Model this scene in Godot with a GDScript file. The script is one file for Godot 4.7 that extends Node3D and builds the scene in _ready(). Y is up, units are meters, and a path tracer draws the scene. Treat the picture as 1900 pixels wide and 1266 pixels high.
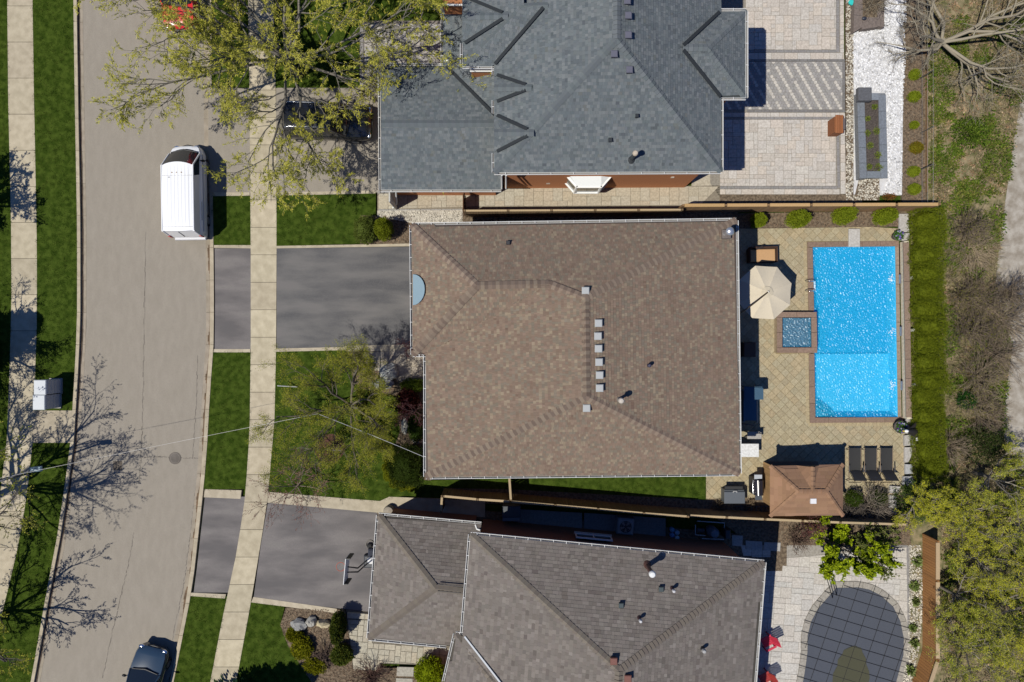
extends Node3D
# Aerial view of three suburban lots. Plan positions were measured on a survey grid: unit 0.03 m, origin (950, 633);
# at(x, y, h) gives the world point of a grid mark that was sighted at height h above the ground from 38 m up.
const EYE := 38.0
const UNIT := 0.03
var counts := {}
var M := {}
var rng := RandomNumberGenerator.new()

class MB:
	var v := PackedVector3Array()
	var n := PackedVector3Array()
	var c := PackedColorArray()
	var col := Color(1, 1, 1)
	func tri(a: Vector3, b: Vector3, d: Vector3) -> void:
		var m := (d - a).cross(b - a).normalized()
		v.append(a); v.append(b); v.append(d)
		n.append(m); n.append(m); n.append(m)
		c.append(col); c.append(col); c.append(col)
	func trin(a: Vector3, b: Vector3, d: Vector3, na: Vector3, nb: Vector3, nd: Vector3) -> void:
		v.append(a); v.append(b); v.append(d)
		n.append(na); n.append(nb); n.append(nd)
		c.append(col); c.append(col); c.append(col)
	func quad(a: Vector3, b: Vector3, d: Vector3, e: Vector3) -> void:
		tri(a, b, d); tri(a, d, e)
	func up(a: Vector3, b: Vector3, d: Vector3) -> void:
		if (d - a).cross(b - a).y >= 0.0: tri(a, b, d)
		else: tri(a, d, b)
	func box(ce: Vector3, s: Vector3, bs := Basis.IDENTITY) -> void:
		var x := bs.x * s.x * 0.5; var y := bs.y * s.y * 0.5; var z := bs.z * s.z * 0.5
		var p := [ce - x - y - z, ce + x - y - z, ce + x - y + z, ce - x - y + z, ce - x + y - z, ce + x + y - z, ce + x + y + z, ce - x + y + z]
		quad(p[4], p[5], p[6], p[7]); quad(p[3], p[2], p[1], p[0])
		quad(p[7], p[6], p[2], p[3]); quad(p[5], p[4], p[0], p[1])
		quad(p[6], p[5], p[1], p[2]); quad(p[4], p[7], p[3], p[0])
	# a box whose upper edges are chamfered
	func slab(ce: Vector3, s: Vector3, ch: float, bs := Basis.IDENTITY) -> void:
		var q := PackedVector2Array([Vector2(-s.x, -s.z) * 0.5, Vector2(s.x, -s.z) * 0.5, Vector2(s.x, s.z) * 0.5, Vector2(-s.x, s.z) * 0.5])
		var lo := []; var mi := []; var hi := []
		for k in 4:
			var o := Vector3(q[k].x, 0, q[k].y)
			var i := Vector3(q[k].x - ch * signf(q[k].x), 0, q[k].y - ch * signf(q[k].y))
			lo.append(ce + bs * (o - Vector3(0, s.y * 0.5, 0))); mi.append(ce + bs * (o + Vector3(0, s.y * 0.5 - ch, 0))); hi.append(ce + bs * (i + Vector3(0, s.y * 0.5, 0)))
		quad(hi[0], hi[1], hi[2], hi[3])
		quad(lo[3], lo[2], lo[1], lo[0])
		for k in 4:
			var j := (k + 1) % 4
			quad(mi[j], mi[k], lo[k], lo[j]); quad(hi[j], hi[k], mi[k], mi[j])
	func sheet(pts: PackedVector2Array, y: float) -> void:
		var t := Geometry2D.triangulate_polygon(pts)
		for k in range(0, t.size(), 3):
			up(Vector3(pts[t[k]].x, y, pts[t[k]].y), Vector3(pts[t[k + 1]].x, y, pts[t[k + 1]].y), Vector3(pts[t[k + 2]].x, y, pts[t[k + 2]].y))
	func prism(pts: PackedVector2Array, y0: float, y1: float) -> void:
		sheet(pts, y1)
		var area := 0.0
		for k in pts.size():
			area += pts[k].cross(pts[(k + 1) % pts.size()])
		for k in pts.size():
			var a := pts[k]; var b := pts[(k + 1) % pts.size()]
			if area < 0.0:
				var s := a; a = b; b = s
			quad(Vector3(b.x, y1, b.y), Vector3(a.x, y1, a.y), Vector3(a.x, y0, a.y), Vector3(b.x, y0, b.y))
	func tube(p: PackedVector3Array, r: PackedFloat32Array, sides := 6, cap := true) -> void:
		var ring := []; var norm := []
		var d0 := (p[1] - p[0]).normalized()
		var side := d0.cross(Vector3.UP if absf(d0.y) < 0.9 else Vector3.RIGHT).normalized()
		for k in p.size():
			var d := (p[mini(k + 1, p.size() - 1)] - p[maxi(k - 1, 0)]).normalized()
			side = (side - d * side.dot(d)).normalized()
			var o := d.cross(side)
			var rg := PackedVector3Array(); var ng := PackedVector3Array()
			for s in sides:
				var a := TAU * s / sides
				var m := side * cos(a) + o * sin(a)
				rg.append(p[k] + m * r[k]); ng.append(m)
			ring.append(rg); norm.append(ng)
		for k in p.size() - 1:
			for s in sides:
				var s2 := (s + 1) % sides
				trin(ring[k][s], ring[k + 1][s], ring[k + 1][s2], norm[k][s], norm[k + 1][s], norm[k + 1][s2])
				trin(ring[k][s], ring[k + 1][s2], ring[k][s2], norm[k][s], norm[k + 1][s2], norm[k][s2])
		if cap:
			for s in sides - 2:
				tri(ring[0][0], ring[0][s + 1], ring[0][s + 2])
				tri(ring[-1][0], ring[-1][s + 2], ring[-1][s + 1])
	func lathe(ce: Vector3, prof: PackedVector2Array, seg := 16) -> void:
		for k in prof.size() - 1:
			for s in seg:
				var a := TAU * s / seg; var b := TAU * (s + 1) / seg
				var p0 := prof[k]; var p1 := prof[k + 1]
				var A := ce + Vector3(cos(a) * p0.x, p0.y, sin(a) * p0.x)
				var B := ce + Vector3(cos(b) * p0.x, p0.y, sin(b) * p0.x)
				var C := ce + Vector3(cos(b) * p1.x, p1.y, sin(b) * p1.x)
				var D := ce + Vector3(cos(a) * p1.x, p1.y, sin(a) * p1.x)
				if p0.x > 1e-5: tri(A, B, C)
				if p1.x > 1e-5: tri(A, C, D)
	# a lumpy ball
	func blob(ce: Vector3, r: Vector3, seg := 14, rings := 9, amp := 0.1, fr := 1.5, sd := 1) -> void:
		var f := FastNoiseLite.new(); f.seed = sd; f.frequency = fr
		var g := []
		for i in rings + 1:
			var row := PackedVector3Array()
			var th := PI * i / rings
			for s in seg:
				var a := TAU * s / seg
				var d := Vector3(sin(th) * cos(a), cos(th), sin(th) * sin(a))
				row.append(ce + d * r * (1.0 + amp * f.get_noise_3dv(d + ce * 0.3)))
			g.append(row)
		for i in rings:
			for s in seg:
				var s2 := (s + 1) % seg
				if i > 0: tri(g[i][s], g[i][s2], g[i + 1][s2])
				if i < rings - 1: tri(g[i][s], g[i + 1][s2], g[i + 1][s])
	func leaf(p: Vector3, d: Vector3, l: float, w: float, r: RandomNumberGenerator) -> void:
		var s := d.cross(Vector3(r.randf() - 0.5, r.randf() + 0.2, r.randf() - 0.5)).normalized() * w * 0.5
		var q := p + d * l
		var m := p + d * l * 0.45
		tri(p, m + s, q); tri(p, q, m - s)
	func smooth(deg := 50.0) -> MB:
		var at := {}
		for k in v.size():
			var key := Vector3i((v[k] * 2000.0).round())
			if not at.has(key): at[key] = []
			at[key].append(n[k])
		var lim := cos(deg_to_rad(deg))
		var o := PackedVector3Array(); o.resize(v.size())
		for k in v.size():
			var s := Vector3.ZERO
			for m in at[Vector3i((v[k] * 2000.0).round())]:
				if m.dot(n[k]) > lim: s += m
			o[k] = s.normalized()
		n = o
		return self
	func mesh() -> ArrayMesh:
		var a := []; a.resize(Mesh.ARRAY_MAX)
		a[Mesh.ARRAY_VERTEX] = v; a[Mesh.ARRAY_NORMAL] = n; a[Mesh.ARRAY_COLOR] = c
		var m := ArrayMesh.new()
		if v.size() > 0: m.add_surface_from_arrays(Mesh.PRIMITIVE_TRIANGLES, a)
		return m

func at(x: float, y: float, h := 0.0) -> Vector3:
	var k := UNIT * (1.0 - h / EYE)
	return Vector3((x - 950.0) * k, h, (y - 633.0) * k)
func g2(x: float, y: float) -> Vector2:
	return Vector2((x - 950.0) * UNIT, (y - 633.0) * UNIT)
# a list x0, y0, x1, y1, ... of ground marks as plan points
func plan(a: Array, h := 0.0) -> PackedVector2Array:
	var o := PackedVector2Array()
	for k in range(0, a.size(), 2):
		var p := at(a[k], a[k + 1], h)
		o.append(Vector2(p.x, p.z))
	return o
func v3(p: Vector2, y := 0.0) -> Vector3:
	return Vector3(p.x, y, p.y)
func vary(c: Color, a: float) -> Color:
	var k := 1.0 + rng.randf_range(-a, a)
	return Color(c.r * k, c.g * k, c.b * k)

# ---- naming
func numbered(called: String, owner_id := 0) -> String:
	var key := "%d/%s" % [owner_id, called]
	var k: int = counts.get(key, -1) + 1
	counts[key] = k
	return called if k == 0 else "%s_%03d" % [called, k]
func tag(o: Node, label: String, category: String, group := "") -> Node:
	o.set_meta("label", label); o.set_meta("category", category)
	if group: o.set_meta("group", group)
	return o
func thing(called: String, label: String, category: String, pos := Vector3.ZERO, group := "") -> Node3D:
	var o := Node3D.new()
	o.name = numbered(called); add_child(o); o.position = pos
	tag(o, label, category, group)
	return o
func part(p: Node3D, called: String, b: Variant, m: Material, kind := "", label := "") -> MeshInstance3D:
	var o := MeshInstance3D.new()
	o.mesh = b.mesh() if b is MB else b
	o.material_override = m
	o.name = numbered(called, p.get_instance_id() if p != self else 0)
	p.add_child(o)
	if kind: o.set_meta("kind", kind)
	if label: o.set_meta("label", label)
	return o
func whole(called: String, b: MB, m: Material, label: String, category: String, group := "") -> MeshInstance3D:
	var o := part(self, called, b, m)
	tag(o, label, category, group)
	return o
func setting(called: String, b: MB, m: Material) -> MeshInstance3D:
	return part(self, called, b, m, "structure")

# ---- materials
func lin(r: float, g: float, b: float) -> Color:
	return Color(r, g, b).linear_to_srgb()
func mat(c: Color, rough := 0.8, metal := 0.0) -> StandardMaterial3D:
	var m := StandardMaterial3D.new()
	m.albedo_color = c.linear_to_srgb(); m.roughness = rough; m.metallic = metal
	return m
# vertex colours times a grain texture
func grain(tex: Texture2D, size: float, rough := 0.9, bump: Texture2D = null, bump_cm := 1.0) -> StandardMaterial3D:
	var m := StandardMaterial3D.new()
	m.vertex_color_use_as_albedo = true; m.roughness = rough
	if tex:
		m.albedo_texture = tex
		m.uv1_triplanar = true; m.uv1_world_triplanar = true; m.uv1_scale = Vector3.ONE / size
	if bump:
		m.heightmap_enabled = true; m.heightmap_texture = bump; m.heightmap_scale = bump_cm
	return m
func noise_tex(px: int, f1: float, oct: int, lo: Color, hi: Color, sd: int, speck := 0.0, speck_c := Color(0, 0, 0), contrast := 1.0) -> ImageTexture:
	var f := FastNoiseLite.new(); f.seed = sd; f.frequency = f1; f.fractal_octaves = oct; f.noise_type = FastNoiseLite.TYPE_SIMPLEX_SMOOTH
	var src := f.get_seamless_image(px, px)
	var r := RandomNumberGenerator.new(); r.seed = sd
	var im := Image.create(px, px, false, Image.FORMAT_RGB8)
	for y in px:
		for x in px:
			var t := clampf((src.get_pixel(x, y).r - 0.5) * contrast + 0.5 + r.randf_range(-0.12, 0.12), 0.0, 1.0)
			var q := lo.lerp(hi, t)
			if speck > 0.0 and r.randf() < speck: q = q.lerp(speck_c, r.randf())
			im.set_pixel(x, y, q.linear_to_srgb())
	return ImageTexture.create_from_image(im)
func grey_tex(px: int, f1: float, oct: int, lo: float, hi: float, sd: int, contrast := 1.0) -> ImageTexture:
	return noise_tex(px, f1, oct, Color(lo, lo, lo), Color(hi, hi, hi), sd, 0.0, Color(0, 0, 0), contrast)

func _ready() -> void:
	rng.seed = 7
	# camera, sky, sun
	var cam := Camera3D.new()
	cam.name = "camera"; cam.position = Vector3(0, EYE, 0); cam.rotation_degrees = Vector3(-90, 0, 0)
	cam.fov = rad_to_deg(2.0 * atan(0.5 * 1266.0 * UNIT / EYE)); cam.near = 0.5; cam.far = 400.0
	add_child(cam); cam.current = true
	var env := Environment.new()
	env.tonemap_mode = Environment.TONE_MAPPER_LINEAR
	env.tonemap_exposure = 1.0
	env.background_mode = Environment.BG_SKY
	var sm := ProceduralSkyMaterial.new()
	sm.sky_top_color = Color(0.18, 0.31, 0.54); sm.sky_horizon_color = Color(0.50, 0.60, 0.72); sm.sky_curve = 0.12
	sm.ground_bottom_color = Color(0.12, 0.11, 0.09); sm.ground_horizon_color = Color(0.40, 0.44, 0.46)
	sm.sky_energy_multiplier = 1.05; sm.ground_energy_multiplier = 1.05
	env.sky = Sky.new(); env.sky.sky_material = sm
	env.sdfgi_enabled = true; env.ssao_enabled = true; env.ssil_enabled = true
	var we := WorldEnvironment.new(); we.environment = env; we.name = "world_environment"; add_child(we)
	var sun := DirectionalLight3D.new()
	sun.name = "sun"; sun.light_energy = 1.6; sun.light_color = Color(1.0, 0.980, 0.935); sun.light_angular_distance = 0.5; sun.shadow_enabled = true
	add_child(sun)
	sun.look_at_from_position(Vector3.ZERO, Vector3(0.535, -1.0, -0.285), Vector3.UP)
	make_materials()
	build_ground()
	build_paving()
	build_pool()
	build_houses()
	build_fences()
	build_vehicles()
	build_street()
	build_yard()
	build_plants()
	build_trees()

func make_materials() -> void:
	var fine := grey_tex(256, 0.05, 4, 0.86, 1.0, 11)
	var coarse := grey_tex(512, 0.012, 5, 0.72, 1.0, 12, 1.6)
	var speckle := noise_tex(512, 0.2, 2, Color(0.78, 0.78, 0.78), Color(1, 1, 1), 13, 0.1, Color(0.5, 0.5, 0.5))
	var bump := grey_tex(256, 0.12, 3, 0.0, 1.0, 14)
	M.road = mat(Color(1, 1, 1), 0.93)
	M.road.albedo_texture = noise_tex(1024, 0.012, 7, Color(0.228, 0.202, 0.164), Color(0.268, 0.239, 0.197), 21, 0.3, Color(0.17, 0.15, 0.125), 0.9)
	tri_map(M.road, 9.0); M.road.uv1_scale = Vector3(0.16, 0.1, 0.06)
	M.asphalt = mat(Color(1, 1, 1), 0.9)
	M.asphalt.albedo_texture = noise_tex(1024, 0.0045, 4, Color(0.062, 0.062, 0.066), Color(0.128, 0.122, 0.118), 22, 0.3, Color(0.14, 0.135, 0.13), 1.7)
	tri_map(M.asphalt, 7.0); M.asphalt.uv1_scale = Vector3(0.045, 0.1, 0.17)
	M.asphalt_old = mat(Color(1, 1, 1), 0.9)
	M.asphalt_old.albedo_texture = noise_tex(1024, 0.0045, 4, Color(0.095, 0.087, 0.087), Color(0.168, 0.153, 0.147), 23, 0.3, Color(0.09, 0.085, 0.085), 1.7)
	tri_map(M.asphalt_old, 8.0); M.asphalt_old.uv1_scale = Vector3(0.05, 0.1, 0.16)
	M.concrete = grain(noise_tex(512, 0.01, 5, Color(0.80, 0.79, 0.77), Color(1, 1, 1), 24, 0.06, Color(0.6, 0.56, 0.5), 1.5), 3.1, 0.92, bump, 0.3)
	M.stone = grain(noise_tex(512, 0.02, 5, Color(0.74, 0.73, 0.72), Color(1, 1, 1), 25, 0.08, Color(0.5, 0.48, 0.45), 1.6), 1.7, 0.9, bump, 0.5)
	M.grass = mat(Color(1, 1, 1), 1.0)
	M.grass.albedo_texture = noise_tex(1024, 0.016, 6, Color(0.022, 0.040, 0.005), Color(0.052, 0.080, 0.012), 26, 0.10, Color(0.07, 0.085, 0.02), 1.7)
	tri_map(M.grass, 8.0)
	M.grass.specular_mode = BaseMaterial3D.SPECULAR_DISABLED
	M.soil = mat(Color(1, 1, 1), 1.0)
	M.soil.albedo_texture = noise_tex(1024, 0.02, 6, Color(0.055, 0.038, 0.024), Color(0.16, 0.12, 0.08), 27, 0.16, Color(0.24, 0.19, 0.13), 1.7)
	tri_map(M.soil, 4.0)
	M.soil.heightmap_enabled = true; M.soil.heightmap_texture = bump; M.soil.heightmap_scale = 3.0
	M.planter_soil = mat(Color(1, 1, 1), 1.0)
	M.planter_soil.albedo_texture = noise_tex(256, 0.05, 5, Color(0.035, 0.028, 0.024), Color(0.085, 0.07, 0.06), 127, 0.1, Color(0.12, 0.1, 0.09), 1.6)
	tri_map(M.planter_soil, 1.5)
	M.scrub = mat(Color(1, 1, 1), 1.0)
	M.scrub.albedo_texture = noise_tex(1024, 0.012, 6, Color(0.07, 0.075, 0.022), Color(0.24, 0.19, 0.11), 28, 0.2, Color(0.26, 0.21, 0.14), 1.9)
	tri_map(M.scrub, 7.0)
	M.trail = mat(Color(1, 1, 1), 1.0)
	M.trail.albedo_texture = noise_tex(1024, 0.009, 6, Color(0.22, 0.19, 0.15), Color(0.36, 0.33, 0.285), 29, 0.14, Color(0.18, 0.15, 0.11), 1.6)
	tri_map(M.trail, 6.0)
	M.shingle = grain(speckle, 0.6, 0.95)
	M.paint = grain(null, 1.0, 0.55)          # painted or plastic pieces, plain vertex colour
	M.matte = grain(null, 1.0, 0.9)
	M.wood = grain(grey_tex(512, 0.03, 4, 0.7, 1.0, 31, 1.6), 0.7, 0.85)
	M.bark = grain(grey_tex(256, 0.06, 4, 0.6, 1.0, 32, 1.5), 0.5, 0.95)
	M.leaf = grain(null, 1.0, 0.75)
	M.leaf.metallic_specular = 0.2; M.leaf.backlight_enabled = true; M.leaf.backlight = Color(0.65, 0.72, 0.25)
	M.brick = grain(noise_tex(512, 0.1, 3, Color(0.72, 0.7, 0.7), Color(1, 1, 1), 33, 0.15, Color(0.6, 0.5, 0.45), 1.8), 1.2, 0.92)
	M.metal = grain(null, 1.0, 0.35); M.metal.metallic = 0.8
	M.chrome = mat(Color(0.75, 0.76, 0.78), 0.18, 1.0)
	M.white = mat(Color(0.78, 0.78, 0.77), 0.45)
	M.black = mat(Color(0.012, 0.012, 0.014), 0.5)
	M.rubber = mat(Color(0.015, 0.015, 0.016), 0.85)
	M.glass = mat(Color(0.012, 0.016, 0.02), 0.06)
	M.glass.metallic_specular = 0.7
	M.pane = mat(Color(0.05, 0.07, 0.08), 0.08)
	M.fabric = grain(grey_tex(256, 0.02, 4, 0.9, 1.0, 34), 0.8, 0.95)
	M.dry = grain(null, 1.0, 0.95)

func tri_map(m: StandardMaterial3D, size: float) -> void:
	m.uv1_triplanar = true; m.uv1_world_triplanar = true; m.uv1_scale = Vector3.ONE / size

func xat(a: Array, y: float) -> float:
	for k in range(0, a.size() - 2, 2):
		if y <= a[k + 3] or k == a.size() - 4:
			return lerpf(a[k], a[k + 2], (y - a[k + 1]) / (a[k + 3] - a[k + 1]))
	return a[0]
# the band between two north-south lines, from y0 to y1
func band(a: Array, b: Array, y0: float, y1: float, da := 0.0, db := 0.0) -> PackedVector2Array:
	var o := PackedVector2Array(); var n := maxi(1, int((y1 - y0) / 40.0))
	for k in n + 1:
		var y := lerpf(y0, y1, float(k) / n)
		o.append(g2(xat(a, y) + da, y))
	for k in n + 1:
		var y := lerpf(y1, y0, float(k) / n)
		o.append(g2(xat(b, y) + db, y))
	return o

const KERB_W := [136, -200, 136, 0, 139, 200, 143, 420, 143, 600, 138, 700, 130, 830, 120, 900, 108, 985, 86, 1100, 57, 1266, 20, 1450]
const KERB_E := [392, -200, 392, 0, 393, 250, 396, 460, 397, 560, 396, 650, 390, 720, 383, 850, 376, 920, 357, 1090, 322, 1266, 285, 1450]
const WALK_E0 := [459, -200, 460, 0, 463, 200, 465, 460, 465, 640, 463, 800, 455, 920, 440, 1020, 412, 1150, 390, 1266, 352, 1450]
const WALK_E1 := [506, -200, 507, 0, 512, 200, 513, 460, 512, 650, 509, 780, 497, 920, 485, 1000, 465, 1120, 438, 1266, 400, 1450]
const WALK_W0 := [12, -200, 13, 0, 15, 200, 20, 400, 21, 560, 17, 700, 12, 820, 2, 900, -14, 1010, -40, 1120, -75, 1266, -120, 1450]
const WALK_W1 := [59, -200, 60, 0, 63, 200, 68, 440, 68, 600, 64, 720, 60, 830, 48, 930, 30, 1030, 8, 1120, -28, 1266, -72, 1450]
var lawns := []

func flat(called: String, pts: PackedVector2Array, y: float, m: Material, c := Color(1, 1, 1), y0 := -0.15) -> MeshInstance3D:
	var b := MB.new(); b.col = c
	b.prism(pts, y0, y)
	return setting(called, b, m)
func lawn(pts: PackedVector2Array) -> void:
	flat("lawn", pts, 0.0, M.grass)
	lawns.append(pts)

func build_ground() -> void:
	# terrain sheet with a pit for the swimming pool
	var b := MB.new()
	var pit := Rect2(16.60, -5.40, 5.10, 9.90)
	var far := 140.0
	for r in [[-far, -far, far, pit.position.y], [-far, pit.end.y, far, far], [-far, pit.position.y, pit.position.x, pit.end.y], [pit.end.x, pit.position.y, far, pit.end.y]]:
		b.up(Vector3(r[0], -0.15, r[1]), Vector3(r[2], -0.15, r[1]), Vector3(r[2], -0.15, r[3]))
		b.up(Vector3(r[0], -0.15, r[1]), Vector3(r[2], -0.15, r[3]), Vector3(r[0], -0.15, r[3]))
	setting("ground", b, M.grass)
	# street
	flat("road", band(KERB_W, KERB_E, -200, 1450, 15, -16), -0.10, M.road)
	var cc := Color(0.40, 0.345, 0.255)
	var kerb := MB.new(); kerb.col = cc
	for y in range(-200, 1450, 60):
		kerb.col = vary(cc, 0.08)
		kerb.prism(band(KERB_W, KERB_W, y, y + 59.5, 0, 6), -0.15, 0.02)
	setting("kerb", kerb, M.concrete)
	kerb = MB.new()
	for y in range(-200, 1450, 60):
		kerb.col = vary(cc, 0.08)
		var cut: bool = (y > 130 and y < 350)
		kerb.prism(band(KERB_E, KERB_E, y, y + 59.5, -7, 0), -0.15, -0.06 if cut else 0.02)
	setting("kerb", kerb, M.concrete)
	kerb = MB.new()
	for y in range(-200, 1450, 60):
		kerb.col = vary(Color(0.29, 0.25, 0.195), 0.06)
		kerb.prism(band(KERB_W, KERB_W, y, y + 59.6, 6, 15), -0.15, -0.094)
		kerb.prism(band(KERB_E, KERB_E, y, y + 59.6, -16, -7), -0.15, -0.094)
	setting("kerb_gutter", kerb, M.concrete)
	# silt washed along the gutters: a broken dark line of real dirt
	var f := FastNoiseLite.new(); f.seed = 5; f.frequency = 0.02
	var dirt := MB.new()
	for y in range(-200, 1450, 6):
		var w := 3.6 + 1.2 * f.get_noise_1d(y)
		dirt.col = vary(Color(0.06, 0.042, 0.03), 0.25)
		dirt.sheet(band(KERB_W, KERB_W, y, y + 6, 6.1, 6.1 + w), -0.088)
		var w2 := 1.0 + 6.5 * maxf(0.0, f.get_noise_1d(y + 4000) + 0.12)
		if y > 330:
			dirt.col = vary(Color(0.13, 0.085, 0.05), 0.25)
			dirt.sheet(band(KERB_E, KERB_E, y, y + 6, -8.0 - w2, -7.1), -0.088)
	setting("road_silt", dirt, M.concrete)
	# sidewalks: every slab between two joints is its own piece
	for side in 2:
		var a: Array = WALK_E0 if side == 0 else WALK_W0
		var z: Array = WALK_E1 if side == 0 else WALK_W1
		var bed := MB.new(); bed.col = Color(0.10, 0.085, 0.06)
		bed.prism(band(a, z, -200, 1450), -0.15, -0.012)
		var walk := setting("sidewalk", bed, M.concrete)
		var y := -190.0
		while y < 1440:
			var step := 51.0 if side == 0 else 67.0
			var s := MB.new(); s.col = vary(Color(0.425, 0.372, 0.27), 0.10)
			s.prism(band(a, z, y + 0.45, y + step - 0.45), -0.1, rng.randf_range(0.0, 0.008))
			part(walk, "slab", s, M.concrete)
			y += step
	# lawns
	lawn(band(KERB_W, WALK_W1, -200, 762))
	lawn(band(KERB_W, WALK_W1, 822, 1450))
	lawn(PackedVector2Array([g2(-1200, -900), g2(13, -900), g2(13, 0), g2(15, 200), g2(20, 400), g2(21, 560), g2(17, 700), g2(12, 820), g2(2, 900), g2(-14, 1010), g2(-40, 1120), g2(-75, 1266), g2(-120, 1450), g2(-1200, 1450)]))
	lawn(band(KERB_E, WALK_E0, -200, 163))
	lawn(band(KERB_E, WALK_E0, 364, 455))
	lawn(band(KERB_E, WALK_E0, 654, 908))
	lawn(band(KERB_E, WALK_E0, 1107, 1450))
	lawn(PackedVector2Array([g2(506, -200), g2(860, -200), g2(860, 38), g2(667, 38), g2(667, 163), g2(510, 163), g2(507, 0)]))
	lawn(plan([513, 363, 697, 359, 697, 400, 668, 400, 668, 452, 513, 457]))
	lawn(plan([512, 653, 640, 650, 648, 668, 655, 705, 672, 722, 735, 735, 742, 800, 720, 860, 790, 892, 944, 888, 944, 908, 826, 906, 720, 926, 700, 930, 495, 912, 500, 880, 509, 780]))
	lawn(plan([950, 886, 1310, 884, 1310, 928, 950, 912]))
	lawn(plan([466, 1118, 528, 1126, 520, 1160, 535, 1200, 600, 1300, 600, 1450, 400, 1450, 438, 1266]))
	lawn(plan([1702, 180, 1745, 180, 1745, 372, 1738, 372, 1738, 180]))
	# the mail box pad
	flat("pavement", plan([62, 762, 138, 762, 131, 822, 60, 822]), 0.012, M.concrete, Color(0.36, 0.31, 0.235))
	# driveways with concrete edge strips
	flat("driveway", band(KERB_E, WALK_E0, 163, 357, -7, 0), -0.02, M.road)
	flat("driveway", plan([512, 163, 704, 163, 704, 357, 512, 357]), 0.0, M.road)
	flat("driveway", band(KERB_E, WALK_E0, 461, 648, 2, 0), 0.0, M.asphalt_old)
	flat("driveway", plan([513, 461, 830, 457, 830, 640, 513, 647]), 0.0, M.asphalt)
	flat("driveway", band(KERB_E, WALK_E0, 922, 1100, 4, 0), 0.0, M.asphalt_old)
	flat("driveway", plan([497, 932, 760, 955, 740, 1140, 690, 1136, 470, 1112, 484, 1010]), 0.0, M.asphalt_old)
	var strip := Color(0.41, 0.36, 0.27)
	for r in [[396, 357, 463, 357, 463, 363, 396, 364], [513, 357, 697, 354, 697, 359, 513, 363], [397, 455, 465, 455, 465, 461, 397, 460], [513, 456.5, 764, 452, 764, 457, 513, 461], [397, 648, 464, 648, 464, 654, 396, 654], [513, 647, 640, 644, 640, 650, 512, 653], [640.5, 642, 764, 639, 764, 652, 640.5, 652],
			[380, 908, 448, 910, 446, 926, 378, 923], [497, 913, 650, 926, 705, 930, 722, 922, 790, 925, 900, 929, 900, 960, 705, 952, 496, 933], [352, 1100, 419, 1103, 417, 1111, 350, 1106], [470, 1108, 625, 1130, 624, 1138, 466, 1118]]:
		flat("pavement", plan(r), 0.01, M.concrete, vary(strip, 0.06))
	# planting beds and bare soil
	flat("mulch_bed", plan([668, 400, 764, 400, 764, 453, 668, 452]), 0.004, M.soil)
	flat("mulch_bed", plan([642, 650, 690, 650, 790, 700, 800, 892, 788, 891, 722, 858, 742, 800, 735, 735, 672, 722, 655, 705, 648, 668]), 0.006, M.soil)
	flat("mulch_bed", plan([530, 1128, 640, 1132, 655, 1240, 830, 1240, 830, 1450, 600, 1450, 600, 1300, 535, 1200, 520, 1160]), 0.004, M.soil)
	flat("mulch_bed", plan([1360, 396, 1690, 392, 1690, 420, 1360, 424]), 0.004, M.soil)
	flat("mulch_bed", plan([1310, 926, 1690, 918, 1690, 1012, 1420, 1012, 1380, 1000, 1310, 948]), 0.004, M.soil)
	flat("mulch_bed", plan([944, 908, 1310, 928, 1310, 948, 820, 932, 822, 906]), 0.002, M.soil)
	flat("mulch_bed", plan([780, 388, 1370, 388, 1370, 420, 760, 420]), 0.001, M.soil)
	flat("mulch_bed", plan([700, 930, 1460, 1000, 1460, 1060, 1400, 1060, 700, 980]), 0.0015, M.soil)
	flat("mulch_bed", plan([1677, -200, 1718, -200, 1718, 170, 1720, 376, 1674, 376, 1676, 200]), 0.004, M.soil)
	flat("mulch_bed", plan([1336, 361, 1600, 361, 1600, 379, 1336, 381]), 0.003, M.soil)
	flat("pavement", plan([1284, 300, 1345, 300, 1345, 352, 1284, 352]), -0.022, M.stone, Color(0.42, 0.375, 0.29))
	# the wild slope behind the lots and the trail beyond it
	flat("hillside", plan([1718, -400, 2600, -400, 2600, 1700, 1690, 1700, 1690, 392, 1722, 376]), -0.01, M.scrub)
	flat("dirt_trail", plan([1905, 130, 1882, 255, 1872, 330, 1862, 400, 1852, 480, 1845, 545, 1858, 600, 1880, 640, 1868, 720, 1860, 790, 1872, 860, 1900, 900, 2000, 960, 2060, 900, 2040, 700, 2050, 400, 2080, 200, 2100, 130]), 0.012, M.trail)

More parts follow.
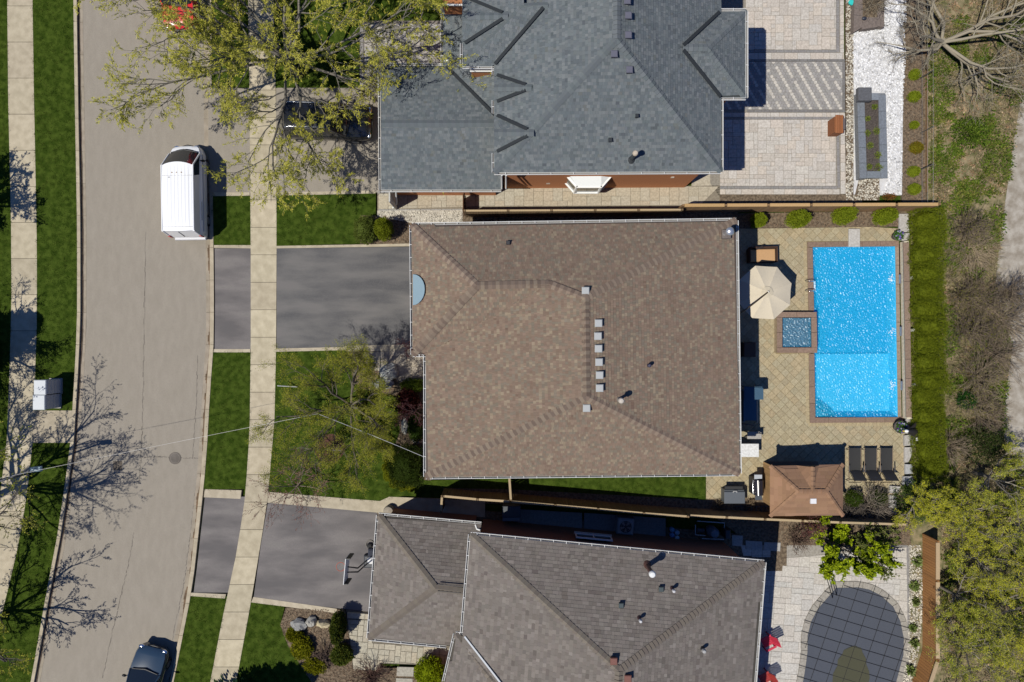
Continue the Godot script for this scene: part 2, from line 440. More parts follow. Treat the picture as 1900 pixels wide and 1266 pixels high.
# rectangular slabs of mixed sizes over a plan polygon, each a piece of its own
func ashlar(parent: Node3D, called: String, poly: PackedVector2Array, turn: float, unit: float, tones: Array, y0: float, y1: float, sizes: Array, gap := 0.018, m: Material = null) -> int:
	var inv := Transform2D(-turn, Vector2.ZERO); var fwd := Transform2D(turn, Vector2.ZERO)
	var lo := Vector2(1e9, 1e9); var hi := -lo
	for p in poly:
		lo = lo.min(inv * p); hi = hi.max(inv * p)
	var nx := int(ceil((hi.x - lo.x) / unit)); var ny := int(ceil((hi.y - lo.y) / unit))
	var used := {}; var made := 0
	for j in ny:
		for i in nx:
			if used.has(Vector2i(i, j)): continue
			var pick: Array = sizes[rng.randi() % sizes.size()]
			var w: int = pick[0]; var h: int = pick[1]
			while w > 1 and (i + w > nx or used.has(Vector2i(i + w - 1, j)) or used.has(Vector2i(i + 1, j))): w -= 1
			for b in h:
				for a in w: used[Vector2i(i + a, j + b)] = true
			var p := lo + Vector2(i, j) * unit; var s := Vector2(w, h) * unit; var e := gap * 0.5
			var q := fwd * PackedVector2Array([p + Vector2(e, e), p + Vector2(s.x - e, e), p + s - Vector2(e, e), p + Vector2(e, s.y - e)])
			for r in Geometry2D.intersect_polygons(q, poly):
				if r.size() < 3: continue
				var mb := MB.new(); mb.col = vary(tones[rng.randi() % tones.size()], 0.05)
				mb.prism(r, y0, y1 + rng.randf_range(0.0, 0.003))
				part(parent, called, mb, m if m else M.stone); made += 1
	return made
func bed(called: String, poly: PackedVector2Array, y: float, c: Color) -> MeshInstance3D:
	var b := MB.new(); b.col = c
	b.prism(poly, -0.15, y)
	return setting(called, b, M.stone)
# a course of stones along a line of marks
func course(parent: Node3D, called: String, a: Vector2, b: Vector2, wide: float, long: float, tone: Color, y0: float, y1: float, m: Material = null, va := 0.07, chamfer := 0.012) -> void:
	var d := (b - a).normalized(); var n := maxi(1, int(round(a.distance_to(b) / long))); var st := a.distance_to(b) / n
	for k in n:
		var c := a + d * st * (k + 0.5)
		var mb := MB.new(); mb.col = vary(tone, va)
		mb.slab(v3(c, (y0 + y1) * 0.5), Vector3(st - 0.012, y1 - y0, wide), chamfer, Basis(Vector3(d.x, 0, d.y), Vector3.UP, Vector3(-d.y, 0, d.x)))
		part(parent, called, mb, m if m else M.stone)
func tones(c: Color, n: int, a: float, warm := 0.03) -> Array:
	var o := []
	for k in n:
		var q := vary(c, a); var t := rng.randf_range(-warm, warm)
		o.append(Color(q.r * (1 + t), q.g, q.b * (1 - t)))
	return o

func build_paving() -> void:
	var mix := [[2, 2], [3, 2], [2, 1], [3, 1], [2, 2], [2, 3], [1, 1]]
	# pale stone terrace behind the slate-roofed house
	var pale := tones(Color(0.485, 0.445, 0.395), 8, 0.07)
	var grey := Color(0.235, 0.225, 0.22)
	var t := bed("terrace", plan([1318, -140, 1560, -140, 1567, 110, 1570, 360, 1336, 366, 1318, 340]), -0.02, Color(0.25, 0.225, 0.185))
	ashlar(t, "paver", plan([1384, -120, 1551, -110, 1551, 92, 1384, 92]), 0.0, 0.235, pale, -0.1, 0.0, mix)
	course(t, "border_stone", g2(1555, -110), g2(1555, 97), 0.18, 0.42, grey, -0.1, 0.004)
	course(t, "border_stone", g2(1386, 95), g2(1552, 95), 0.15, 0.42, grey, -0.1, 0.003)
	ashlar(t, "paver", plan([1384, 98, 1566, 98, 1566, 110, 1384, 110]), 0.0, 0.36, pale, -0.1, 0.0, [[1, 1], [2, 1]])
	ashlar(t, "paver", plan([1559, -110, 1566, -110, 1566, 98, 1559, 98]), 0.0, 0.24, pale, -0.1, 0.0, [[1, 2], [1, 1]])
	course(t, "border_stone", g2(1386, 112), g2(1568, 112), 0.15, 0.42, grey * 0.75, -0.1, 0.006)
	course(t, "border_stone", g2(1386, 206), g2(1569, 206), 0.15, 0.42, grey * 0.75, -0.1, 0.006)
	course(t, "border_stone", g2(1566, 115), g2(1566, 203), 0.15, 0.42, grey * 0.75, -0.1, 0.007)
	# the hexagon carpet: light hexagons in diagonal rows between mid-grey ones
	var hx := 0; var rest := MB.new()
	var field := plan([1342, 115, 1563.2, 115, 1563.2, 203, 1342, 203])
	var rr := 0.108; var dx := rr * 1.732; var dz := rr * 1.5
	var f0 := field[0]; var f1 := field[2]
	var row := 0; var z := f0.y
	while z < f1.y + rr:
		var x := f0.x + (dx * 0.5 if row % 2 else 0.0); var colm := 0
		while x < f1.x + dx:
			var q := PackedVector2Array()
			for k in 6: q.append(Vector2(x, z) + Vector2.from_angle(TAU * k / 6.0 + PI / 6) * (rr - 0.007))
			var tone := Color(0.50, 0.47, 0.42) if posmod(colm - (row - row % 2) / 2, 3) == 0 and rng.randf() < 0.9 else Color(0.285, 0.275, 0.265)
			for r in Geometry2D.intersect_polygons(q, field):
				if r.size() < 3: continue
				if x > g2(1386, 0).x and hx < 300:
					var mb := MB.new(); mb.col = vary(tone, 0.08); mb.prism(r, -0.08, 0.0)
					part(t, "hexagon_paver", mb, M.stone); hx += 1
				else:
					rest.col = vary(tone, 0.08); rest.prism(r, -0.08, 0.0)
			x += dx; colm += 1
		z += dz; row += 1
	part(t, "hexagon_pavers", rest, M.stone, "stuff")
	ashlar(t, "paver", plan([1334, 209, 1566, 209, 1566, 217, 1334, 217]), 0.0, 0.24, pale, -0.1, 0.0, [[1, 1], [2, 1]])
	course(t, "border_stone", g2(1380, 219), g2(1552, 219), 0.15, 0.42, grey, -0.1, 0.004)
	ashlar(t, "paver", plan([1336, 222, 1551, 222, 1551, 345, 1336, 345]), 0.0, 0.235, pale, -0.1, 0.0, mix)
	course(t, "border_stone", g2(1554, 219), g2(1557, 349), 0.15, 0.42, grey, -0.1, 0.004)
	course(t, "border_stone", g2(1336, 348), g2(1554, 348), 0.15, 0.42, grey, -0.1, 0.003)
	ashlar(t, "paver", plan([1560, 210, 1568, 210, 1570, 360, 1560, 360]), 0.0, 0.25, pale, -0.1, 0.0, [[1, 2], [1, 1]])
	ashlar(t, "paver", plan([1336, 351, 1558, 351, 1558, 361, 1336, 361]), 0.0, 0.3, pale, -0.1, 0.0, [[2, 1], [1, 1]])
	# side passage of the slate-roofed house
	var p := bed("footpath", plan([700, 354, 1336, 344, 1336, 385, 700, 392]), -0.02, Color(0.22, 0.19, 0.145))
	var sandy := tones(Color(0.42, 0.375, 0.29), 6, 0.06)
	ashlar(p, "paver", plan([702, 360, 858, 358, 945, 348, 1334, 346, 1300, 380, 890, 383, 702, 388]), 0.0, 0.27, sandy, -0.1, 0.0, [[2, 2], [3, 2], [2, 1], [2, 3]])
	course(p, "edge_stone", g2(700, 356.5), g2(860, 354.5), 0.16, 0.6, Color(0.3, 0.29, 0.27), -0.1, 0.004)
	course(p, "edge_stone", g2(702, 390), g2(858, 389), 0.1, 0.6, Color(0.3, 0.29, 0.27), -0.1, 0.004)
	# entrance court of the slate-roofed house
	var e := bed("footpath", plan([667, 38, 860, 38, 860, 125, 705, 125, 705, 163, 667, 163]), -0.02, Color(0.2, 0.18, 0.16))
	ashlar(e, "paver", plan([676, 44, 858, 44, 858, 124, 705, 124, 705, 162, 676, 162]), 0.0, 0.26, tones(Color(0.37, 0.35, 0.33), 6, 0.08), -0.1, 0.0, mix)
	course(e, "edge_stone", g2(671, 42), g2(671, 162), 0.2, 0.4, Color(0.24, 0.23, 0.225), -0.1, 0.004)
	# gravel strips and the white stone bed (loose stones are scattered on them later)
	flat("gravel_bed", plan([1570, -140, 1584, -140, 1584, 30, 1584, 362, 1594, 372, 1570, 372]), 0.0, M.soil)
	flat("gravel_bed", plan([1594, 332, 1632, 332, 1632, 372, 1584, 372]), 0.0, M.soil)
	flat("gravel_bed", plan([1582, 60, 1677, 30, 1682, 100, 1676, 190, 1674, 362, 1584, 362]), -0.006, M.concrete, Color(0.55, 0.55, 0.56))
	flat("gravel_bed", plan([1640, -140, 1682, -140, 1682, 40, 1640, 50]), -0.006, M.concrete, Color(0.55, 0.55, 0.56))
	flat("gravel_bed", plan([700, 391, 858, 390, 858, 412, 764, 414, 700, 402]), 0.008, M.concrete, Color(0.46, 0.43, 0.37))
	# bottom house: terrace, front walk
	var tb := bed("terrace", plan([1372, 1010, 1708, 1010, 1712, 1120, 1705, 1200, 1690, 1300, 1680, 1450, 1385, 1450, 1395, 1250, 1412, 1060]), -0.02, Color(0.3, 0.28, 0.25))
	var chalk := tones(Color(0.49, 0.465, 0.425), 8, 0.06, 0.02)
	var round_pool := cover_outline(0.36)
	var open: Array = Geometry2D.clip_polygons(plan([1414, 1040, 1684, 1016, 1684, 1180, 1665, 1290, 1660, 1440, 1390, 1440, 1398, 1250]), round_pool)
	for q in open:
		ashlar(tb, "paver", q, 0.07, 0.3, chalk, -0.1, 0.0, [[2, 2], [3, 2], [2, 1], [3, 1], [2, 2]])
	course(tb, "border_stone", g2(1684, 1014), g2(1687, 1190), 0.13, 0.42, grey, -0.1, 0.004)
	course(tb, "border_stone", g2(1665, 1014), g2(1684, 1014), 0.13, 0.42, grey, -0.1, 0.005)
	ashlar(tb, "paver", plan([1375, 1012, 1430, 1012, 1430, 1034, 1380, 1034]), 0.0, 0.6, chalk, -0.1, 0.0, [[1, 1], [2, 1]])
	var w := bed("footpath", plan([642, 1132, 700, 1138, 700, 1190, 840, 1200, 832, 1236, 706, 1232, 704, 1246, 652, 1246]), -0.02, Color(0.17, 0.15, 0.115))
	ashlar(w, "paver", plan([645, 1150, 690, 1152, 690, 1194, 835, 1204, 828, 1234, 704, 1230, 702, 1244, 656, 1244]), 0.09, 0.31, tones(Color(0.40, 0.365, 0.285), 6, 0.06), -0.1, 0.004, [[2, 2], [1, 1], [2, 1], [1, 2]], 0.025)
	ashlar(w, "paver", plan([645, 1136, 694, 1139, 694, 1148, 645, 1146]), 0.09, 0.5, tones(Color(0.40, 0.365, 0.285), 4, 0.06), -0.1, 0.12, [[2, 1]])
	for r in [[737, 1237, 768, 1238, 767, 1255, 736, 1254], [735, 1258, 766, 1259, 765, 1280, 734, 1279]]:
		var s := MB.new(); s.col = Color(0.36, 0.34, 0.29); s.prism(plan(r), 0.0, 0.06)
		whole("stepping_stone", s, M.stone, "rectangular pale stone slab in the mulch beside the front walk", "stone slab", "slabs by the front walk")
	# brown-roofed house: front walk to the door
	var fw := bed("footpath", plan([672, 652, 764, 648, 830, 650, 830, 712, 745, 712, 700, 690, 672, 688]), -0.02, Color(0.15, 0.13, 0.1))
	ashlar(fw, "paver", plan([674, 654, 762, 651, 828, 653, 828, 710, 747, 710, 702, 688, 674, 686]), 0.0, 0.3, tones(Color(0.36, 0.32, 0.26), 6, 0.1), -0.1, 0.01, mix)
	# diamond-laid pool deck of the brown-roofed house
	var deck := plan([1310, 884, 1310, 926, 1436, 930, 1500, 925, 1678, 918, 1680, 800, 1668, 790, 1668, 424, 1620, 421, 1400, 424, 1330, 424, 1330, 884])
	var d := bed_with_pit("pool_deck", deck, Color(0.27, 0.215, 0.115))
	var holes := [plan([1496, 448, 1690, 448, 1690, 786, 1501, 787, 1501, 655, 1440, 657, 1440, 577, 1496, 577])]
	var cells := []
	var u := 0.36
	for i in range(-60, 60):
		for j in range(-60, 60):
			var ce := Vector2(17, 1) + Vector2(i + j, i - j) * u * 0.7071
			var big := 0.5 * u
			var rot := Transform2D(PI / 4, ce)
			var q := rot * PackedVector2Array([Vector2(-big, -big), Vector2(big, -big), Vector2(big, big), Vector2(-big, big)])
			if (i + 2 * j) % 5 == 0: pass
			cells.append(q)
	var kept := 0; var more := MB.new()
	var sand := tones(Color(0.36, 0.302, 0.192), 10, 0.09, 0.04)
	for q in cells:
		for r in Geometry2D.intersect_polygons(q, deck):
			var parts2: Array = [r]
			for h in holes:
				var nxt := []
				for a in parts2:
					for c in Geometry2D.clip_polygons(a, h): nxt.append(c)
				parts2 = nxt
			for a in parts2:
				var ins: Array = Geometry2D.offset_polygon(a, -0.009)
				if ins.is_empty() or ins[0].size() < 3: continue
				var cpt: Vector2 = ins[0][0]
				var near: bool = cpt.x > g2(1412, 0).x and cpt.y > g2(0, 660).y and cpt.y < g2(0, 865).y and cpt.x < g2(1560, 0).x
				if near and kept < 300:
					var mb := MB.new(); mb.col = vary(sand[rng.randi() % 10], 0.04); mb.prism(ins[0], -0.08, rng.randf_range(0.0, 0.004))
					part(d, "paver", mb, M.stone); kept += 1
				else:
					more.col = vary(sand[rng.randi() % 10], 0.04); more.prism(ins[0], -0.05, rng.randf_range(0.0, 0.004))
	part(d, "pavers", more, M.stone, "stuff")

func bed_with_pit(called: String, poly: PackedVector2Array, c: Color) -> MeshInstance3D:
	var b := MB.new(); b.col = c
	var hole := plan([1502, 453, 1672, 453, 1672, 781, 1506, 781])
	# cut the bed in two so that neither half encloses the pit
	var west := plan([1300, 300, 1585, 300, 1585, 1000, 1300, 1000]); var east := plan([1585, 300, 1800, 300, 1800, 1000, 1585, 1000])
	for half in [west, east]:
		for q in Geometry2D.intersect_polygons(poly, half):
			for r in Geometry2D.clip_polygons(q, hole): b.prism(r, -0.15, -0.02)
	return setting(called, b, M.stone)

# outline of the freeform covered pool, grown outwards by so many metres
func cover_outline(grow: float) -> PackedVector2Array:
	var p := plan([1551, 1091, 1590, 1090, 1612, 1094, 1634, 1105, 1657, 1126, 1670, 1152, 1677, 1185, 1676, 1215, 1668, 1245, 1660, 1275, 1640, 1330, 1590, 1370, 1530, 1370, 1500, 1330, 1488, 1275, 1494, 1240, 1498, 1210, 1498, 1180, 1504, 1155, 1517, 1130, 1532, 1113])
	if grow == 0.0: return p
	return Geometry2D.offset_polygon(p, grow, Geometry2D.JOIN_ROUND)[0]

# a rippled water sheet over a plan rectangle-like quad a, b, c, d
func ripples(a: Vector2, b: Vector2, c: Vector2, d: Vector2, y: float, cell: float, waves: Array, sd: int) -> MB:
	var mb := MB.new(); var fs := []
	for w in waves:
		var f := FastNoiseLite.new(); f.seed = sd + fs.size(); f.frequency = 1.0 / w[0]; f.noise_type = FastNoiseLite.TYPE_SIMPLEX_SMOOTH; f.fractal_type = FastNoiseLite.FRACTAL_NONE
		fs.append(f)
	var hgt := func(p: Vector2) -> float:
		var s := 0.0
		for k in fs.size():
			var v: float = 1.0 - 2.0 * absf(fs[k].get_noise_2d(p.x, p.y * waves[k][2])) if k == 0 else fs[k].get_noise_2d(p.x, p.y * waves[k][2])
			s += waves[k][1] * v
		return s
	var nu := int(a.distance_to(b) / cell); var nv := int(a.distance_to(d) / cell)
	var pos := []; var nor := []
	for j in nv + 1:
		var rp := PackedVector3Array(); var rn := PackedVector3Array()
		for i in nu + 1:
			var p := a.lerp(b, float(i) / nu).lerp(d.lerp(c, float(i) / nu), float(j) / nv)
			var e := 0.012
			var h: float = hgt.call(p)
			var hx: float = hgt.call(p + Vector2(e, 0)); var hz: float = hgt.call(p + Vector2(0, e))
			rp.append(Vector3(p.x, y + h, p.y)); rn.append(Vector3(-(hx - h) / e, 1, -(hz - h) / e).normalized())
		pos.append(rp); nor.append(rn)
	for j in nv:
		for i in nu:
			mb.trin(pos[j][i], pos[j][i + 1], pos[j + 1][i + 1], nor[j][i], nor[j][i + 1], nor[j + 1][i + 1])
			mb.trin(pos[j][i], pos[j + 1][i + 1], pos[j + 1][i], nor[j][i], nor[j + 1][i + 1], nor[j + 1][i])
	return mb
func wall_quad(b: MB, p: Vector2, q: Vector2, y0: float, y1: float) -> void:
	b.quad(v3(p, y1), v3(q, y1), v3(q, y0), v3(p, y0))

func build_pool() -> void:
	var liner := mat(Color(1, 1, 1), 0.6)
	liner.albedo_texture = noise_tex(512, 0.03, 4, Color(0.05, 0.53, 0.82), Color(0.11, 0.63, 0.88), 41, 0.05, Color(0.12, 0.63, 0.88), 1.4)
	tri_map(liner, 2.3)
	var water := StandardMaterial3D.new()
	water.albedo_color = Color(lin(0.02, 0.50, 0.82), 0.36); water.transparency = BaseMaterial3D.TRANSPARENCY_ALPHA; water.roughness = 0.34; water.metallic_specular = 0.8
	var depth := StandardMaterial3D.new()
	depth.albedo_color = Color(lin(0.0, 0.36, 0.70), 0.16); depth.transparency = BaseMaterial3D.TRANSPARENCY_ALPHA; depth.roughness = 0.9; depth.specular_mode = BaseMaterial3D.SPECULAR_DISABLED
	var A := g2(1508, 459); var B := g2(1661, 457); var C := g2(1666, 774); var D := g2(1513, 775)
	var pool := thing("swimming_pool", "rectangular bright blue swimming pool with brown coping and corner steps", "swimming pool")
	var sh := MB.new()
	var m0 := A.lerp(D, 0.63); var m1 := B.lerp(C, 0.63)
	var deep := -1.2; var low := -0.86
	for e in [[A, B, deep], [B, m1, deep], [m1, C, low], [C, D, low], [D, m0, low], [m0, A, deep]]: wall_quad(sh, e[0], e[1], e[2], 0.0)
	sh.up(v3(A, deep), v3(B, deep), v3(m1, deep)); sh.up(v3(A, deep), v3(m1, deep), v3(m0, deep))
	sh.up(v3(m0, low), v3(m1, low), v3(C, low)); sh.up(v3(m0, low), v3(C, low), v3(D, low))
	sh.quad(v3(m0, low), v3(m1, low), v3(m1, deep), v3(m0, deep))
	part(pool, "basin", sh, liner)
	# the steps fill the south-west corner
	var steplin := mat(Color(0.02, 0.17, 0.27), 0.6)
	var k := 0
	for s in [[30, 0.20], [44, 0.42], [60, 0.62]]:
		var st := MB.new()
		st.prism(PackedVector2Array([g2(1513.4, 774.6), g2(1513 - s[0] * 0.015, 774 - s[0] * 0.82), g2(1513 + s[0] * 0.95, 774.6)]) if k < 2 else PackedVector2Array([g2(1513.4, 774.6), g2(1512.4, 728), g2(1526, 742), g2(1552, 762), g2(1562, 774.5)]), low, -s[1])
		part(pool, "step", st, steplin); k += 1
	# light passes the sheet of water and the tinted layers below it: deeper water means more layers
	part(pool, "water_surface", ripples(A, B, C, D, -0.10, 0.028, [[0.23, 0.026, 1.0], [0.14, 0.009, 1.3], [0.7, 0.02, 0.8]], 51), water)
	for y in [-0.4, -0.9, -0.98, -1.06, -1.13]:
		var l := MB.new()
		if y > low:
			l.up(v3(A, y), v3(B, y), v3(C, y)); l.up(v3(A, y), v3(C, y), v3(D, y))
		else:
			l.up(v3(A, y), v3(B, y), v3(m1, y)); l.up(v3(A, y), v3(m1, y), v3(m0, y))
		part(pool, "water_depth", l, depth)
	var dr := MB.new(); dr.col = Color(0.05, 0.1, 0.14)
	dr.lathe(v3(A.lerp(C, 0.3), deep), PackedVector2Array([Vector2(0.14, 0.0), Vector2(0.14, 0.03), Vector2(0.0, 0.03)]), 16)
	part(pool, "floor_drain", dr, M.paint)
	# coping stones, one by one
	var cop := Color(0.225, 0.155, 0.115)
	course(pool, "coping_stone", g2(1498, 454), g2(1668, 452), 0.30, 1.05, cop, -0.10, 0.035)
	course(pool, "coping_stone", g2(1502.8, 459.5), g2(1505.5, 577), 0.30, 1.05, cop, -0.10, 0.036)
	course(pool, "coping_stone", g2(1506, 656), g2(1508, 780), 0.30, 1.05, cop, -0.10, 0.036)
	course(pool, "coping_stone", g2(1503, 780), g2(1676, 779), 0.30, 1.05, cop, -0.10, 0.034)
	course(pool, "coping_stone", g2(1664.5, 457), g2(1669.5, 774), 0.2, 1.05, Color(0.28, 0.22, 0.17), -0.10, 0.033)
	# a course of small deck stones lines the coping
	course(pool, "edge_paver", g2(1494, 449), g2(1497, 577), 0.2, 0.22, Color(0.38, 0.31, 0.185), -0.08, 0.008)
	course(pool, "edge_paver", g2(1497.5, 658), g2(1499.5, 786), 0.2, 0.22, Color(0.38, 0.31, 0.185), -0.08, 0.008)
	course(pool, "edge_paver", g2(1500, 788), g2(1672, 787), 0.2, 0.22, Color(0.38, 0.31, 0.185), -0.08, 0.009)
	# raised waterfall wall along the east side
	var w := thing("waterfall_wall", "low tan stone wall with brown caps along the pool", "garden wall")
	var wb := MB.new(); wb.col = Color(0.60, 0.54, 0.42)
	wb.prism(plan([1670, 450, 1679, 449, 1684, 776, 1675, 776]), 0.0, 0.42)
	part(w, "wall_face", wb, M.stone)
	course(w, "cap_stone", v2(at(1682, 450, 0.5)), v2(at(1687.5, 775, 0.5)), 0.31, 1.1, Color(0.235, 0.17, 0.13), 0.42, 0.5)
	for y in [518, 615, 716]:
		var sp := MB.new(); sp.col = Color(0.5, 0.5, 0.5)
		sp.box(at(1670.5 + (y - 518) * 0.016, y, 0.34), Vector3(0.10, 0.05, 0.5))
		part(w, "spout", sp, M.metal)
		var lamp := MB.new(); lamp.col = Color(0.6, 0.6, 0.58)
		lamp.box(at(1689.5 + (y - 518) * 0.016, y - 2, 0.25), Vector3(0.10, 0.5, 0.14))
		part(w, "valve_box", lamp, M.paint)
	for y in [518, 615, 716]:
		# the thin sheet of falling water and the foam where it lands
		var fo := MB.new(); fo.col = Color(0.75, 0.8, 0.82)
		var ce := at(1654 + (y - 518) * 0.016, y, -0.06)
		for q in 40:
			fo.blob(ce + Vector3(rng.randfn(0, 0.09), 0, rng.randfn(0, 0.13)), Vector3(0.022, 0.012, 0.022) * rng.randf_range(0.5, 1.3), 5, 4, 0.0)
		part(pool, "foam", fo, M.paint, "stuff")
	# spa
	var spa := thing("hot_tub", "raised square hot tub with brown coping beside the blue pool", "hot tub")
	var hy := 0.40
	var q := [at(1442, 579, hy), at(1516, 579, hy), at(1517, 655, hy), at(1442, 655, hy)]
	var i := [at(1453, 590, hy), at(1506, 590, hy), at(1507, 645, hy), at(1453, 645, hy)]
	var sw := MB.new(); sw.col = Color(0.34, 0.27, 0.18)
	for e in 4:
		var f := (e + 1) % 4
		wall_quad(sw, v2(q[f]), v2(q[e]), -0.10, hy - 0.05)
		sw.col = Color(0.05, 0.13, 0.19)
		wall_quad(sw, v2(i[e]), v2(i[f]), -0.40, hy - 0.05)
		sw.col = Color(0.34, 0.27, 0.18)
	sw.col = Color(0.07, 0.17, 0.24)
	sw.up(v3(v2(i[0]), -0.4), v3(v2(i[1]), -0.4), v3(v2(i[2]), -0.4)); sw.up(v3(v2(i[0]), -0.4), v3(v2(i[2]), -0.4), v3(v2(i[3]), -0.4))
	part(spa, "tub_wall", sw, M.stone)
	var wd := 0.30
	for e in 4:
		var a2: Vector2 = v2(q[e]); var b2: Vector2 = v2(q[(e + 1) % 4]); var dd := (b2 - a2).normalized(); var nn := Vector2(-dd.y, dd.x) * wd * 0.5
		course(spa, "coping_stone", a2 + nn + dd * (0.0 if e % 2 == 0 else wd), b2 + nn - dd * (0.0 if e % 2 == 0 else wd), wd, 1.0, cop * 1.05, hy - 0.05, hy)
	var sl := MB.new()
	for y in [-0.1, 0.1]:
		sl.up(v3(v2(i[0]), y), v3(v2(i[1]), y), v3(v2(i[2]), y)); sl.up(v3(v2(i[0]), y), v3(v2(i[2]), y), v3(v2(i[3]), y))
	var dark := depth.duplicate(); dark.albedo_color = Color(lin(0.03, 0.14, 0.22), 0.25)
	part(spa, "water_depth", sl, dark)
	var ws := water.duplicate(); ws.albedo_color = Color(lin(0.05, 0.24, 0.42), 0.5)
	part(spa, "water_surface", ripples(v2(i[0]), v2(i[1]), v2(i[2]), v2(i[3]), hy - 0.14, 0.03, [[0.26, 0.034, 1.0], [0.14, 0.014, 1.0]], 61), ws)
	# ladder rails
	var lad := thing("pool_ladder", "pair of curved steel pool ladder rails with one white tread", "pool ladder")
	for y in [522, 540]:
		var r := MB.new()
		r.tube(PackedVector3Array([at(1494, y, 0), at(1494.5, y, 0.35), at(1499, y, 0.62), at(1505, y, 0.66), at(1509.5, y, 0.5), at(1511.5, y, 0.1), at(1512, y, -0.6)]), PackedFloat32Array([0.024, 0.024, 0.024, 0.024, 0.024, 0.024, 0.024]), 8)
		part(lad, "rail", r, M.chrome)
	for h in [-0.12, -0.4]:
		var tr := MB.new(); tr.col = Color(0.7, 0.72, 0.72)
		tr.box((at(1511.5, 531, h)), Vector3(0.1, 0.03, 0.56))
		part(lad, "tread", tr, M.paint)
	var slab := MB.new(); slab.col = Color(0.46, 0.44, 0.41)
	slab.slab(at(1585, 441.5, 0.12), Vector3(0.62, 0.12, 1.0), 0.02)
	whole("diving_stone", slab, M.stone, "pale grey stone slab overhanging the end of the blue pool", "stone slab")

func v2(p: Vector3) -> Vector2:
	return Vector2(p.x, p.z)

# shingle tabs over a convex roof face; every course steps over the one below
func shingles(b: MB, pts: PackedVector3Array, tone: Array, tab: float, rise: float, f: FastNoiseLite, lift := 0.014) -> void:
	var nrm := Vector3.ZERO
	for k in range(1, pts.size() - 1): nrm += (pts[k] - pts[0]).cross(pts[k + 1] - pts[0])
	nrm = nrm.normalized()
	if nrm.y < 0: nrm = -nrm
	var u := Vector3.UP.cross(nrm).normalized(); var v := nrm.cross(u).normalized()
	if v.y < 0: v = -v
	var o := pts[0]
	var q := PackedVector2Array(); var lo := 1e9; var hi := -1e9
	for p in pts:
		q.append(Vector2((p - o).dot(u), (p - o).dot(v)))
		lo = minf(lo, q[-1].y); hi = maxf(hi, q[-1].y)
	var y := lo; var row := 0
	while y < hi - 0.01:
		var y1 := minf(y + rise, hi)
		var s0 := span(q, y + 0.002); var s1 := span(q, y1 - 0.002)
		if s0.y > s0.x:
			var x := s0.x - rng.randf() * tab * 1.5
			while x < maxf(s0.y, s1.y):
				var w := tab * rng.randf_range(0.55, 1.5)
				var a := clampf(x, s0.x, s0.y); var c := clampf(x + w - 0.004, s0.x, s0.y)
				var a1 := clampf(x, s1.x, s1.y); var c1 := clampf(x + w - 0.004, s1.x, s1.y)
				x += w
				if c - a < 0.002 and c1 - a1 < 0.002: continue
				var P0 := o + u * a + v * y; var P1 := o + u * c + v * y
				var Q0 := o + u * a1 + v * y1; var Q1 := o + u * c1 + v * y1
				var t := (f.get_noise_3dv(P0 * 2.0) * 0.3 + rng.randf()) * tone.size() * 0.62 + tone.size() * 0.19
				b.col = vary(tone[clampi(int(t), 0, tone.size() - 1)], 0.10)
				var li := nrm * (lift * rng.randf_range(0.7, 1.4)); var l0 := nrm * 0.003
				b.quad(Q0 + l0, Q1 + l0, P1 + li, P0 + li)
				b.quad(P0 + li, P1 + li, P1, P0)
		y = y1; row += 1
func span(q: PackedVector2Array, y: float) -> Vector2:
	var r := Vector2(1e9, -1e9)
	for k in q.size():
		var a := q[k]; var b := q[(k + 1) % q.size()]
		if (a.y - y) * (b.y - y) <= 0 and absf(a.y - b.y) > 1e-6:
			var x := lerpf(a.x, b.x, (y - a.y) / (b.y - a.y))
			r.x = minf(r.x, x); r.y = maxf(r.y, x)
	return r
# cap shingles along a ridge or hip, low end first
func ridge(roof: Node3D, a: Vector3, b: Vector3, tone: Array, wide: float, drop: float, step: float) -> void:
	var d := (b - a).normalized(); var s := d.cross(Vector3.UP).normalized(); var upv := s.cross(d)
	var n := maxi(1, int(a.distance_to(b) / step)); var st := a.distance_to(b) / n
	var kinds := []
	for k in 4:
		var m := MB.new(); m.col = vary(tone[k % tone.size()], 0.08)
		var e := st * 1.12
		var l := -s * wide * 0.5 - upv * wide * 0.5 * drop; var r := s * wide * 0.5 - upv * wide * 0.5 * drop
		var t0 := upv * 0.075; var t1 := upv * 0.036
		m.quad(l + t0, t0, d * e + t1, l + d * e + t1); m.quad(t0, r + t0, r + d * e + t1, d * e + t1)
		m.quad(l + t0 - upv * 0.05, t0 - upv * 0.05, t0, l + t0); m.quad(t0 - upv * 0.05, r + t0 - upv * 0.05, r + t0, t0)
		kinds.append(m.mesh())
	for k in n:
		var o := part(roof, "ridge_cap", kinds[(k % 2) + 2 * (rng.randi() % 2)], M.shingle)  # tones alternate cap by cap, painting in the shadow stripes of the overlaps
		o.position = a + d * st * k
func deck_face(b: MB, pts: PackedVector3Array, under := 0.012) -> void:
	for k in range(1, pts.size() - 1):
		b.up(pts[0] - Vector3.UP * under, pts[k] - Vector3.UP * under, pts[k + 1] - Vector3.UP * under)
func pts3(a: Array) -> PackedVector3Array:
	var o := PackedVector3Array()
	for k in range(0, a.size(), 3): o.append(at(a[k], a[k + 1], a[k + 2]))
	return o
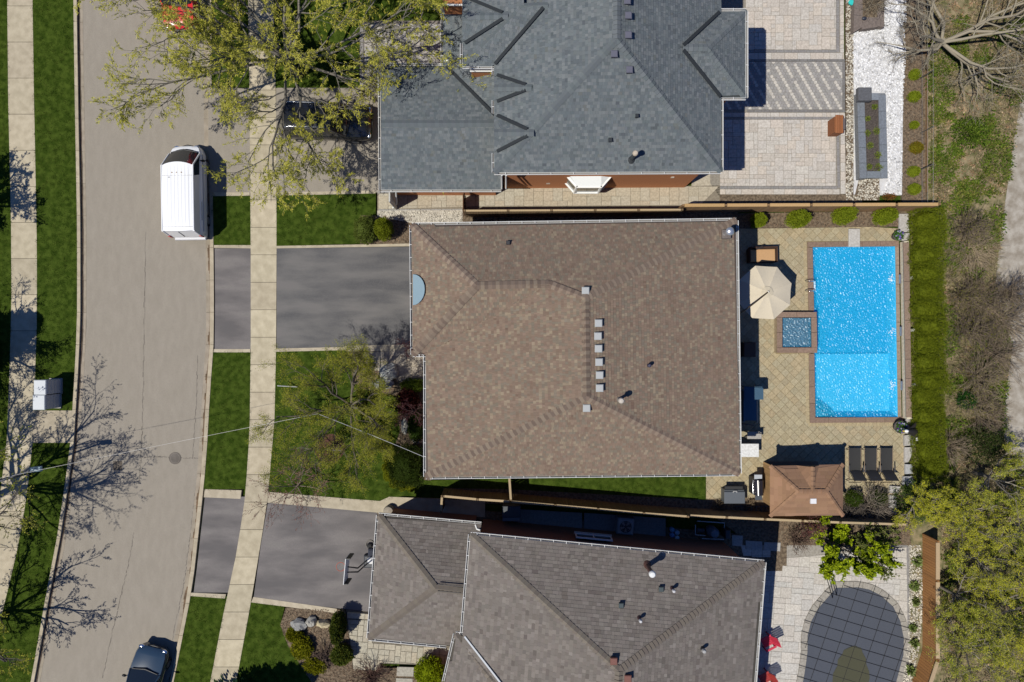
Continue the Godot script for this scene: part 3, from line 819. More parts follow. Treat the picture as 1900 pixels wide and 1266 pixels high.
# white trough with hangers along an eave (marks with height); the roof lies on the side that inward points to
func gutter(house: Node3D, a: Vector3, b: Vector3, inward: Vector3, hang := 0.62) -> void:
	var d := (b - a).normalized(); var n := -inward; n.y = 0; n = (n - d * n.dot(d)).normalized()
	var g := MB.new(); g.col = Color(0.62, 0.62, 0.61)
	var bs := Basis(d, Vector3.UP, d.cross(Vector3.UP)); var L := a.distance_to(b); var mid := (a + b) * 0.5
	g.box(mid + n * 0.105 - Vector3(0, 0.045, 0), Vector3(L, 0.10, 0.02), bs)
	g.box(mid + n * 0.008 - Vector3(0, 0.06, 0), Vector3(L, 0.09, 0.012), bs)
	g.col = Color(0.16, 0.15, 0.14)
	g.box(mid + n * 0.055 - Vector3(0, 0.10, 0), Vector3(L, 0.012, 0.085), bs)
	var o := part(house, "gutter", g, M.paint)
	var hm := MB.new(); hm.col = Color(0.62, 0.62, 0.61)
	hm.box(Vector3.ZERO, Vector3(0.022, 0.02, 0.13), bs)
	var me := hm.mesh()
	var k := maxi(1, int(L / hang))
	for i in k:
		var h := part(o, "hanger", me, M.paint)
		h.position = a + d * L * (i + 0.5) / k + n * 0.055 + Vector3(0, 0.006, 0)
func house_walls(house: Node3D, eave: PackedVector2Array, top: float, inset: float, c: Color, soffit := true) -> PackedVector2Array:
	var w: PackedVector2Array = Geometry2D.offset_polygon(eave, -inset, Geometry2D.JOIN_MITER)[0]
	var b := MB.new(); b.col = c
	for k in w.size(): wall_quad(b, w[(k + 1) % w.size()], w[k], -0.1, top)
	part(house, "wall", b, M.brick)
	if soffit:
		var s := MB.new(); s.col = Color(0.5, 0.48, 0.44)
		s.prism(eave, top - 0.20, top - 0.14)
		part(house, "soffit", s, M.paint)
	return w
# square roof vent with a hood, on a slope
func roof_vent(roof: Node3D, p: Vector3, w: float, h: float, c: Color, turn := 0.0) -> void:
	var b := MB.new(); b.col = c * 0.45
	var bs := Basis(Vector3.UP, turn)
	b.box(p + Vector3(0, h * 0.3, 0), Vector3(w * 0.75, h * 1.2, w * 0.75), bs)
	var o := part(roof, "roof_vent", b, M.paint)
	var t := MB.new(); t.col = c
	t.slab(p + Vector3(0, h, 0), Vector3(w, h * 0.35, w), 0.03, bs)
	part(o, "hood", t, M.paint)
func roof_pipe(roof: Node3D, p: Vector3, r: float, h: float, c: Color, cap: Color, cap_r := 0.0) -> void:
	var b := MB.new(); b.col = c
	b.tube(PackedVector3Array([p - Vector3(0, 0.3, 0), p + Vector3(0, h, 0)]), PackedFloat32Array([r, r]), 12)
	var o := part(roof, "vent_pipe", b, M.paint)
	if cap_r > 0.0:
		var t := MB.new(); t.col = cap
		t.lathe(p + Vector3(0, h, 0), PackedVector2Array([Vector2(cap_r, -0.06), Vector2(cap_r, 0.05), Vector2(cap_r * 0.7, 0.11), Vector2(0, 0.13)]), 14)
		part(o, "cap", t.smooth(40), M.paint)
	var f := MB.new(); f.col = c * 0.8
	f.lathe(p, PackedVector2Array([Vector2(r * 2.2, -0.10), Vector2(r * 1.1, 0.12)]), 12)
	part(o, "collar", f, M.paint)
func window(house: Node3D, p: Vector3, along: Vector3, w: float, h: float) -> void:
	var out := along.cross(Vector3.UP); var bs := Basis(along, Vector3.UP, out)
	var g := MB.new(); g.col = Color(0.02, 0.03, 0.04)
	g.box(p + out * 0.015, Vector3(w, h, 0.04), bs)
	var o := part(house, "window", g, M.glass)
	var f := MB.new(); f.col = Color(0.7, 0.7, 0.68)
	for s in [-1, 1]:
		f.box(p + along * s * (w * 0.5 + 0.03) + out * 0.03, Vector3(0.06, h + 0.12, 0.08), bs)
		f.box(p + Vector3.UP * s * (h * 0.5 + 0.03) + out * 0.032, Vector3(w, 0.06, 0.08), bs)
	f.box(p + out * 0.03, Vector3(0.05, h, 0.06), bs)
	part(o, "frame", f, M.paint)
	var si := MB.new(); si.col = Color(0.45, 0.42, 0.38)
	si.box(p - Vector3.UP * (h * 0.5 + 0.1) + out * 0.06, Vector3(w + 0.2, 0.07, 0.16), bs)
	part(o, "sill", si, M.stone)
func garage_door(house: Node3D, p: Vector3, along: Vector3, w: float, h: float, c: Color) -> void:
	var out := along.cross(Vector3.UP); var bs := Basis(along, Vector3.UP, out)
	var g := MB.new(); g.col = c * 0.8
	g.box(p + Vector3(0, h * 0.5, 0), Vector3(w, h, 0.03), bs)
	var o := part(house, "garage_door", g, M.paint)
	for r in 4:
		var q := MB.new(); q.col = c
		q.box(p + Vector3(0, h * (r + 0.5) / 4.0, 0) + out * 0.03, Vector3(w - 0.04, h / 4.0 - 0.03, 0.03), bs)
		part(o, "panel", q, M.paint)
func downspout(house: Node3D, pts: PackedVector3Array) -> void:
	var b := MB.new(); b.col = Color(0.62, 0.62, 0.61)
	var r := PackedFloat32Array()
	for p in pts: r.append(0.05)
	b.tube(pts, r, 6)
	part(house, "downspout", b, M.paint)

func noise3(sd: int, fr: float) -> FastNoiseLite:
	var f := FastNoiseLite.new(); f.seed = sd; f.frequency = fr
	return f

func build_houses() -> void:
	house_brown(); house_slate(); house_taupe()

func house_brown() -> void:
	var h := thing("brick_house", "house with mottled brown shingle hip roof and row of vents", "house")
	var E := 5.2; var R1 := 7.15; var R2 := 7.6
	var nw := [764, 418, E]; var ne := [1366, 409, E]; var se := [1372, 879, E]; var sw := [790, 885, E]; var gs := [766, 658, E]; var gi := [790, 658, E]
	var r1a := [885, 530, R1]; var r1b := [1018, 527, R1]; var r2a := [1086, 553, R2]; var r2b := [1088, 735, R2]
	var faces := [nw + ne + r2a + r1b + r1a, ne + se + r2b + r2a, se + sw + r2b, [790, 885, E] + [790, 658, E] + r1b + r2a + r2b, gs + nw + r1a, gs + gi + r1b + r1a]
	var d := MB.new(); d.col = Color(0.09, 0.07, 0.055)
	var s := MB.new()
	var tone := [Color(0.155, 0.103, 0.076), Color(0.18, 0.126, 0.093), Color(0.192, 0.139, 0.103), Color(0.208, 0.149, 0.110), Color(0.178, 0.146, 0.11), Color(0.242, 0.19, 0.134), Color(0.196, 0.165, 0.126)]
	var f := noise3(3, 0.6)
	for q in faces:
		var p := pts3(q)
		deck_face(d, p, 0.03); shingles(s, p, tone, 0.115, 0.14, f, 0.022)
	var roof := part(h, "roof", d, M.shingle)
	part(roof, "shingles", s, M.shingle, "stuff")
	var caps := [Color(0.150, 0.108, 0.084), Color(0.225, 0.175, 0.132), Color(0.165, 0.122, 0.095), Color(0.205, 0.155, 0.118)]  # dark and light by turns: shadow between overlapping caps put into their colour
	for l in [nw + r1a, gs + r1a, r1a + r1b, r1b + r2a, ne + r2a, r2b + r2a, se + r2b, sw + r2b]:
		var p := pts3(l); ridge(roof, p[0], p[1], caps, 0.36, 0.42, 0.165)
	var ev := PackedVector2Array()
	for q in [nw, ne, se, sw, gi, gs]: ev.append(v2(at(q[0], q[1], q[2])))
	var w := house_walls(h, ev, E, 0.45, Color(0.30, 0.15, 0.09))
	var mid := at(1080, 640, E)
	for l in [nw + ne, ne + se, se + sw, sw + gi, gi + gs, gs + nw]:
		var p := pts3(l)
		gutter(h, p[0], p[1], mid - (p[0] + p[1]) * 0.5)
	var fE := ne + se + r2b; var fN := nw + ne + r2a
	for v in [[1110, 600], [1109, 624], [1110, 647], [1111, 672], [1112, 696], [1112, 720]]: roof_vent(roof, on_roof(v[0], v[1], fE), 0.34, 0.16, Color(0.34, 0.35, 0.35))
	roof_vent(roof, on_roof(1086, 540, fN), 0.34, 0.16, Color(0.34, 0.35, 0.35))
	roof_vent(roof, on_roof(1088, 757, se + sw + r2b), 0.34, 0.16, Color(0.34, 0.35, 0.35))
	roof_pipe(roof, on_roof(1148, 741, fE), 0.07, 0.75, Color(0.28, 0.26, 0.24), Color(0.42, 0.38, 0.33), 0.13)
	roof_pipe(roof, on_roof(1203, 678, fE), 0.05, 0.25, Color(0.03, 0.03, 0.06), Color(0.03, 0.03, 0.06), 0.09)
	roof_vent(roof, on_roof(943, 451, fN), 0.2, 0.13, Color(0.02, 0.02, 0.025))
	# tall steel flue at the north-east corner
	var fl := MB.new(); fl.col = Color(0.12, 0.10, 0.09)
	fl.box(at(1345, 436, 5.35), Vector3(0.42, 0.5, 0.42))
	var chimney := part(roof, "chimney", fl, M.paint)
	var pipe := MB.new(); pipe.col = Color(0.6, 0.62, 0.65)
	var cp := at(1347, 433, 5.7)
	pipe.tube(PackedVector3Array([cp - Vector3(0, 0.3, 0), cp + Vector3(0, 0.55, 0)]), PackedFloat32Array([0.11, 0.11]), 14)
	pipe.lathe(cp + Vector3(0, 0.6, 0), PackedVector2Array([Vector2(0.17, -0.05), Vector2(0.20, 0.02), Vector2(0.16, 0.10), Vector2(0, 0.16)]), 16)
	part(chimney, "flue", pipe.smooth(45), M.metal)
	# half-round blue tarp-coloured dish cover lying on the garage eave
	var cut := MB.new(); cut.col = Color(0.21, 0.30, 0.36)
	var cc := at(766, 538, E + 0.14); var arc := PackedVector2Array()
	for k in 13:
		var a := -PI / 2 + PI * k / 12.0
		arc.append(Vector2(cc.x + cos(a) * 0.62, cc.z + sin(a) * 0.74))
	var sl := 0.62
	for k in 12:
		cut.up(cc, Vector3(arc[k].x, cc.y + (arc[k].x - cc.x) * sl + 0.03, arc[k].y), Vector3(arc[k + 1].x, cc.y + (arc[k + 1].x - cc.x) * sl + 0.03, arc[k + 1].y))
	for k in 12:
		cut.quad(Vector3(arc[k].x, cc.y + (arc[k].x - cc.x) * sl + 0.03, arc[k].y), Vector3(arc[k + 1].x, cc.y + (arc[k + 1].x - cc.x) * sl + 0.03, arc[k + 1].y), Vector3(arc[k + 1].x, cc.y + (arc[k + 1].x - cc.x) * sl - 0.1, arc[k + 1].y), Vector3(arc[k].x, cc.y + (arc[k].x - cc.x) * sl - 0.1, arc[k].y))
	part(roof, "arched_dormer_top", cut, M.shingle, "", "pale blue half-round metal dormer top at the garage eave")
	# openings in the walls
	var west := w[0]
	for k in w.size():
		if w[k].x < west.x: west = w[k]
	garage_door(h, Vector3(west.x - 0.03, 0, at(0, 500, E).z), Vector3(0, 0, -1), 2.5, 2.2, Color(0.6, 0.58, 0.52))
	garage_door(h, Vector3(west.x - 0.03, 0, at(0, 590, E).z), Vector3(0, 0, -1), 2.5, 2.2, Color(0.6, 0.58, 0.52))
	for z in [3.0, 5.0]:
		window(h, Vector3(at(790, 0, E).x + 0.45, 1.5, z - 1.0), Vector3(0, 0, -1), 1.3, 1.4)
	for z in [-4.0, -1.0, 2.0, 5.0]:
		window(h, Vector3(at(1369, 0, E).x - 0.45, 1.5, z), Vector3(0, 0, 1), 1.6, 1.5)

# the point of a roof face that was sighted at a grid mark
func on_roof(x: float, y: float, face: Array) -> Vector3:
	var p := pts3(face)
	var pl := Plane(p[0], p[1], p[2])
	var hit = pl.intersects_ray(Vector3(0, EYE, 0), (at(x, y, 0.0) - Vector3(0, EYE, 0)).normalized())
	return hit if hit != null else at(x, y, 6.0)

func house_slate() -> void:
	var h := thing("brick_house", "orange brick house with blue grey slate-look hip roof and bay", "house")
	var tone := [Color(0.082, 0.095, 0.105), Color(0.098, 0.115, 0.126), Color(0.112, 0.13, 0.142), Color(0.125, 0.142, 0.15), Color(0.145, 0.16, 0.168), Color(0.118, 0.127, 0.125)]
	var f := noise3(8, 0.9)
	var E := 5.3; var R := 8.0
	var d := MB.new(); d.col = Color(0.05, 0.055, 0.06)
	var s := MB.new()
	var apex := [1145, 72, R]; var far := [1145, -230, R]
	# main hip: south, east and west slopes; then the bay, the north-west wing and its small gables
	var faces := [
		[917, 320, E, 1338, 318, E] + apex,
		[1338, 318, E, 1338, -230, E] + far + apex,
		[917, -230, E, 917, 320, E] + apex + far,
		[1384, 20, 5.2, 1384, 181, 5.2, 1313, 88, 6.36],
		[1384, 181, 5.2, 1338, 181, 5.2, 1268, 88, 6.42, 1313, 88, 6.36],
		[1338, 20, 5.2, 1384, 20, 5.2, 1313, 88, 6.36, 1268, 88, 6.42],
		[858, -230, 5.2, 858, 123, 5.2, 972, 12, 6.35, 972, -230, 6.35],
		[858, 123, 5.2, 917, 123, 5.2, 1016, 10, 6.58, 972, 12, 6.35],
		[917, 140, 5.36, 917, 163, 5.78, 986, 162, 6.25], [917, 186, 5.36, 917, 163, 5.78, 986, 162, 6.25],
		[917, 214, 5.36, 917, 246, 5.85, 990, 246, 6.30], [917, 282, 5.36, 917, 246, 5.85, 990, 246, 6.30],
		[858, -8, 5.27, 858, 30, 5.75, 942, 29, 6.12], [858, 78, 5.27, 858, 30, 5.75, 942, 29, 6.12]]
	var E1 := 3.0; var R1 := 4.5
	# the low garage and porch roofs
	var low := [
		[707, 352, E1, 930, 352, E1, 930, 229, R1, 707, 229, R1],
		[705, 122, E1, 707, 229, R1, 930, 229, R1, 925, 216, 4.35, 828, 122, E1],
		[822, 12, E1, 822, 122, E1, 930, 220, 4.4, 930, 12, 4.4]]
	for q in faces + low:
		var p := pts3(q)
		deck_face(d, p, 0.03); shingles(s, p, tone, 0.155, 0.14, f, 0.02)
	var roof := part(h, "roof", d, M.shingle)
	part(roof, "shingles", s, M.shingle, "stuff")
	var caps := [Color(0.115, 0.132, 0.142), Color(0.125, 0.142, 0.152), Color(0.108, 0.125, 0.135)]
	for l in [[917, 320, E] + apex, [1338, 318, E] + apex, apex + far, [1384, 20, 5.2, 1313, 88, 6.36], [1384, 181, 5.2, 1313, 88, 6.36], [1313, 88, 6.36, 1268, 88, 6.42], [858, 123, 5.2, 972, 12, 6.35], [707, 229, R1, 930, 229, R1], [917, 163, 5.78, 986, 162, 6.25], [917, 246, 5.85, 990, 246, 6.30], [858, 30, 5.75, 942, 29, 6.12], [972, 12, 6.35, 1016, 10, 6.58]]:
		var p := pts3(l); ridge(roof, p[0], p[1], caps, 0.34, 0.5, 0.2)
	# dark metal valleys
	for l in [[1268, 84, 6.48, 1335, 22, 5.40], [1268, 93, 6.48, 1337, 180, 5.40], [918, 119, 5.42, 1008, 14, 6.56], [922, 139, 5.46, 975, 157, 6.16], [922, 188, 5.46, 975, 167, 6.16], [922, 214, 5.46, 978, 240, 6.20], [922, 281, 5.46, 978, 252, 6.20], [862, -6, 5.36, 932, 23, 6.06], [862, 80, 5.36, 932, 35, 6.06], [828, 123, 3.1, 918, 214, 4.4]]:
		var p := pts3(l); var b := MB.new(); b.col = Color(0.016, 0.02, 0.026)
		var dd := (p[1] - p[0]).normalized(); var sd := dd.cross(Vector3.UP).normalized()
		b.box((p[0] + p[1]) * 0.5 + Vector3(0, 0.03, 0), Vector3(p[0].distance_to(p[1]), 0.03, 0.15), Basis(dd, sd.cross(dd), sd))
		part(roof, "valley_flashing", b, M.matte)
	# two-storey walls
	var ev := plan([917, 320, 1338, 318, 1338, 181, 1384, 181, 1384, 20, 1338, 20, 1338, -230, 858, -230, 858, 123, 917, 123], E)
	house_walls(h, ev, E, 0.42, Color(0.52, 0.21, 0.085))
	var evl := plan([707, 352, 930, 352, 930, 12, 822, 12, 822, 122, 705, 122], E1)
	house_walls(h, evl, E1, 0.35, Color(0.52, 0.21, 0.085))
	for l in [[917, 320, E, 1338, 318, E], [1338, 318, E, 1338, 183, E], [917, 186, E, 917, 210, E], [917, 284, E, 917, 320, E], [858, 80, E, 858, 123, E], [858, 123, E, 917, 123, E], [917, 123, E, 917, 138, E], [1384, 20, E, 1384, 181, E], [1338, 181, E, 1384, 181, E], [1338, 20, E, 1384, 20, E],
			[707, 352, E1, 930, 352, E1], [705, 122, E1, 707, 352, E1], [705, 122, E1, 822, 122, E1], [822, 12, E1, 822, 122, E1]]:
		var p := pts3(l)
		var inw := at(1110, 100, l[2]) - (p[0] + p[1]) * 0.5
		if l[2] < 4: inw = at(870, 230, l[2]) - (p[0] + p[1]) * 0.5
		gutter(h, p[0], p[1], inw, 1.0)
	# orange brick gable ends of the small west gables
	for g in [[917, 140, 186, 163, 5.78], [917, 214, 282, 246, 5.85], [858, -8, 78, 30, 5.75]]:
		var b := MB.new(); b.col = Color(0.52, 0.21, 0.085)
		var a := at(g[0] + 3, g[1], 5.2); var c := at(g[0] + 3, g[2], 5.2); var t := at(g[0] + 3, g[3], g[4] - 0.06)
		b.tri(c, a, t)
		part(h, "gable", b, M.brick)
	for q in [[822, 0, 858, 10], [874, 126, 914, 132]]:
		var b := MB.new(); b.col = Color(0.42, 0.17, 0.07)
		var a := at(q[0], q[1], 4.6); var c := at(q[2], q[3], 4.6)
		b.box(Vector3((a.x + c.x) * 0.5, 4.2, (a.z + c.z) * 0.5), Vector3(c.x - a.x, 1.0, c.z - a.z))
		part(h, "gable", b, M.brick)
		var tr := MB.new(); tr.col = Color(0.72, 0.72, 0.7)
		tr.box(Vector3((a.x + c.x) * 0.5, 4.72, c.z + 0.04), Vector3(c.x - a.x + 0.1, 0.06, 0.08))
		part(h, "trim", tr, M.paint)
	# vents
	var sS := [917, 320, E, 1338, 318, E] + apex; var sE := [1338, 318, E, 1338, -230, E] + apex
	for v in [[1163, 5, sE], [1165, 32, sE], [1165, 68, sE], [1139, 103, sS], [1167, 132, sS]]: roof_vent(roof, on_roof(v[0], v[1], v[2]), 0.3, 0.2, Color(0.10, 0.10, 0.13))
	roof_vent(roof, on_roof(1181, 217, sS), 0.16, 0.2, Color(0.02, 0.025, 0.03))
	roof_vent(roof, on_roof(1132, 261, sS), 0.2, 0.14, Color(0.02, 0.025, 0.03))
	roof_pipe(roof, on_roof(1172, 295, sS), 0.1, 1.0, Color(0.05, 0.055, 0.06), Color(0.42, 0.36, 0.28), 0.13)
	# white leader pipes where the upper eave drains to the garage gutter
	for x in [931, 939]: downspout(h, PackedVector3Array([at(x, 325, 5.1), at(x, 331, 4.2), at(x, 350, 3.1)]))
	downspout(h, PackedVector3Array([at(735, 354, 2.85), at(735, 358, 2.4), at(736, 378, 0.35), at(729, 386, 0.06)]))
	downspout(h, PackedVector3Array([at(825, 113, 3.05), at(857, 110, 3.3)]))
	# south wall: bay window, small window, meters and a lamp
	var bw := thing_part(h, "bay_window")
	var zz := -8.66
	var roofb := MB.new(); roofb.col = Color(0.62, 0.65, 0.66)
	var xa := at(1050, 0, 2.2).x; var xb := at(1134, 0, 2.2).x
	var out := [Vector3(xa, 2.5, zz), Vector3(xa + 0.55, 2.5, zz + 0.62), Vector3(xb - 0.55, 2.5, zz + 0.62), Vector3(xb, 2.5, zz)]
	var inn := [Vector3(xa + 0.1, 2.8, zz - 0.02), Vector3(xa + 0.6, 2.8, zz - 0.02), Vector3(xb - 0.6, 2.8, zz - 0.02), Vector3(xb - 0.1, 2.8, zz - 0.02)]
	for k in 3: roofb.quad(inn[k], inn[k + 1], out[k + 1], out[k])
	part(bw, "bay_roof", roofb, M.paint)
	for k in 3:
		var g := MB.new(); g.col = Color(0.05, 0.07, 0.08)
		var a: Vector3 = out[k]; var c: Vector3 = out[k + 1]
		g.quad(a * Vector3(1, 0, 1) + Vector3(0, 2.4, 0), c * Vector3(1, 0, 1) + Vector3(0, 2.4, 0), c * Vector3(1, 0, 1) + Vector3(0, 1.1, 0), a * Vector3(1, 0, 1) + Vector3(0, 1.1, 0))
		part(bw, "pane", g, M.glass)
		var fr := MB.new(); fr.col = Color(0.75, 0.76, 0.75)
		var al := (c - a).normalized(); var bs := Basis(al, Vector3.UP, al.cross(Vector3.UP))
		for y in [2.45, 1.08]: fr.box((a + c) * 0.5 * Vector3(1, 0, 1) + Vector3(0, y, 0), Vector3(a.distance_to(c) + 0.06, 0.12, 0.14), bs)
		for e in [a, c]: fr.box(e * Vector3(1, 0, 1) + Vector3(0, 1.76, 0), Vector3(0.09, 1.3, 0.12), bs)
		part(bw, "frame", fr, M.paint)
	var sil := MB.new(); sil.col = Color(0.7, 0.7, 0.69)
	sil.prism(PackedVector2Array([v2(out[0]), v2(out[1]), v2(out[2]), v2(out[3])]), 0.9, 1.02)
	part(bw, "sill", sil, M.paint)
	window(h, Vector3(at(985, 0, 1.5).x, 1.6, -8.70), Vector3(1, 0, 0), 1.3, 1.0)
	for q in [[1017, 1.1, 0.2, 0.28, 0.12], [1248, 2.4, 0.16, 0.2, 0.1]]:
		var b := MB.new(); b.col = Color(0.6, 0.55, 0.48)
		b.slab(Vector3(at(q[0], 0, q[1]).x, q[1], -8.62), Vector3(q[2], q[3], q[4] + 0.1), 0.02)
		part(h, "wall_box", b, M.paint)
	garage_door(h, Vector3(at(705, 0, E1).x + 0.32, 0, -9.6), Vector3(0, 0, -1), 4.6, 2.2, Color(0.6, 0.6, 0.58))

func thing_part(p: Node3D, called: String) -> Node3D:
	var o := Node3D.new(); o.name = numbered(called, p.get_instance_id()); p.add_child(o)
	return o

func house_taupe() -> void:
	var h := thing("brick_house", "house with taupe shingle hip roofs set askew beside basketball hoop", "house")
	var tone := [Color(0.125, 0.106, 0.094), Color(0.147, 0.128, 0.113), Color(0.165, 0.144, 0.128), Color(0.18, 0.158, 0.140), Color(0.205, 0.182, 0.163)]
	var f := noise3(15, 1.1)
	var E := 4.8; var R := 7.1; var E1 := 3.0; var R1 := 4.5
	var d := MB.new(); d.col = Color(0.07, 0.06, 0.05)
	var s := MB.new()
	var ap := [1149, 1246, R]; var sp := [1128, 1520, R]
	var faces := [
		[873, 992, E, 1418, 1044, E] + ap,
		[1418, 1044, E, 1380, 1520, E] + sp + ap,
		[838, 1450, E, 873, 992, E] + ap + sp,
		[702, 956, E1, 893, 973, E1, 880, 1101, R1, 808, 1092, R1],
		[684, 1185, E1, 702, 956, E1, 808, 1092, R1],
		[862, 1203, E1, 684, 1185, E1, 808, 1092, R1, 880, 1101, R1],
		[824, 1266, 4.6, 845, 1177, 4.6, 935, 1290, 5.55, 920, 1450, 5.55, 790, 1450, 4.6],
		[845, 1177, 4.6, 862, 1179, 4.6, 950, 1288, 5.55, 935, 1290, 5.55]]
	for q in faces:
		var p := pts3(q)
		deck_face(d, p, 0.03); shingles(s, p, tone, 0.21, 0.17, f)
	var roof := part(h, "roof", d, M.shingle)
	part(roof, "shingles", s, M.shingle, "stuff")
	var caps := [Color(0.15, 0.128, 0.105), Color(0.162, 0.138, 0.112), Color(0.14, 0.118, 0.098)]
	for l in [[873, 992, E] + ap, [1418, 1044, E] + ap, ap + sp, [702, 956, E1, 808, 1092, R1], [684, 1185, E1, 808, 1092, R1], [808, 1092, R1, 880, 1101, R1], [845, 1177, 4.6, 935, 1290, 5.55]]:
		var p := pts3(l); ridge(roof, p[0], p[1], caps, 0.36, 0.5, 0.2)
	for l in [[862, 1181, 4.86, 935, 1275, 5.56]]:
		var p := pts3(l); var b := MB.new(); b.col = Color(0.38, 0.40, 0.43)
		var dd := (p[1] - p[0]).normalized(); var sd := dd.cross(Vector3.UP).normalized()
		b.box((p[0] + p[1]) * 0.5 + Vector3(0, 0.04, 0), Vector3(p[0].distance_to(p[1]), 0.02, 0.08), Basis(dd, sd.cross(dd), sd))
		part(roof, "valley_flashing", b, M.paint)
	for y in [1085, 1097]:
		var p := pts3([812, y, 4.55, 868, y + 5, 4.55]); var b := MB.new(); b.col = Color(0.04, 0.035, 0.03)
		var dd := (p[1] - p[0]).normalized()
		b.box((p[0] + p[1]) * 0.5 + Vector3(0, 0.0, 0), Vector3(p[0].distance_to(p[1]), 0.03, 0.04), Basis(dd, Vector3.UP, dd.cross(Vector3.UP)))
		part(roof, "ridge_vent", b, M.paint)
	house_walls(h, plan([873, 992, 1418, 1044, 1380, 1520, 838, 1450], E), E, 0.45, Color(0.34, 0.15, 0.085))
	house_walls(h, plan([702, 956, 893, 973, 872, 1203, 684, 1185], E1), E1, 0.35, Color(0.34, 0.15, 0.085))
	house_walls(h, plan([845, 1177, 900, 1182, 880, 1450, 790, 1450, 824, 1266], 4.6), 4.6, 0.35, Color(0.34, 0.15, 0.085))
	for l in [[873, 992, E, 1418, 1044, E], [1418, 1044, E, 1380, 1520, E], [858, 1175, E, 873, 992, E], [702, 956, E1, 893, 973, E1], [684, 1185, E1, 702, 956, E1], [828, 1199, E1, 684, 1185, E1], [824, 1266, 4.6, 845, 1177, 4.6], [845, 1177, 4.6, 860, 1179, 4.6]]:
		var p := pts3(l)
		var inw: Vector3 = at(1140, 1270, l[2]) - (p[0] + p[1]) * 0.5
		if l[2] < 4: inw = at(790, 1085, l[2]) - (p[0] + p[1]) * 0.5
		elif l[2] < 5: inw = at(900, 1290, l[2]) - (p[0] + p[1]) * 0.5
		gutter(h, p[0], p[1], inw, 0.62)
	var tN := [873, 992, E, 1418, 1044, E] + ap; var tE := [1418, 1044, E, 1380, 1520, E] + ap
	roof_pipe(roof, on_roof(1201, 1050, tN), 0.11, 1.2, Color(0.10, 0.05, 0.04), Color(0.6, 0.61, 0.61), 0.16)
	for v in [[1247, 1092], [1186, 1147]]: roof_pipe(roof, on_roof(v[0], v[1], tN), 0.06, 0.35, Color(0.06, 0.03, 0.035), Color(0.45, 0.45, 0.46), 0.08)
	for v in [[1152, 1122], [1226, 1092]]: roof_vent(roof, on_roof(v[0], v[1], tN), 0.24, 0.15, Color(0.04, 0.055, 0.06))
	for v in [[1138, 1224, tN], [1164, 1256, tE]]: roof_vent(roof, on_roof(v[0], v[1], v[2]), 0.32, 0.2, Color(0.15, 0.062, 0.045))
	roof_pipe(roof, on_roof(1303, 1203, tE), 0.07, 0.3, Color(0.02, 0.02, 0.025), Color(0.3, 0.3, 0.3), 0.1)
	downspout(h, PackedVector3Array([at(882, 974, 3.0), at(885, 982, 3.1), at(891, 984, 3.2)]))
	window(h, Vector3(at(1105, 0, 3).x, 2.2, at(0, 1010, 3).z - 0.1), Vector3(-1, 0, -0.095).normalized(), 1.8, 0.6)
	garage_door(h, at(693, 1072, 3.0) * Vector3(1, 0, 1) + Vector3(0.33, 0, 0), Vector3(0.085, 0, -1).normalized(), 4.6, 2.2, Color(0.55, 0.53, 0.5))

# board fence along marks sighted at its top; posts, boards and cap rails are pieces of their own
func fence(called: String, label: String, marks: Array, top: float, c: Color, cap: Color, cap_w: float, board := 0.145, post_every := 2.4, face := 1.0) -> Node3D:
	var o := thing(called, label, "fence")
	var kinds := []
	for k in 5:
		var m := MB.new(); m.col = vary(c, 0.16)
		m.box(Vector3(0, (top - 0.1) * 0.5, 0), Vector3(board - 0.008, top - 0.1, 0.022))
		kinds.append(m.mesh())
	for s in range(0, marks.size() - 2, 2):
		var a := v2(at(marks[s], marks[s + 1], top)); var b := v2(at(marks[s + 2], marks[s + 3], top))
		var d := (b - a).normalized(); var L := a.distance_to(b); var nrm := Vector2(-d.y, d.x)
		var ang := -d.angle()
		var n := int(L / board)
		for k in n:
			var q := part(o, "board", kinds[rng.randi() % 5], M.wood)
			q.position = v3(a + d * (k + 0.5) * L / n + nrm * 0.03 * face, 0.02); q.rotation.y = ang
		var np := maxi(1, int(round(L / post_every)))
		for k in np + 1:
			if k == 0 and s > 0: continue
			var p := MB.new(); p.col = vary(c * 0.75, 0.1)
			p.box(v3(a + d * L * k / np, top * 0.5 + 0.02), Vector3(0.10, top + 0.04, 0.10), Basis(Vector3.UP, ang))
			part(o, "post", p, M.wood)
		for k in np:
			var p := MB.new(); p.col = vary(cap, 0.08)
			var ce := a + d * L * (k + 0.5) / np
			p.slab(v3(ce, top - 0.02), Vector3(L / np - 0.14, 0.045, cap_w), 0.006, Basis(Vector3.UP, ang))
			part(o, "cap_rail", p, M.wood)
		for y in [0.35, top - 0.35]:
			var p := MB.new(); p.col = c * 0.9
			p.box(v3((a + b) * 0.5 - nrm * 0.03 * face, y), Vector3(L - 0.1, 0.09, 0.035), Basis(Vector3.UP, ang))
			part(o, "rail", p, M.wood)
	return o

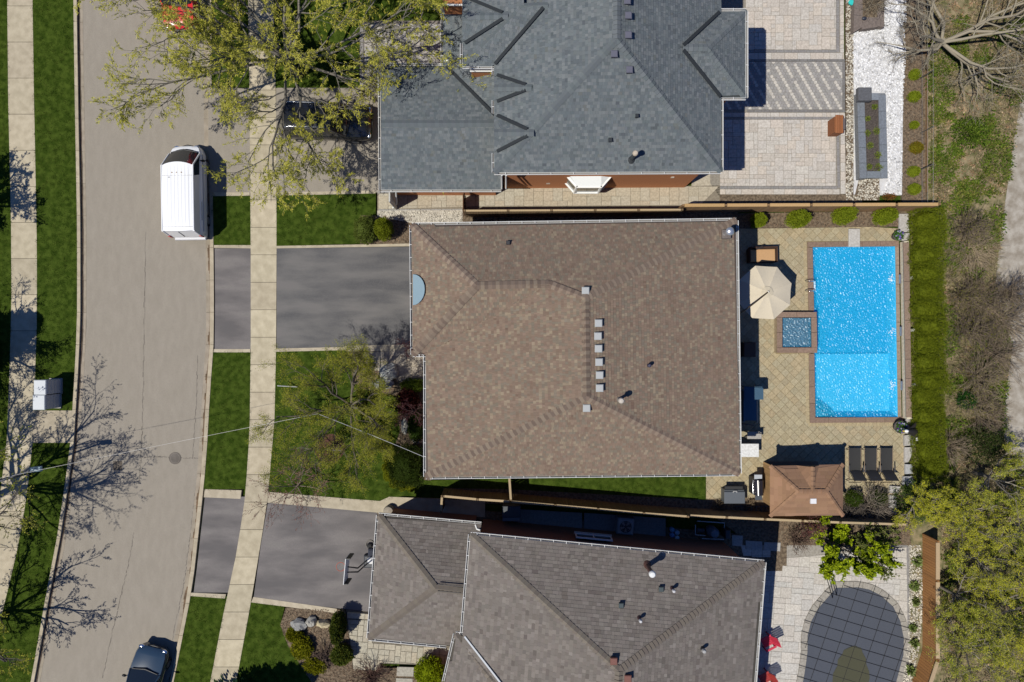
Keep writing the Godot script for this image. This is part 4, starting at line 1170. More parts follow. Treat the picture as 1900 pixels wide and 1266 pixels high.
func build_fences() -> void:
	var old := Color(0.24, 0.16, 0.085); var cap := Color(0.42, 0.32, 0.19)
	fence("wooden_fence", "weathered narrow board fence in the shade between brown and slate roofs", [862, 391, 1266, 389], 1.7, old, cap, 0.10)
	fence("wooden_fence", "new tan board fence with wide caps behind the round shrubs", [1268, 381, 1744, 379], 1.8, Color(0.30, 0.18, 0.085), Color(0.45, 0.29, 0.13), 0.17, 0.145, 2.4, 1.0)
	fence("wooden_fence", "long brown fence with pale caps along the taupe-roofed house", [822, 921, 886, 927, 947, 931, 1030, 938, 1110, 945, 1195, 953, 1277, 959], 1.8, old, cap, 0.12, 0.145, 2.4, -1.0)
	fence("wooden_fence", "lower brown fence running behind the tan gazebo", [1278, 957, 1420, 964, 1560, 970, 1690, 974], 1.6, old, cap, 0.12, 0.145, 2.4, -1.0)
	fence("wooden_fence", "short cross fence closing the grass passage beside the brown roof", [945, 886, 948, 930], 1.8, old, cap, 0.12, 0.145, 1.2)
	fence("wooden_fence", "short gate-width fence between driveway and fence of taupe-roofed house", [820, 921, 818, 951], 1.8, old, cap, 0.12, 0.145, 1.0)
	fence("wooden_fence", "orange board fence beside the covered pool", [1741, 1005, 1741, 1225], 1.35, Color(0.33, 0.155, 0.05), Color(0.42, 0.31, 0.19), 0.2, 0.145, 2.2, 1.0)
	fence("wooden_fence", "end stretch of orange fence turning towards the covered pool", [1741, 1227, 1722, 1285, 1700, 1400], 1.35, Color(0.33, 0.155, 0.05), Color(0.42, 0.31, 0.19), 0.2, 0.145, 2.2, 1.0)
	# slatted black side gate by the slate-roofed garage
	var g := thing("side_gate", "dark slatted side gate beside the slate-roofed garage", "gate")
	for k in 9:
		var p := MB.new(); p.col = Color(0.16, 0.07, 0.03)
		p.box(at(859, 359.5 + k * 3.8, 1.45) * Vector3(1, 0, 1) + Vector3(0, 0.75, 0), Vector3(0.03, 1.45, 0.095))
		part(g, "picket", p, M.wood)
	for y in [0.4, 1.2]:
		var p := MB.new(); p.col = Color(0.12, 0.06, 0.03)
		p.box(at(860, 374.5, 1.45) * Vector3(1, 0, 1) + Vector3(0.035, y, 0), Vector3(0.04, 0.09, 1.05))
		part(g, "rail", p, M.wood)
	# thin wire fence behind the mulch bed
	var wf := thing("wire_fence", "thin white wire fence with slim posts behind the mulch bed", "fence")
	for y in [60, 130, 235, 305, 375]:
		var p := MB.new(); p.col = Color(0.3, 0.3, 0.28)
		p.box(at(1732, y, 1.2) * Vector3(1, 0, 1) + Vector3(0, 0.6, 0), Vector3(0.05, 1.2, 0.05))
		part(wf, "post", p, M.metal)
	for h in [0.2, 0.7, 1.2]:
		var p := MB.new(); p.col = Color(0.5, 0.5, 0.48)
		p.tube(PackedVector3Array([at(1732, -60, 1.2) * Vector3(1, 0, 1) + Vector3(0, h, 0), at(1732, 376, 1.2) * Vector3(1, 0, 1) + Vector3(0, h, 0)]), PackedFloat32Array([0.008, 0.008]), 4)
		part(wf, "wire", p, M.metal)
	var ed := MB.new(); ed.col = Color(0.24, 0.15, 0.08)
	for k in 8: ed.box(v3(g2(1718, 110 + k * 33), 0.06), Vector3(0.05, 0.2, 0.97))
	whole("timber_edging", ed, M.wood, "low timber edging board along the back of the mulch bed", "edging")

# ---- vehicles: x to the right, forward is -z
func grid_patch(b: MB, f: Callable, nu: int, nv: int) -> void:
	for j in nv:
		for i in nu:
			var a: Vector3 = f.call(float(i) / nu, float(j) / nv); var c: Vector3 = f.call(float(i + 1) / nu, float(j) / nv)
			var d: Vector3 = f.call(float(i + 1) / nu, float(j + 1) / nv); var e: Vector3 = f.call(float(i) / nu, float(j + 1) / nv)
			b.quad(a, c, d, e)
func wheel(car: Node3D, x: float, z: float, r: float) -> void:
	var t := MB.new()
	var w := 0.11
	for k in 18:
		var a := TAU * k / 18; var c := TAU * (k + 1) / 18
		var A := Vector3(x, r + sin(a) * r, z + cos(a) * r); var C := Vector3(x, r + sin(c) * r, z + cos(c) * r)
		t.quad(A - Vector3(w, 0, 0), A + Vector3(w, 0, 0), C + Vector3(w, 0, 0), C - Vector3(w, 0, 0))
		for s in [-1, 1]: t.tri(Vector3(x + s * w, r, z), A + Vector3(s * w, 0, 0), C + Vector3(s * w, 0, 0))
	var o := part(car, "wheel", t, M.rubber)
	var h := MB.new(); h.col = Color(0.35, 0.35, 0.36)
	for s in [-1, 1]:
		for k in 10:
			var a := TAU * k / 10; var c := TAU * (k + 1) / 10
			h.tri(Vector3(x + s * (w + 0.008), r, z), Vector3(x + s * (w + 0.006), r + sin(a) * r * 0.62, z + cos(a) * r * 0.62), Vector3(x + s * (w + 0.006), r + sin(c) * r * 0.62, z + cos(c) * r * 0.62))
	part(o, "rim", h, M.metal)
# st: stations [z, half width, height of the hood, deck or belt]; gh: greenhouse [za, zb, zc, zd, roof height, half width at the roof]
func car(called: String, label: String, category: String, pos: Vector3, turn: float, st: Array, gh: Array, paint: Material, W: float, L: float, rails: Material, ribs := 0) -> Node3D:
	var o := thing(called, label, category, pos)
	o.rotation.y = turn
	var b := MB.new()
	var ring := []
	for s in st:
		var w: float = s[1]; var y: float = s[2]
		ring.append([Vector3(-w * 0.90, 0.24, s[0]), Vector3(-w, 0.50, s[0]), Vector3(-w * 0.985, y - 0.14, s[0]), Vector3(-w * 0.90, y - 0.03, s[0]), Vector3(-w * 0.5, y + 0.015, s[0]), Vector3(0, y + 0.03, s[0]), Vector3(w * 0.5, y + 0.015, s[0]), Vector3(w * 0.90, y - 0.03, s[0]), Vector3(w * 0.985, y - 0.14, s[0]), Vector3(w, 0.50, s[0]), Vector3(w * 0.90, 0.24, s[0])])
	for k in ring.size() - 1:
		for i in 10: b.quad(ring[k + 1][i], ring[k][i], ring[k][i + 1], ring[k + 1][i + 1])
	for e in [0, ring.size() - 1]:
		for i in range(1, 9):
			if e == 0: b.tri(ring[e][0], ring[e][i + 1], ring[e][i])
			else: b.tri(ring[e][0], ring[e][i], ring[e][i + 1])
	b.smooth(38)
	part(o, "body", b, paint)
	var belt := func(z: float) -> float:
		for k in st.size() - 1:
			if z <= st[k + 1][0]: return lerpf(st[k][2], st[k + 1][2], clampf((z - st[k][0]) / (st[k + 1][0] - st[k][0]), 0, 1))
		return st[-1][2]
	var za: float = gh[0]; var zb: float = gh[1]; var zc: float = gh[2]; var zd: float = gh[3]; var yr: float = gh[4]; var wr: float = gh[5]
	var wb := W * 0.5 * 0.90
	var ya: float = belt.call(za) - 0.01; var yd: float = belt.call(zd) - 0.01
	var bow := 0.16 if ribs == 0 else 0.26
	var roof := MB.new()
	grid_patch(roof, func(u, v): return Vector3(lerpf(-wr, wr, u), yr + 0.05 * (1 - pow(2 * u - 1, 4)) + 0.03 * sin(PI * v) + (0.012 if ribs > 0 and int(u * ribs * 2) % 2 == 1 and v > 0.12 and v < 0.97 else 0.0), lerpf(zb - bow * 0.7 * (1 - pow(2 * u - 1, 2)), zc + 0.05 * (1 - pow(2 * u - 1, 2)), v)), maxi(8, ribs * 4), 6)
	part(o, "roof", roof.smooth(30 if ribs == 0 else 12), paint)
	var ws := MB.new()
	grid_patch(ws, func(u, v):
		var x := lerpf(lerpf(-wr, wr, u), lerpf(-wb, wb, u), v)
		return Vector3(x, lerpf(yr + 0.02, ya, v), lerpf(zb, za, v) - bow * (0.7 + 0.3 * v) * (1 - pow(2 * u - 1, 2))), 8, 3)
	part(o, "windshield", ws.smooth(50), M.glass)
	var rw := MB.new()
	grid_patch(rw, func(u, v):
		var x := lerpf(lerpf(-wb, wb, u), lerpf(-wr, wr, u), v)
		return Vector3(x, lerpf(yd, yr + 0.02, v), lerpf(zd, zc, v) + 0.06 * (1 - pow(2 * u - 1, 2))), 6, 2)
	part(o, "rear_window", rw.smooth(50), M.glass if ribs == 0 else paint)
	for s in [-1, 1]:
		var sw := MB.new()
		var A := Vector3(s * wb, ya, za); var B := Vector3(s * wr, yr + 0.005, zb); var C := Vector3(s * wr, yr + 0.005, zc); var D := Vector3(s * wb, yd, zd)
		if ribs == 0:
			sw.quad(A, B, C, D)
			part(o, "side_window", sw, M.glass)
		else:
			var B2 := B.lerp(C, 0.16); var A2 := A.lerp(D, 0.26)
			sw.quad(A, B, B2, A2)
			part(o, "side_window", sw, M.glass)
			var pn := MB.new(); pn.quad(A2, B2, C, D)
			part(o, "side_panel", pn, paint)
		var pl := MB.new()
		pl.tube(PackedVector3Array([A, B]), PackedFloat32Array([0.045, 0.045]), 6)
		pl.tube(PackedVector3Array([B, C]), PackedFloat32Array([0.05, 0.05]), 6)
		pl.tube(PackedVector3Array([C, D]), PackedFloat32Array([0.055, 0.055]), 6)
		part(o, "pillar", pl, paint)
		var mi := MB.new()
		var mp := Vector3(s * (W * 0.5 + 0.10), ya + 0.06, za + 0.42)
		mi.blob(mp, Vector3(0.12, 0.09, 0.07), 8, 6, 0.0)
		mi.tube(PackedVector3Array([mp, Vector3(s * wb, ya + 0.02, za + 0.38)]), PackedFloat32Array([0.03, 0.03]), 5)
		part(o, "mirror", mi.smooth(60), M.black)
		var hl := MB.new()
		hl.blob(Vector3(s * (st[1][1] * 0.80), st[1][2] - 0.10, st[0][0] + 0.10), Vector3(0.19, 0.08, 0.13), 8, 6, 0.0)
		part(o, "headlight", hl.smooth(60), M.chrome)
		if rails:
			var rl := MB.new()
			rl.tube(PackedVector3Array([Vector3(s * (wr - 0.05), yr + 0.05, zb + 0.25), Vector3(s * (wr - 0.05), yr + 0.13, zb + 0.45), Vector3(s * (wr - 0.05), yr + 0.13, zc - 0.25), Vector3(s * (wr - 0.05), yr + 0.05, zc - 0.05)]), PackedFloat32Array([0.022, 0.022, 0.022, 0.022]), 6)
			part(o, "roof_rail", rl, rails)
		for z in [-L * 0.5 + L * 0.19, L * 0.5 - L * 0.2]: wheel(o, s * (W * 0.5 - 0.12), z, 0.33)
	var wp := MB.new()
	wp.tube(PackedVector3Array([Vector3(-wb * 0.85, ya + 0.05, za - 0.06), Vector3(0, ya + 0.07, za - 0.20), Vector3(wb * 0.85, ya + 0.05, za - 0.06)]), PackedFloat32Array([0.03, 0.05, 0.03]), 5)
	part(o, "cowl", wp, M.black)
	var gr := MB.new()
	gr.tube(PackedVector3Array([Vector3(-st[0][1] * 0.6, st[0][2] - 0.10, st[0][0] + 0.0), Vector3(0, st[0][2] - 0.08, st[0][0] - 0.05), Vector3(st[0][1] * 0.6, st[0][2] - 0.10, st[0][0] + 0.0)]), PackedFloat32Array([0.05, 0.06, 0.05]), 6)
	part(o, "grille", gr, M.black)
	return o

func coat(c: Color, rough := 0.3) -> StandardMaterial3D:
	var m := mat(c, rough); m.clearcoat_enabled = true; m.clearcoat = 0.8; m.clearcoat_roughness = 0.05
	return m

func build_vehicles() -> void:
	var v := car("delivery_van", "white cargo van with ribbed roof parked at the kerb", "van", Vector3(-17.75, -0.10, -8.15), 0.015,
		[[-2.52, 0.46, 0.74], [-2.46, 0.66, 0.88], [-2.32, 0.80, 0.96], [-2.05, 0.90, 1.06], [-1.6, 0.93, 1.17], [0.0, 0.93, 1.2], [2.2, 0.93, 1.2], [2.42, 0.91, 1.18], [2.47, 0.88, 1.0]],
		[-2.02, -1.18, 2.28, 2.42, 1.9, 0.83], coat(Color(0.74, 0.75, 0.77), 0.4), 1.86, 5.0, null, 9)
	for x in [-0.25, 0.0, 0.25]:
		var m := MB.new(); m.box(Vector3(x, 1.98, -0.78), Vector3(0.05, 0.03, 0.05))
		part(v, "marker_light", m, mat(Color(0.3, 0.2, 0.1), 0.4))
	var an := MB.new(); an.tube(PackedVector3Array([Vector3(-0.4, 1.95, -0.55), Vector3(-0.4, 2.06, -0.5)]), PackedFloat32Array([0.03, 0.01]), 6)
	part(v, "antenna", an, M.black)
	for s in [-1, 1]:
		var q := MB.new(); q.box(Vector3(s * 0.935, 0.93, 0.1), Vector3(0.02, 0.05, 4.2))
		part(v, "side_moulding", q, mat(Color(0.4, 0.4, 0.42), 0.6))
		var hd := MB.new(); hd.box(Vector3(s * 0.90, 1.05, 1.1), Vector3(0.03, 0.06, 1.0))
		part(v, "door_track", hd, M.black)
		var tl := MB.new(); tl.box(Vector3(s * 0.84, 1.0, 2.47), Vector3(0.1, 0.4, 0.05))
		part(v, "tail_light", tl, mat(Color(0.4, 0.02, 0.02), 0.3))
	var seam := MB.new(); seam.box(Vector3(0.0, 1.5, 2.415), Vector3(0.02, 0.75, 0.05), Basis(Vector3.RIGHT, -0.19)); part(v, "door_seam", seam, M.black)
	var hnd := MB.new(); hnd.box(Vector3(0.12, 1.15, 2.45), Vector3(0.16, 0.05, 0.05)); part(v, "door_handle", hnd, M.black)
	for z in [-0.62, 2.1]:
		var sm := MB.new(); sm.box(Vector3(0, 1.972, z), Vector3(1.55, 0.012, 0.018)); part(v, "roof_seam", sm, mat(Color(0.35, 0.35, 0.36), 0.6))
	var bump := MB.new(); bump.slab(Vector3(0, 0.45, 2.50), Vector3(1.7, 0.2, 0.16), 0.03)
	part(v, "bumper", bump, mat(Color(0.5, 0.5, 0.52), 0.6))
	car("parked_car", "dark blue grey sedan parked by the kerb, front end showing", "car", Vector3(-20.25, -0.10, 19.05), -0.25,
		[[-2.3, 0.62, 0.62], [-2.2, 0.80, 0.72], [-1.9, 0.89, 0.80], [-1.2, 0.93, 0.92], [-0.8, 0.93, 0.98], [1.6, 0.92, 1.0], [2.15, 0.86, 0.98], [2.3, 0.78, 0.85]],
		[-1.05, -0.25, 1.15, 1.85, 1.42, 0.62], coat(Color(0.022, 0.042, 0.072), 0.16), 1.86, 4.6, null)
	car("parked_car", "black SUV with silver roof rails in the driveway under the budding tree", "car", at(603, 223, 1.0) * Vector3(1, 0, 1), -PI / 2 - 0.03,
		[[-2.45, 0.68, 0.75], [-2.35, 0.84, 0.88], [-2.0, 0.93, 0.98], [-1.2, 0.97, 1.07], [-0.8, 0.97, 1.1], [2.0, 0.96, 1.12], [2.35, 0.92, 1.08], [2.45, 0.86, 0.9]],
		[-1.15, -0.45, 1.95, 2.35, 1.74, 0.70], coat(Color(0.008, 0.009, 0.012), 0.25), 1.96, 4.9, M.chrome)
	car("parked_car", "bright red car under the budding tree at the roadside", "car", Vector3(-18.25, -0.10, -19.4), PI + 0.02,
		[[-2.3, 0.66, 0.70], [-2.2, 0.82, 0.82], [-1.9, 0.90, 0.90], [-1.1, 0.94, 1.0], [-0.7, 0.94, 1.04], [1.8, 0.93, 1.06], [2.2, 0.88, 1.02], [2.3, 0.8, 0.85]],
		[-1.0, -0.3, 1.6, 2.15, 1.6, 0.66], coat(Color(0.55, 0.012, 0.012), 0.3), 1.9, 4.6, null)

func build_street() -> void:
	# community mail boxes
	for k in 2:
		var p := at(74, 733 + k * 0, 1.2)
		p = at(73 - k * 2, 719 + k * 28, 1.25) * Vector3(1, 0, 1)
		var o := thing("mail_box", ["tall grey community mail box nearer the long lawn strip", "tall grey community mail box beside the concrete pad"][k], "mail box", p, "community mail boxes")
		var b := MB.new(); b.col = Color(0.42, 0.44, 0.46)
		b.slab(Vector3(0.08, 0.62, 0), Vector3(0.58, 1.24, 0.76), 0.04)
		part(o, "cabinet", b, M.paint)
		var t := MB.new(); t.col = Color(0.44, 0.47, 0.50)
		t.slab(Vector3(0.05, 1.28, 0), Vector3(0.66, 0.07, 0.80), 0.03)
		part(o, "lid", t, M.paint)
		for r in 4:
			for c in 3:
				var d := MB.new(); d.col = Color(0.36, 0.38, 0.40)
				d.box(Vector3(0.375, 0.25 + r * 0.26, -0.25 + c * 0.25), Vector3(0.012, 0.23, 0.22))
				part(o, "door", d, M.paint)
		var f := MB.new(); f.col = Color(0.3, 0.29, 0.27)
		f.box(Vector3(0.08, 0.04, 0), Vector3(0.7, 0.1, 0.86))
		part(o, "base", f, M.concrete)
	# street lamp whose arm reaches over the verge
	var l := thing("street_lamp", "street lamp with dark arm reaching over the grass verge", "street lamp")
	var pole := MB.new(); pole.col = Color(0.10, 0.11, 0.12)
	var base := Vector3(-27.0, 0, 7.35)
	pole.tube(PackedVector3Array([base, base + Vector3(0, 1.6, 0), base + Vector3(0.02, 2.9, 0)]), PackedFloat32Array([0.10, 0.08, 0.06]), 10)
	part(l, "pole", pole, M.paint)
	var head := at(66, 871, 3.1)
	var arm := MB.new(); arm.col = Color(0.06, 0.065, 0.085)
	arm.tube(PackedVector3Array([base + Vector3(0.0, 2.75, 0), base + Vector3(0.5, 3.0, -0.08), head + Vector3(-0.3, -0.02, 0.06)]), PackedFloat32Array([0.06, 0.055, 0.045]), 8)
	part(l, "arm", arm, M.paint)
	var hb := MB.new(); hb.col = Color(0.16, 0.24, 0.28)
	hb.slab(head, Vector3(0.62, 0.12, 0.26), 0.05, Basis(Vector3.UP, 0.12))
	part(l, "lamp_head", hb, M.paint)
	# the overhead cables
	var w := MB.new(); w.col = Color(0.5, 0.48, 0.45)
	var a := at(-60, 900, 5.2); var b := at(590, 768, 5.2); var pts := PackedVector3Array(); var rr := PackedFloat32Array()
	for k in 17:
		var t := k / 16.0
		pts.append(a.lerp(b, t) - Vector3(0, 0.5 * 4 * t * (1 - t), 0)); rr.append(0.008)
	w.tube(pts, rr, 5)
	whole("overhead_cable", w, M.paint, "thin pale cable crossing the street from the lamp", "cable")
	w = MB.new(); w.col = Color(0.55, 0.55, 0.56)
	pts = PackedVector3Array(); rr = PackedFloat32Array(); a = b + Vector3(0.06, 0, 0.03); b = at(789, 849, 5.1)
	for k in 9:
		var t := k / 8.0
		pts.append(a.lerp(b, t) - Vector3(0, 0.1 * 4 * t * (1 - t), 0)); rr.append(0.008)
	w.tube(pts, rr, 5)
	whole("service_cable", w, M.paint, "short pale cable from the yard tree to the brown roof corner", "cable")
	# manhole and drain
	var mh := thing("manhole_cover", "round iron manhole cover set in the grey road", "manhole cover", at(323, 851, 0) + Vector3(0, -0.10, 0))
	var q := MB.new(); q.col = Color(0.13, 0.115, 0.10)
	q.lathe(Vector3.ZERO, PackedVector2Array([Vector2(0.34, 0.0), Vector2(0.34, 0.012), Vector2(0.29, 0.012)]), 28)
	part(mh, "ring", q, M.concrete)
	q = MB.new(); q.col = Color(0.17, 0.15, 0.13)
	q.lathe(Vector3.ZERO, PackedVector2Array([Vector2(0.285, 0.004), Vector2(0.285, 0.010), Vector2(0.0, 0.010)]), 28)
	part(mh, "lid", q, M.concrete)
	for k in 7:
		q = MB.new(); q.col = Color(0.10, 0.09, 0.08)
		var x := -0.21 + k * 0.07
		q.box(Vector3(x, 0.013, 0), Vector3(0.022, 0.008, 2.0 * sqrt(0.06 - x * x)))
		part(mh, "ridge", q, M.concrete)
	var dr := thing("storm_drain", "square iron storm drain grate in the road", "drain", at(216, 865, 0) + Vector3(0, -0.10, 0))
	q = MB.new(); q.col = Color(0.06, 0.05, 0.04)
	q.box(Vector3(0, 0.002, 0), Vector3(0.5, 0.008, 0.5))
	part(dr, "frame", q, M.concrete)
	for k in 7:
		q = MB.new(); q.col = Color(0.20, 0.17, 0.13)
		q.box(Vector3(-0.21 + k * 0.07, 0.011, 0), Vector3(0.03, 0.012, 0.46))
		part(dr, "bar", q, M.concrete)
	# tarred cracks in the road and a pale patch
	for c in [[[268, 430], [266, 560], [264, 700], [262, 800], [256, 900]], [[246, 990], [238, 1040], [224, 1100], [205, 1180], [188, 1260]], [[365, 660], [362, 760], [355, 850]], [[262, 850], [300, 848], [312, 850]], [[335, 851], [356, 851], [372, 852]], [[205, 193], [240, 196], [282, 195]], [[362, 905], [352, 985], [344, 1050], [338, 1090], [318, 1190]]]:
		q = MB.new(); q.col = Color(0.12, 0.105, 0.09)
		for k in c.size() - 1:
			var p0 := g2(c[k][0], c[k][1]); var p1 := g2(c[k + 1][0], c[k + 1][1]); var n := 14
			for i in n:
				var u0 := p0.lerp(p1, float(i) / n); var u1 := p0.lerp(p1, float(i + 1) / n)
				var s := Vector2(rng.randf_range(-0.03, 0.03), rng.randf_range(-0.03, 0.03)); var wd := rng.randf_range(0.006, 0.02)
				var dd := (u1 - u0).orthogonal().normalized() * wd
				q.sheet(PackedVector2Array([u0 - dd + s, u1 - dd + s, u1 + dd + s, u0 + dd + s]), -0.0965)
		setting("road_crack", q, M.concrete)

# slatted table or box helper: legs under a top
func table_legs(o: Node3D, sx: float, sz: float, h: float, m: Material, c: Color, r := 0.03) -> void:
	for i in [-1, 1]:
		for j in [-1, 1]:
			var b := MB.new(); b.col = c
			b.box(Vector3(i * sx, h * 0.5, j * sz), Vector3(r * 2, h, r * 2))
			part(o, "leg", b, m)

func build_yard() -> void:
	# parasol
	var um := thing("patio_umbrella", "cream octagonal patio umbrella beside the pool", "umbrella")
	var top := at(1424, 542, 2.75); var rim := 2.38; var R := 1.48
	var cn := MB.new(); cn.col = Color(0.53, 0.47, 0.36)
	var marks := [[1378, 500], [1402, 493], [1444, 494.5], [1470.5, 526], [1468, 567], [1434, 594], [1397, 591], [1371, 553], [1372, 520]]
	var rimp := PackedVector3Array()
	for k in 8:
		var a := TAU * (k + 0.5) / 8.0 + 0.06
		rimp.append(Vector3(top.x + cos(a) * R, rim, top.z + sin(a) * R))
	for k in 8:
		var a := rimp[k]; var b := rimp[(k + 1) % 8]
		var n := 5
		for i in n:
			for j in 3:
				var f := func(u: float, v: float) -> Vector3:
					var e := a.lerp(b, v); var p := top.lerp(e, u)
					p.y += 0.05 * sin(PI * u) - 0.06 * u * sin(PI * v) + 0.012 * sin(v * 9.0 + u * 14.0 + k) * u
					return p
				cn.quad(f.call(float(i) / n, j / 3.0), f.call(float(i) / n, (j + 1) / 3.0), f.call(float(i + 1) / n, (j + 1) / 3.0), f.call(float(i + 1) / n, j / 3.0))
	var canopy := part(um, "canopy", cn.smooth(25), M.fabric)
	for k in 8:
		var r := MB.new(); r.col = Color(0.12, 0.09, 0.06)
		r.tube(PackedVector3Array([top - Vector3(0, 0.06, 0), rimp[k] - Vector3(0, 0.03, 0)]), PackedFloat32Array([0.012, 0.012]), 4)
		part(um, "rib", r, M.paint)
	var vent := MB.new(); vent.col = Color(0.50, 0.44, 0.33)
	for k in 12:
		var a := TAU * k / 12; var b := TAU * (k + 1) / 12
		vent.tri(top + Vector3(0, 0.07, 0), top + Vector3(cos(b) * 0.3, 0.0 + 0.01 * sin(k * 3.0), sin(b) * 0.3), top + Vector3(cos(a) * 0.3, 0.01 * sin(k * 2.0), sin(a) * 0.3))
	part(canopy, "vent_cap", vent, M.fabric)
	var arm := MB.new(); arm.col = Color(0.17, 0.12, 0.07)
	var foot := at(1374, 582, 3.0)
	arm.tube(PackedVector3Array([top + Vector3(0.03, 0.12, -0.02), (top + foot) * 0.5 + Vector3(0, 0.16, 0), foot]), PackedFloat32Array([0.035, 0.035, 0.04]), 8)
	arm.tube(PackedVector3Array([foot, Vector3(foot.x, 0.1, foot.z)]), PackedFloat32Array([0.045, 0.05]), 8)
	part(um, "arm", arm, M.metal)
	var fin := MB.new(); fin.col = Color(0.6, 0.57, 0.5)
	fin.blob(top + Vector3(0, 0.13, 0), Vector3(0.05, 0.05, 0.05), 8, 6, 0.0)
	part(um, "finial", fin, M.paint)
	var bs := MB.new(); bs.col = Color(0.1, 0.1, 0.1)
	bs.slab(Vector3(foot.x, 0.06, foot.z), Vector3(0.9, 0.12, 0.9), 0.03)
	part(um, "base", bs, M.paint)
	# wicker settees and stools
	seat("wicker_chair", "dark wicker armchair with tan cushion north of the umbrella", at(1415, 474, 0.4) * Vector3(1, 0, 1), 1.5, 0.78, 0.12, Color(0.45, 0.27, 0.13))
	var ott := thing("wicker_ottoman", "dark square wicker ottoman in the shade of the brown roof", "ottoman", at(1391, 649, 0.4) * Vector3(1, 0, 1))
	var b := MB.new(); b.col = Color(0.06, 0.04, 0.03); b.slab(Vector3(0, 0.2, 0), Vector3(0.7, 0.36, 0.8), 0.03); part(ott, "frame", b, M.wood)
	b = MB.new(); b.col = Color(0.10, 0.06, 0.045); b.slab(Vector3(0, 0.42, 0), Vector3(0.66, 0.09, 0.76), 0.03); part(ott, "cushion", b, M.fabric)
	# swing seat with canopy close to the wall
	var sw := thing("garden_swing", "blue garden swing bench with canopy under the eave", "swing bench", at(1386, 752, 0.5) * Vector3(1, 0, 1))
	b = MB.new(); b.col = Color(0.06, 0.12, 0.18); b.slab(Vector3(0.1, 0.5, 0.0), Vector3(0.85, 0.10, 1.7), 0.03); part(sw, "seat", b, M.fabric)
	b = MB.new(); b.col = Color(0.06, 0.12, 0.18); b.slab(Vector3(-0.34, 0.8, 0), Vector3(0.09, 0.55, 1.7), 0.02); part(sw, "backrest", b, M.fabric)
	b = MB.new(); b.col = Color(0.04, 0.09, 0.14); b.quad(Vector3(-0.5, 1.55, -1.1), Vector3(0.5, 1.6, -1.0), Vector3(0.5, 1.62, -0.4), Vector3(-0.5, 1.57, -0.4)); b.box(Vector3(0.0, 1.5, -0.75), Vector3(0.95, 0.06, 0.66)); part(sw, "canopy", b, M.fabric)
	for z in [-1.05, 1.0]:
		b = MB.new(); b.col = Color(0.08, 0.08, 0.09)
		b.tube(PackedVector3Array([Vector3(-0.6, 0, z), Vector3(0, 1.5, z), Vector3(0.65, 0, z)]), PackedFloat32Array([0.03, 0.03, 0.03]), 7); part(sw, "frame", b, M.metal)
	b = MB.new(); b.col = Color(0.3, 0.3, 0.3); b.tube(PackedVector3Array([Vector3(0.58, 0.45, -1.0), Vector3(0.58, 0.45, 1.0)]), PackedFloat32Array([0.025, 0.025]), 6); part(sw, "rail", b, M.metal)
	# white side table and grey chest south of it
	var tb := thing("side_table", "low pale grey side table with a tap beside the swing", "side table", at(1400, 808, 0.6) * Vector3(1, 0, 1))
	b = MB.new(); b.col = Color(0.36, 0.34, 0.31); b.slab(Vector3(0, 0.6, 0), Vector3(0.78, 0.06, 0.40), 0.015); part(tb, "table_top", b, M.stone)
	table_legs(tb, 0.33, 0.15, 0.57, M.paint, Color(0.1, 0.1, 0.1))
	b = MB.new(); b.col = Color(0.02, 0.02, 0.02); b.tube(PackedVector3Array([Vector3(0.2, 0.63, -0.12), Vector3(0.24, 0.8, -0.14), Vector3(0.36, 0.8, -0.1)]), PackedFloat32Array([0.025, 0.025, 0.02]), 6); part(tb, "tap", b, M.metal)
	var ct := thing("outdoor_counter", "white marble-topped outdoor counter at the brown house corner", "counter", at(1386, 836, 0.9) * Vector3(1, 0, 1))
	b = MB.new(); b.col = Color(0.25, 0.24, 0.23); b.box(Vector3(0, 0.43, 0), Vector3(1.2, 0.86, 0.62)); part(ct, "cabinet", b, M.stone)
	b = MB.new(); b.col = Color(0.66, 0.67, 0.66); b.slab(Vector3(0, 0.89, 0), Vector3(1.3, 0.05, 0.72), 0.01); part(ct, "counter_top", b, M.stone)
	# gazebo
	gazebo()
	# grills
	var gr := thing("barbecue_grill", "black barbecue grill with steel lid strip and grey side shelf", "barbecue", at(1408, 903, 0.9) * Vector3(1, 0, 1))
	b = MB.new(); b.col = Color(0.02, 0.02, 0.025); b.slab(Vector3(0, 0.45, 0.02), Vector3(0.5, 0.8, 0.9), 0.03); part(gr, "cabinet", b, M.paint)
	b = MB.new()
	grid_patch(b, func(u, v): return Vector3(-0.26 * cos(PI * u), 0.86 + 0.26 * sin(PI * u), lerpf(-0.36, 0.46, v)), 10, 1)
	b.col = Color(0.02, 0.02, 0.03)
	part(gr, "lid", b.smooth(50), mat(Color(0.02, 0.02, 0.03), 0.25))
	b = MB.new(); b.box(Vector3(-0.02, 1.125, 0.05), Vector3(0.05, 0.02, 0.72)); part(gr, "lid_strip", b, M.chrome)
	b = MB.new(); b.col = Color(0.35, 0.38, 0.42); b.slab(Vector3(-0.02, 0.88, -0.52), Vector3(0.42, 0.04, 0.24), 0.01); part(gr, "side_shelf", b, M.paint)
	b = MB.new(); b.col = Color(0.05, 0.06, 0.08); b.slab(Vector3(0.0, 0.88, 0.62), Vector3(0.36, 0.04, 0.24), 0.01); part(gr, "side_shelf", b, M.paint)
	b = MB.new(); b.tube(PackedVector3Array([Vector3(-0.3, 0.9, -0.35), Vector3(-0.34, 0.92, 0.0), Vector3(-0.3, 0.9, 0.4)]), PackedFloat32Array([0.018, 0.018, 0.018]), 6); part(gr, "handle", b, M.chrome)
	var bx := thing("storage_box", "dark grey deck storage box with white handle by the grill", "storage box", at(1364, 922, 0.7) * Vector3(1, 0, 1))
	b = MB.new(); b.col = Color(0.06, 0.068, 0.078); b.slab(Vector3(0, 0.3, 0), Vector3(1.1, 0.6, 0.72), 0.03); part(bx, "body", b, M.paint)
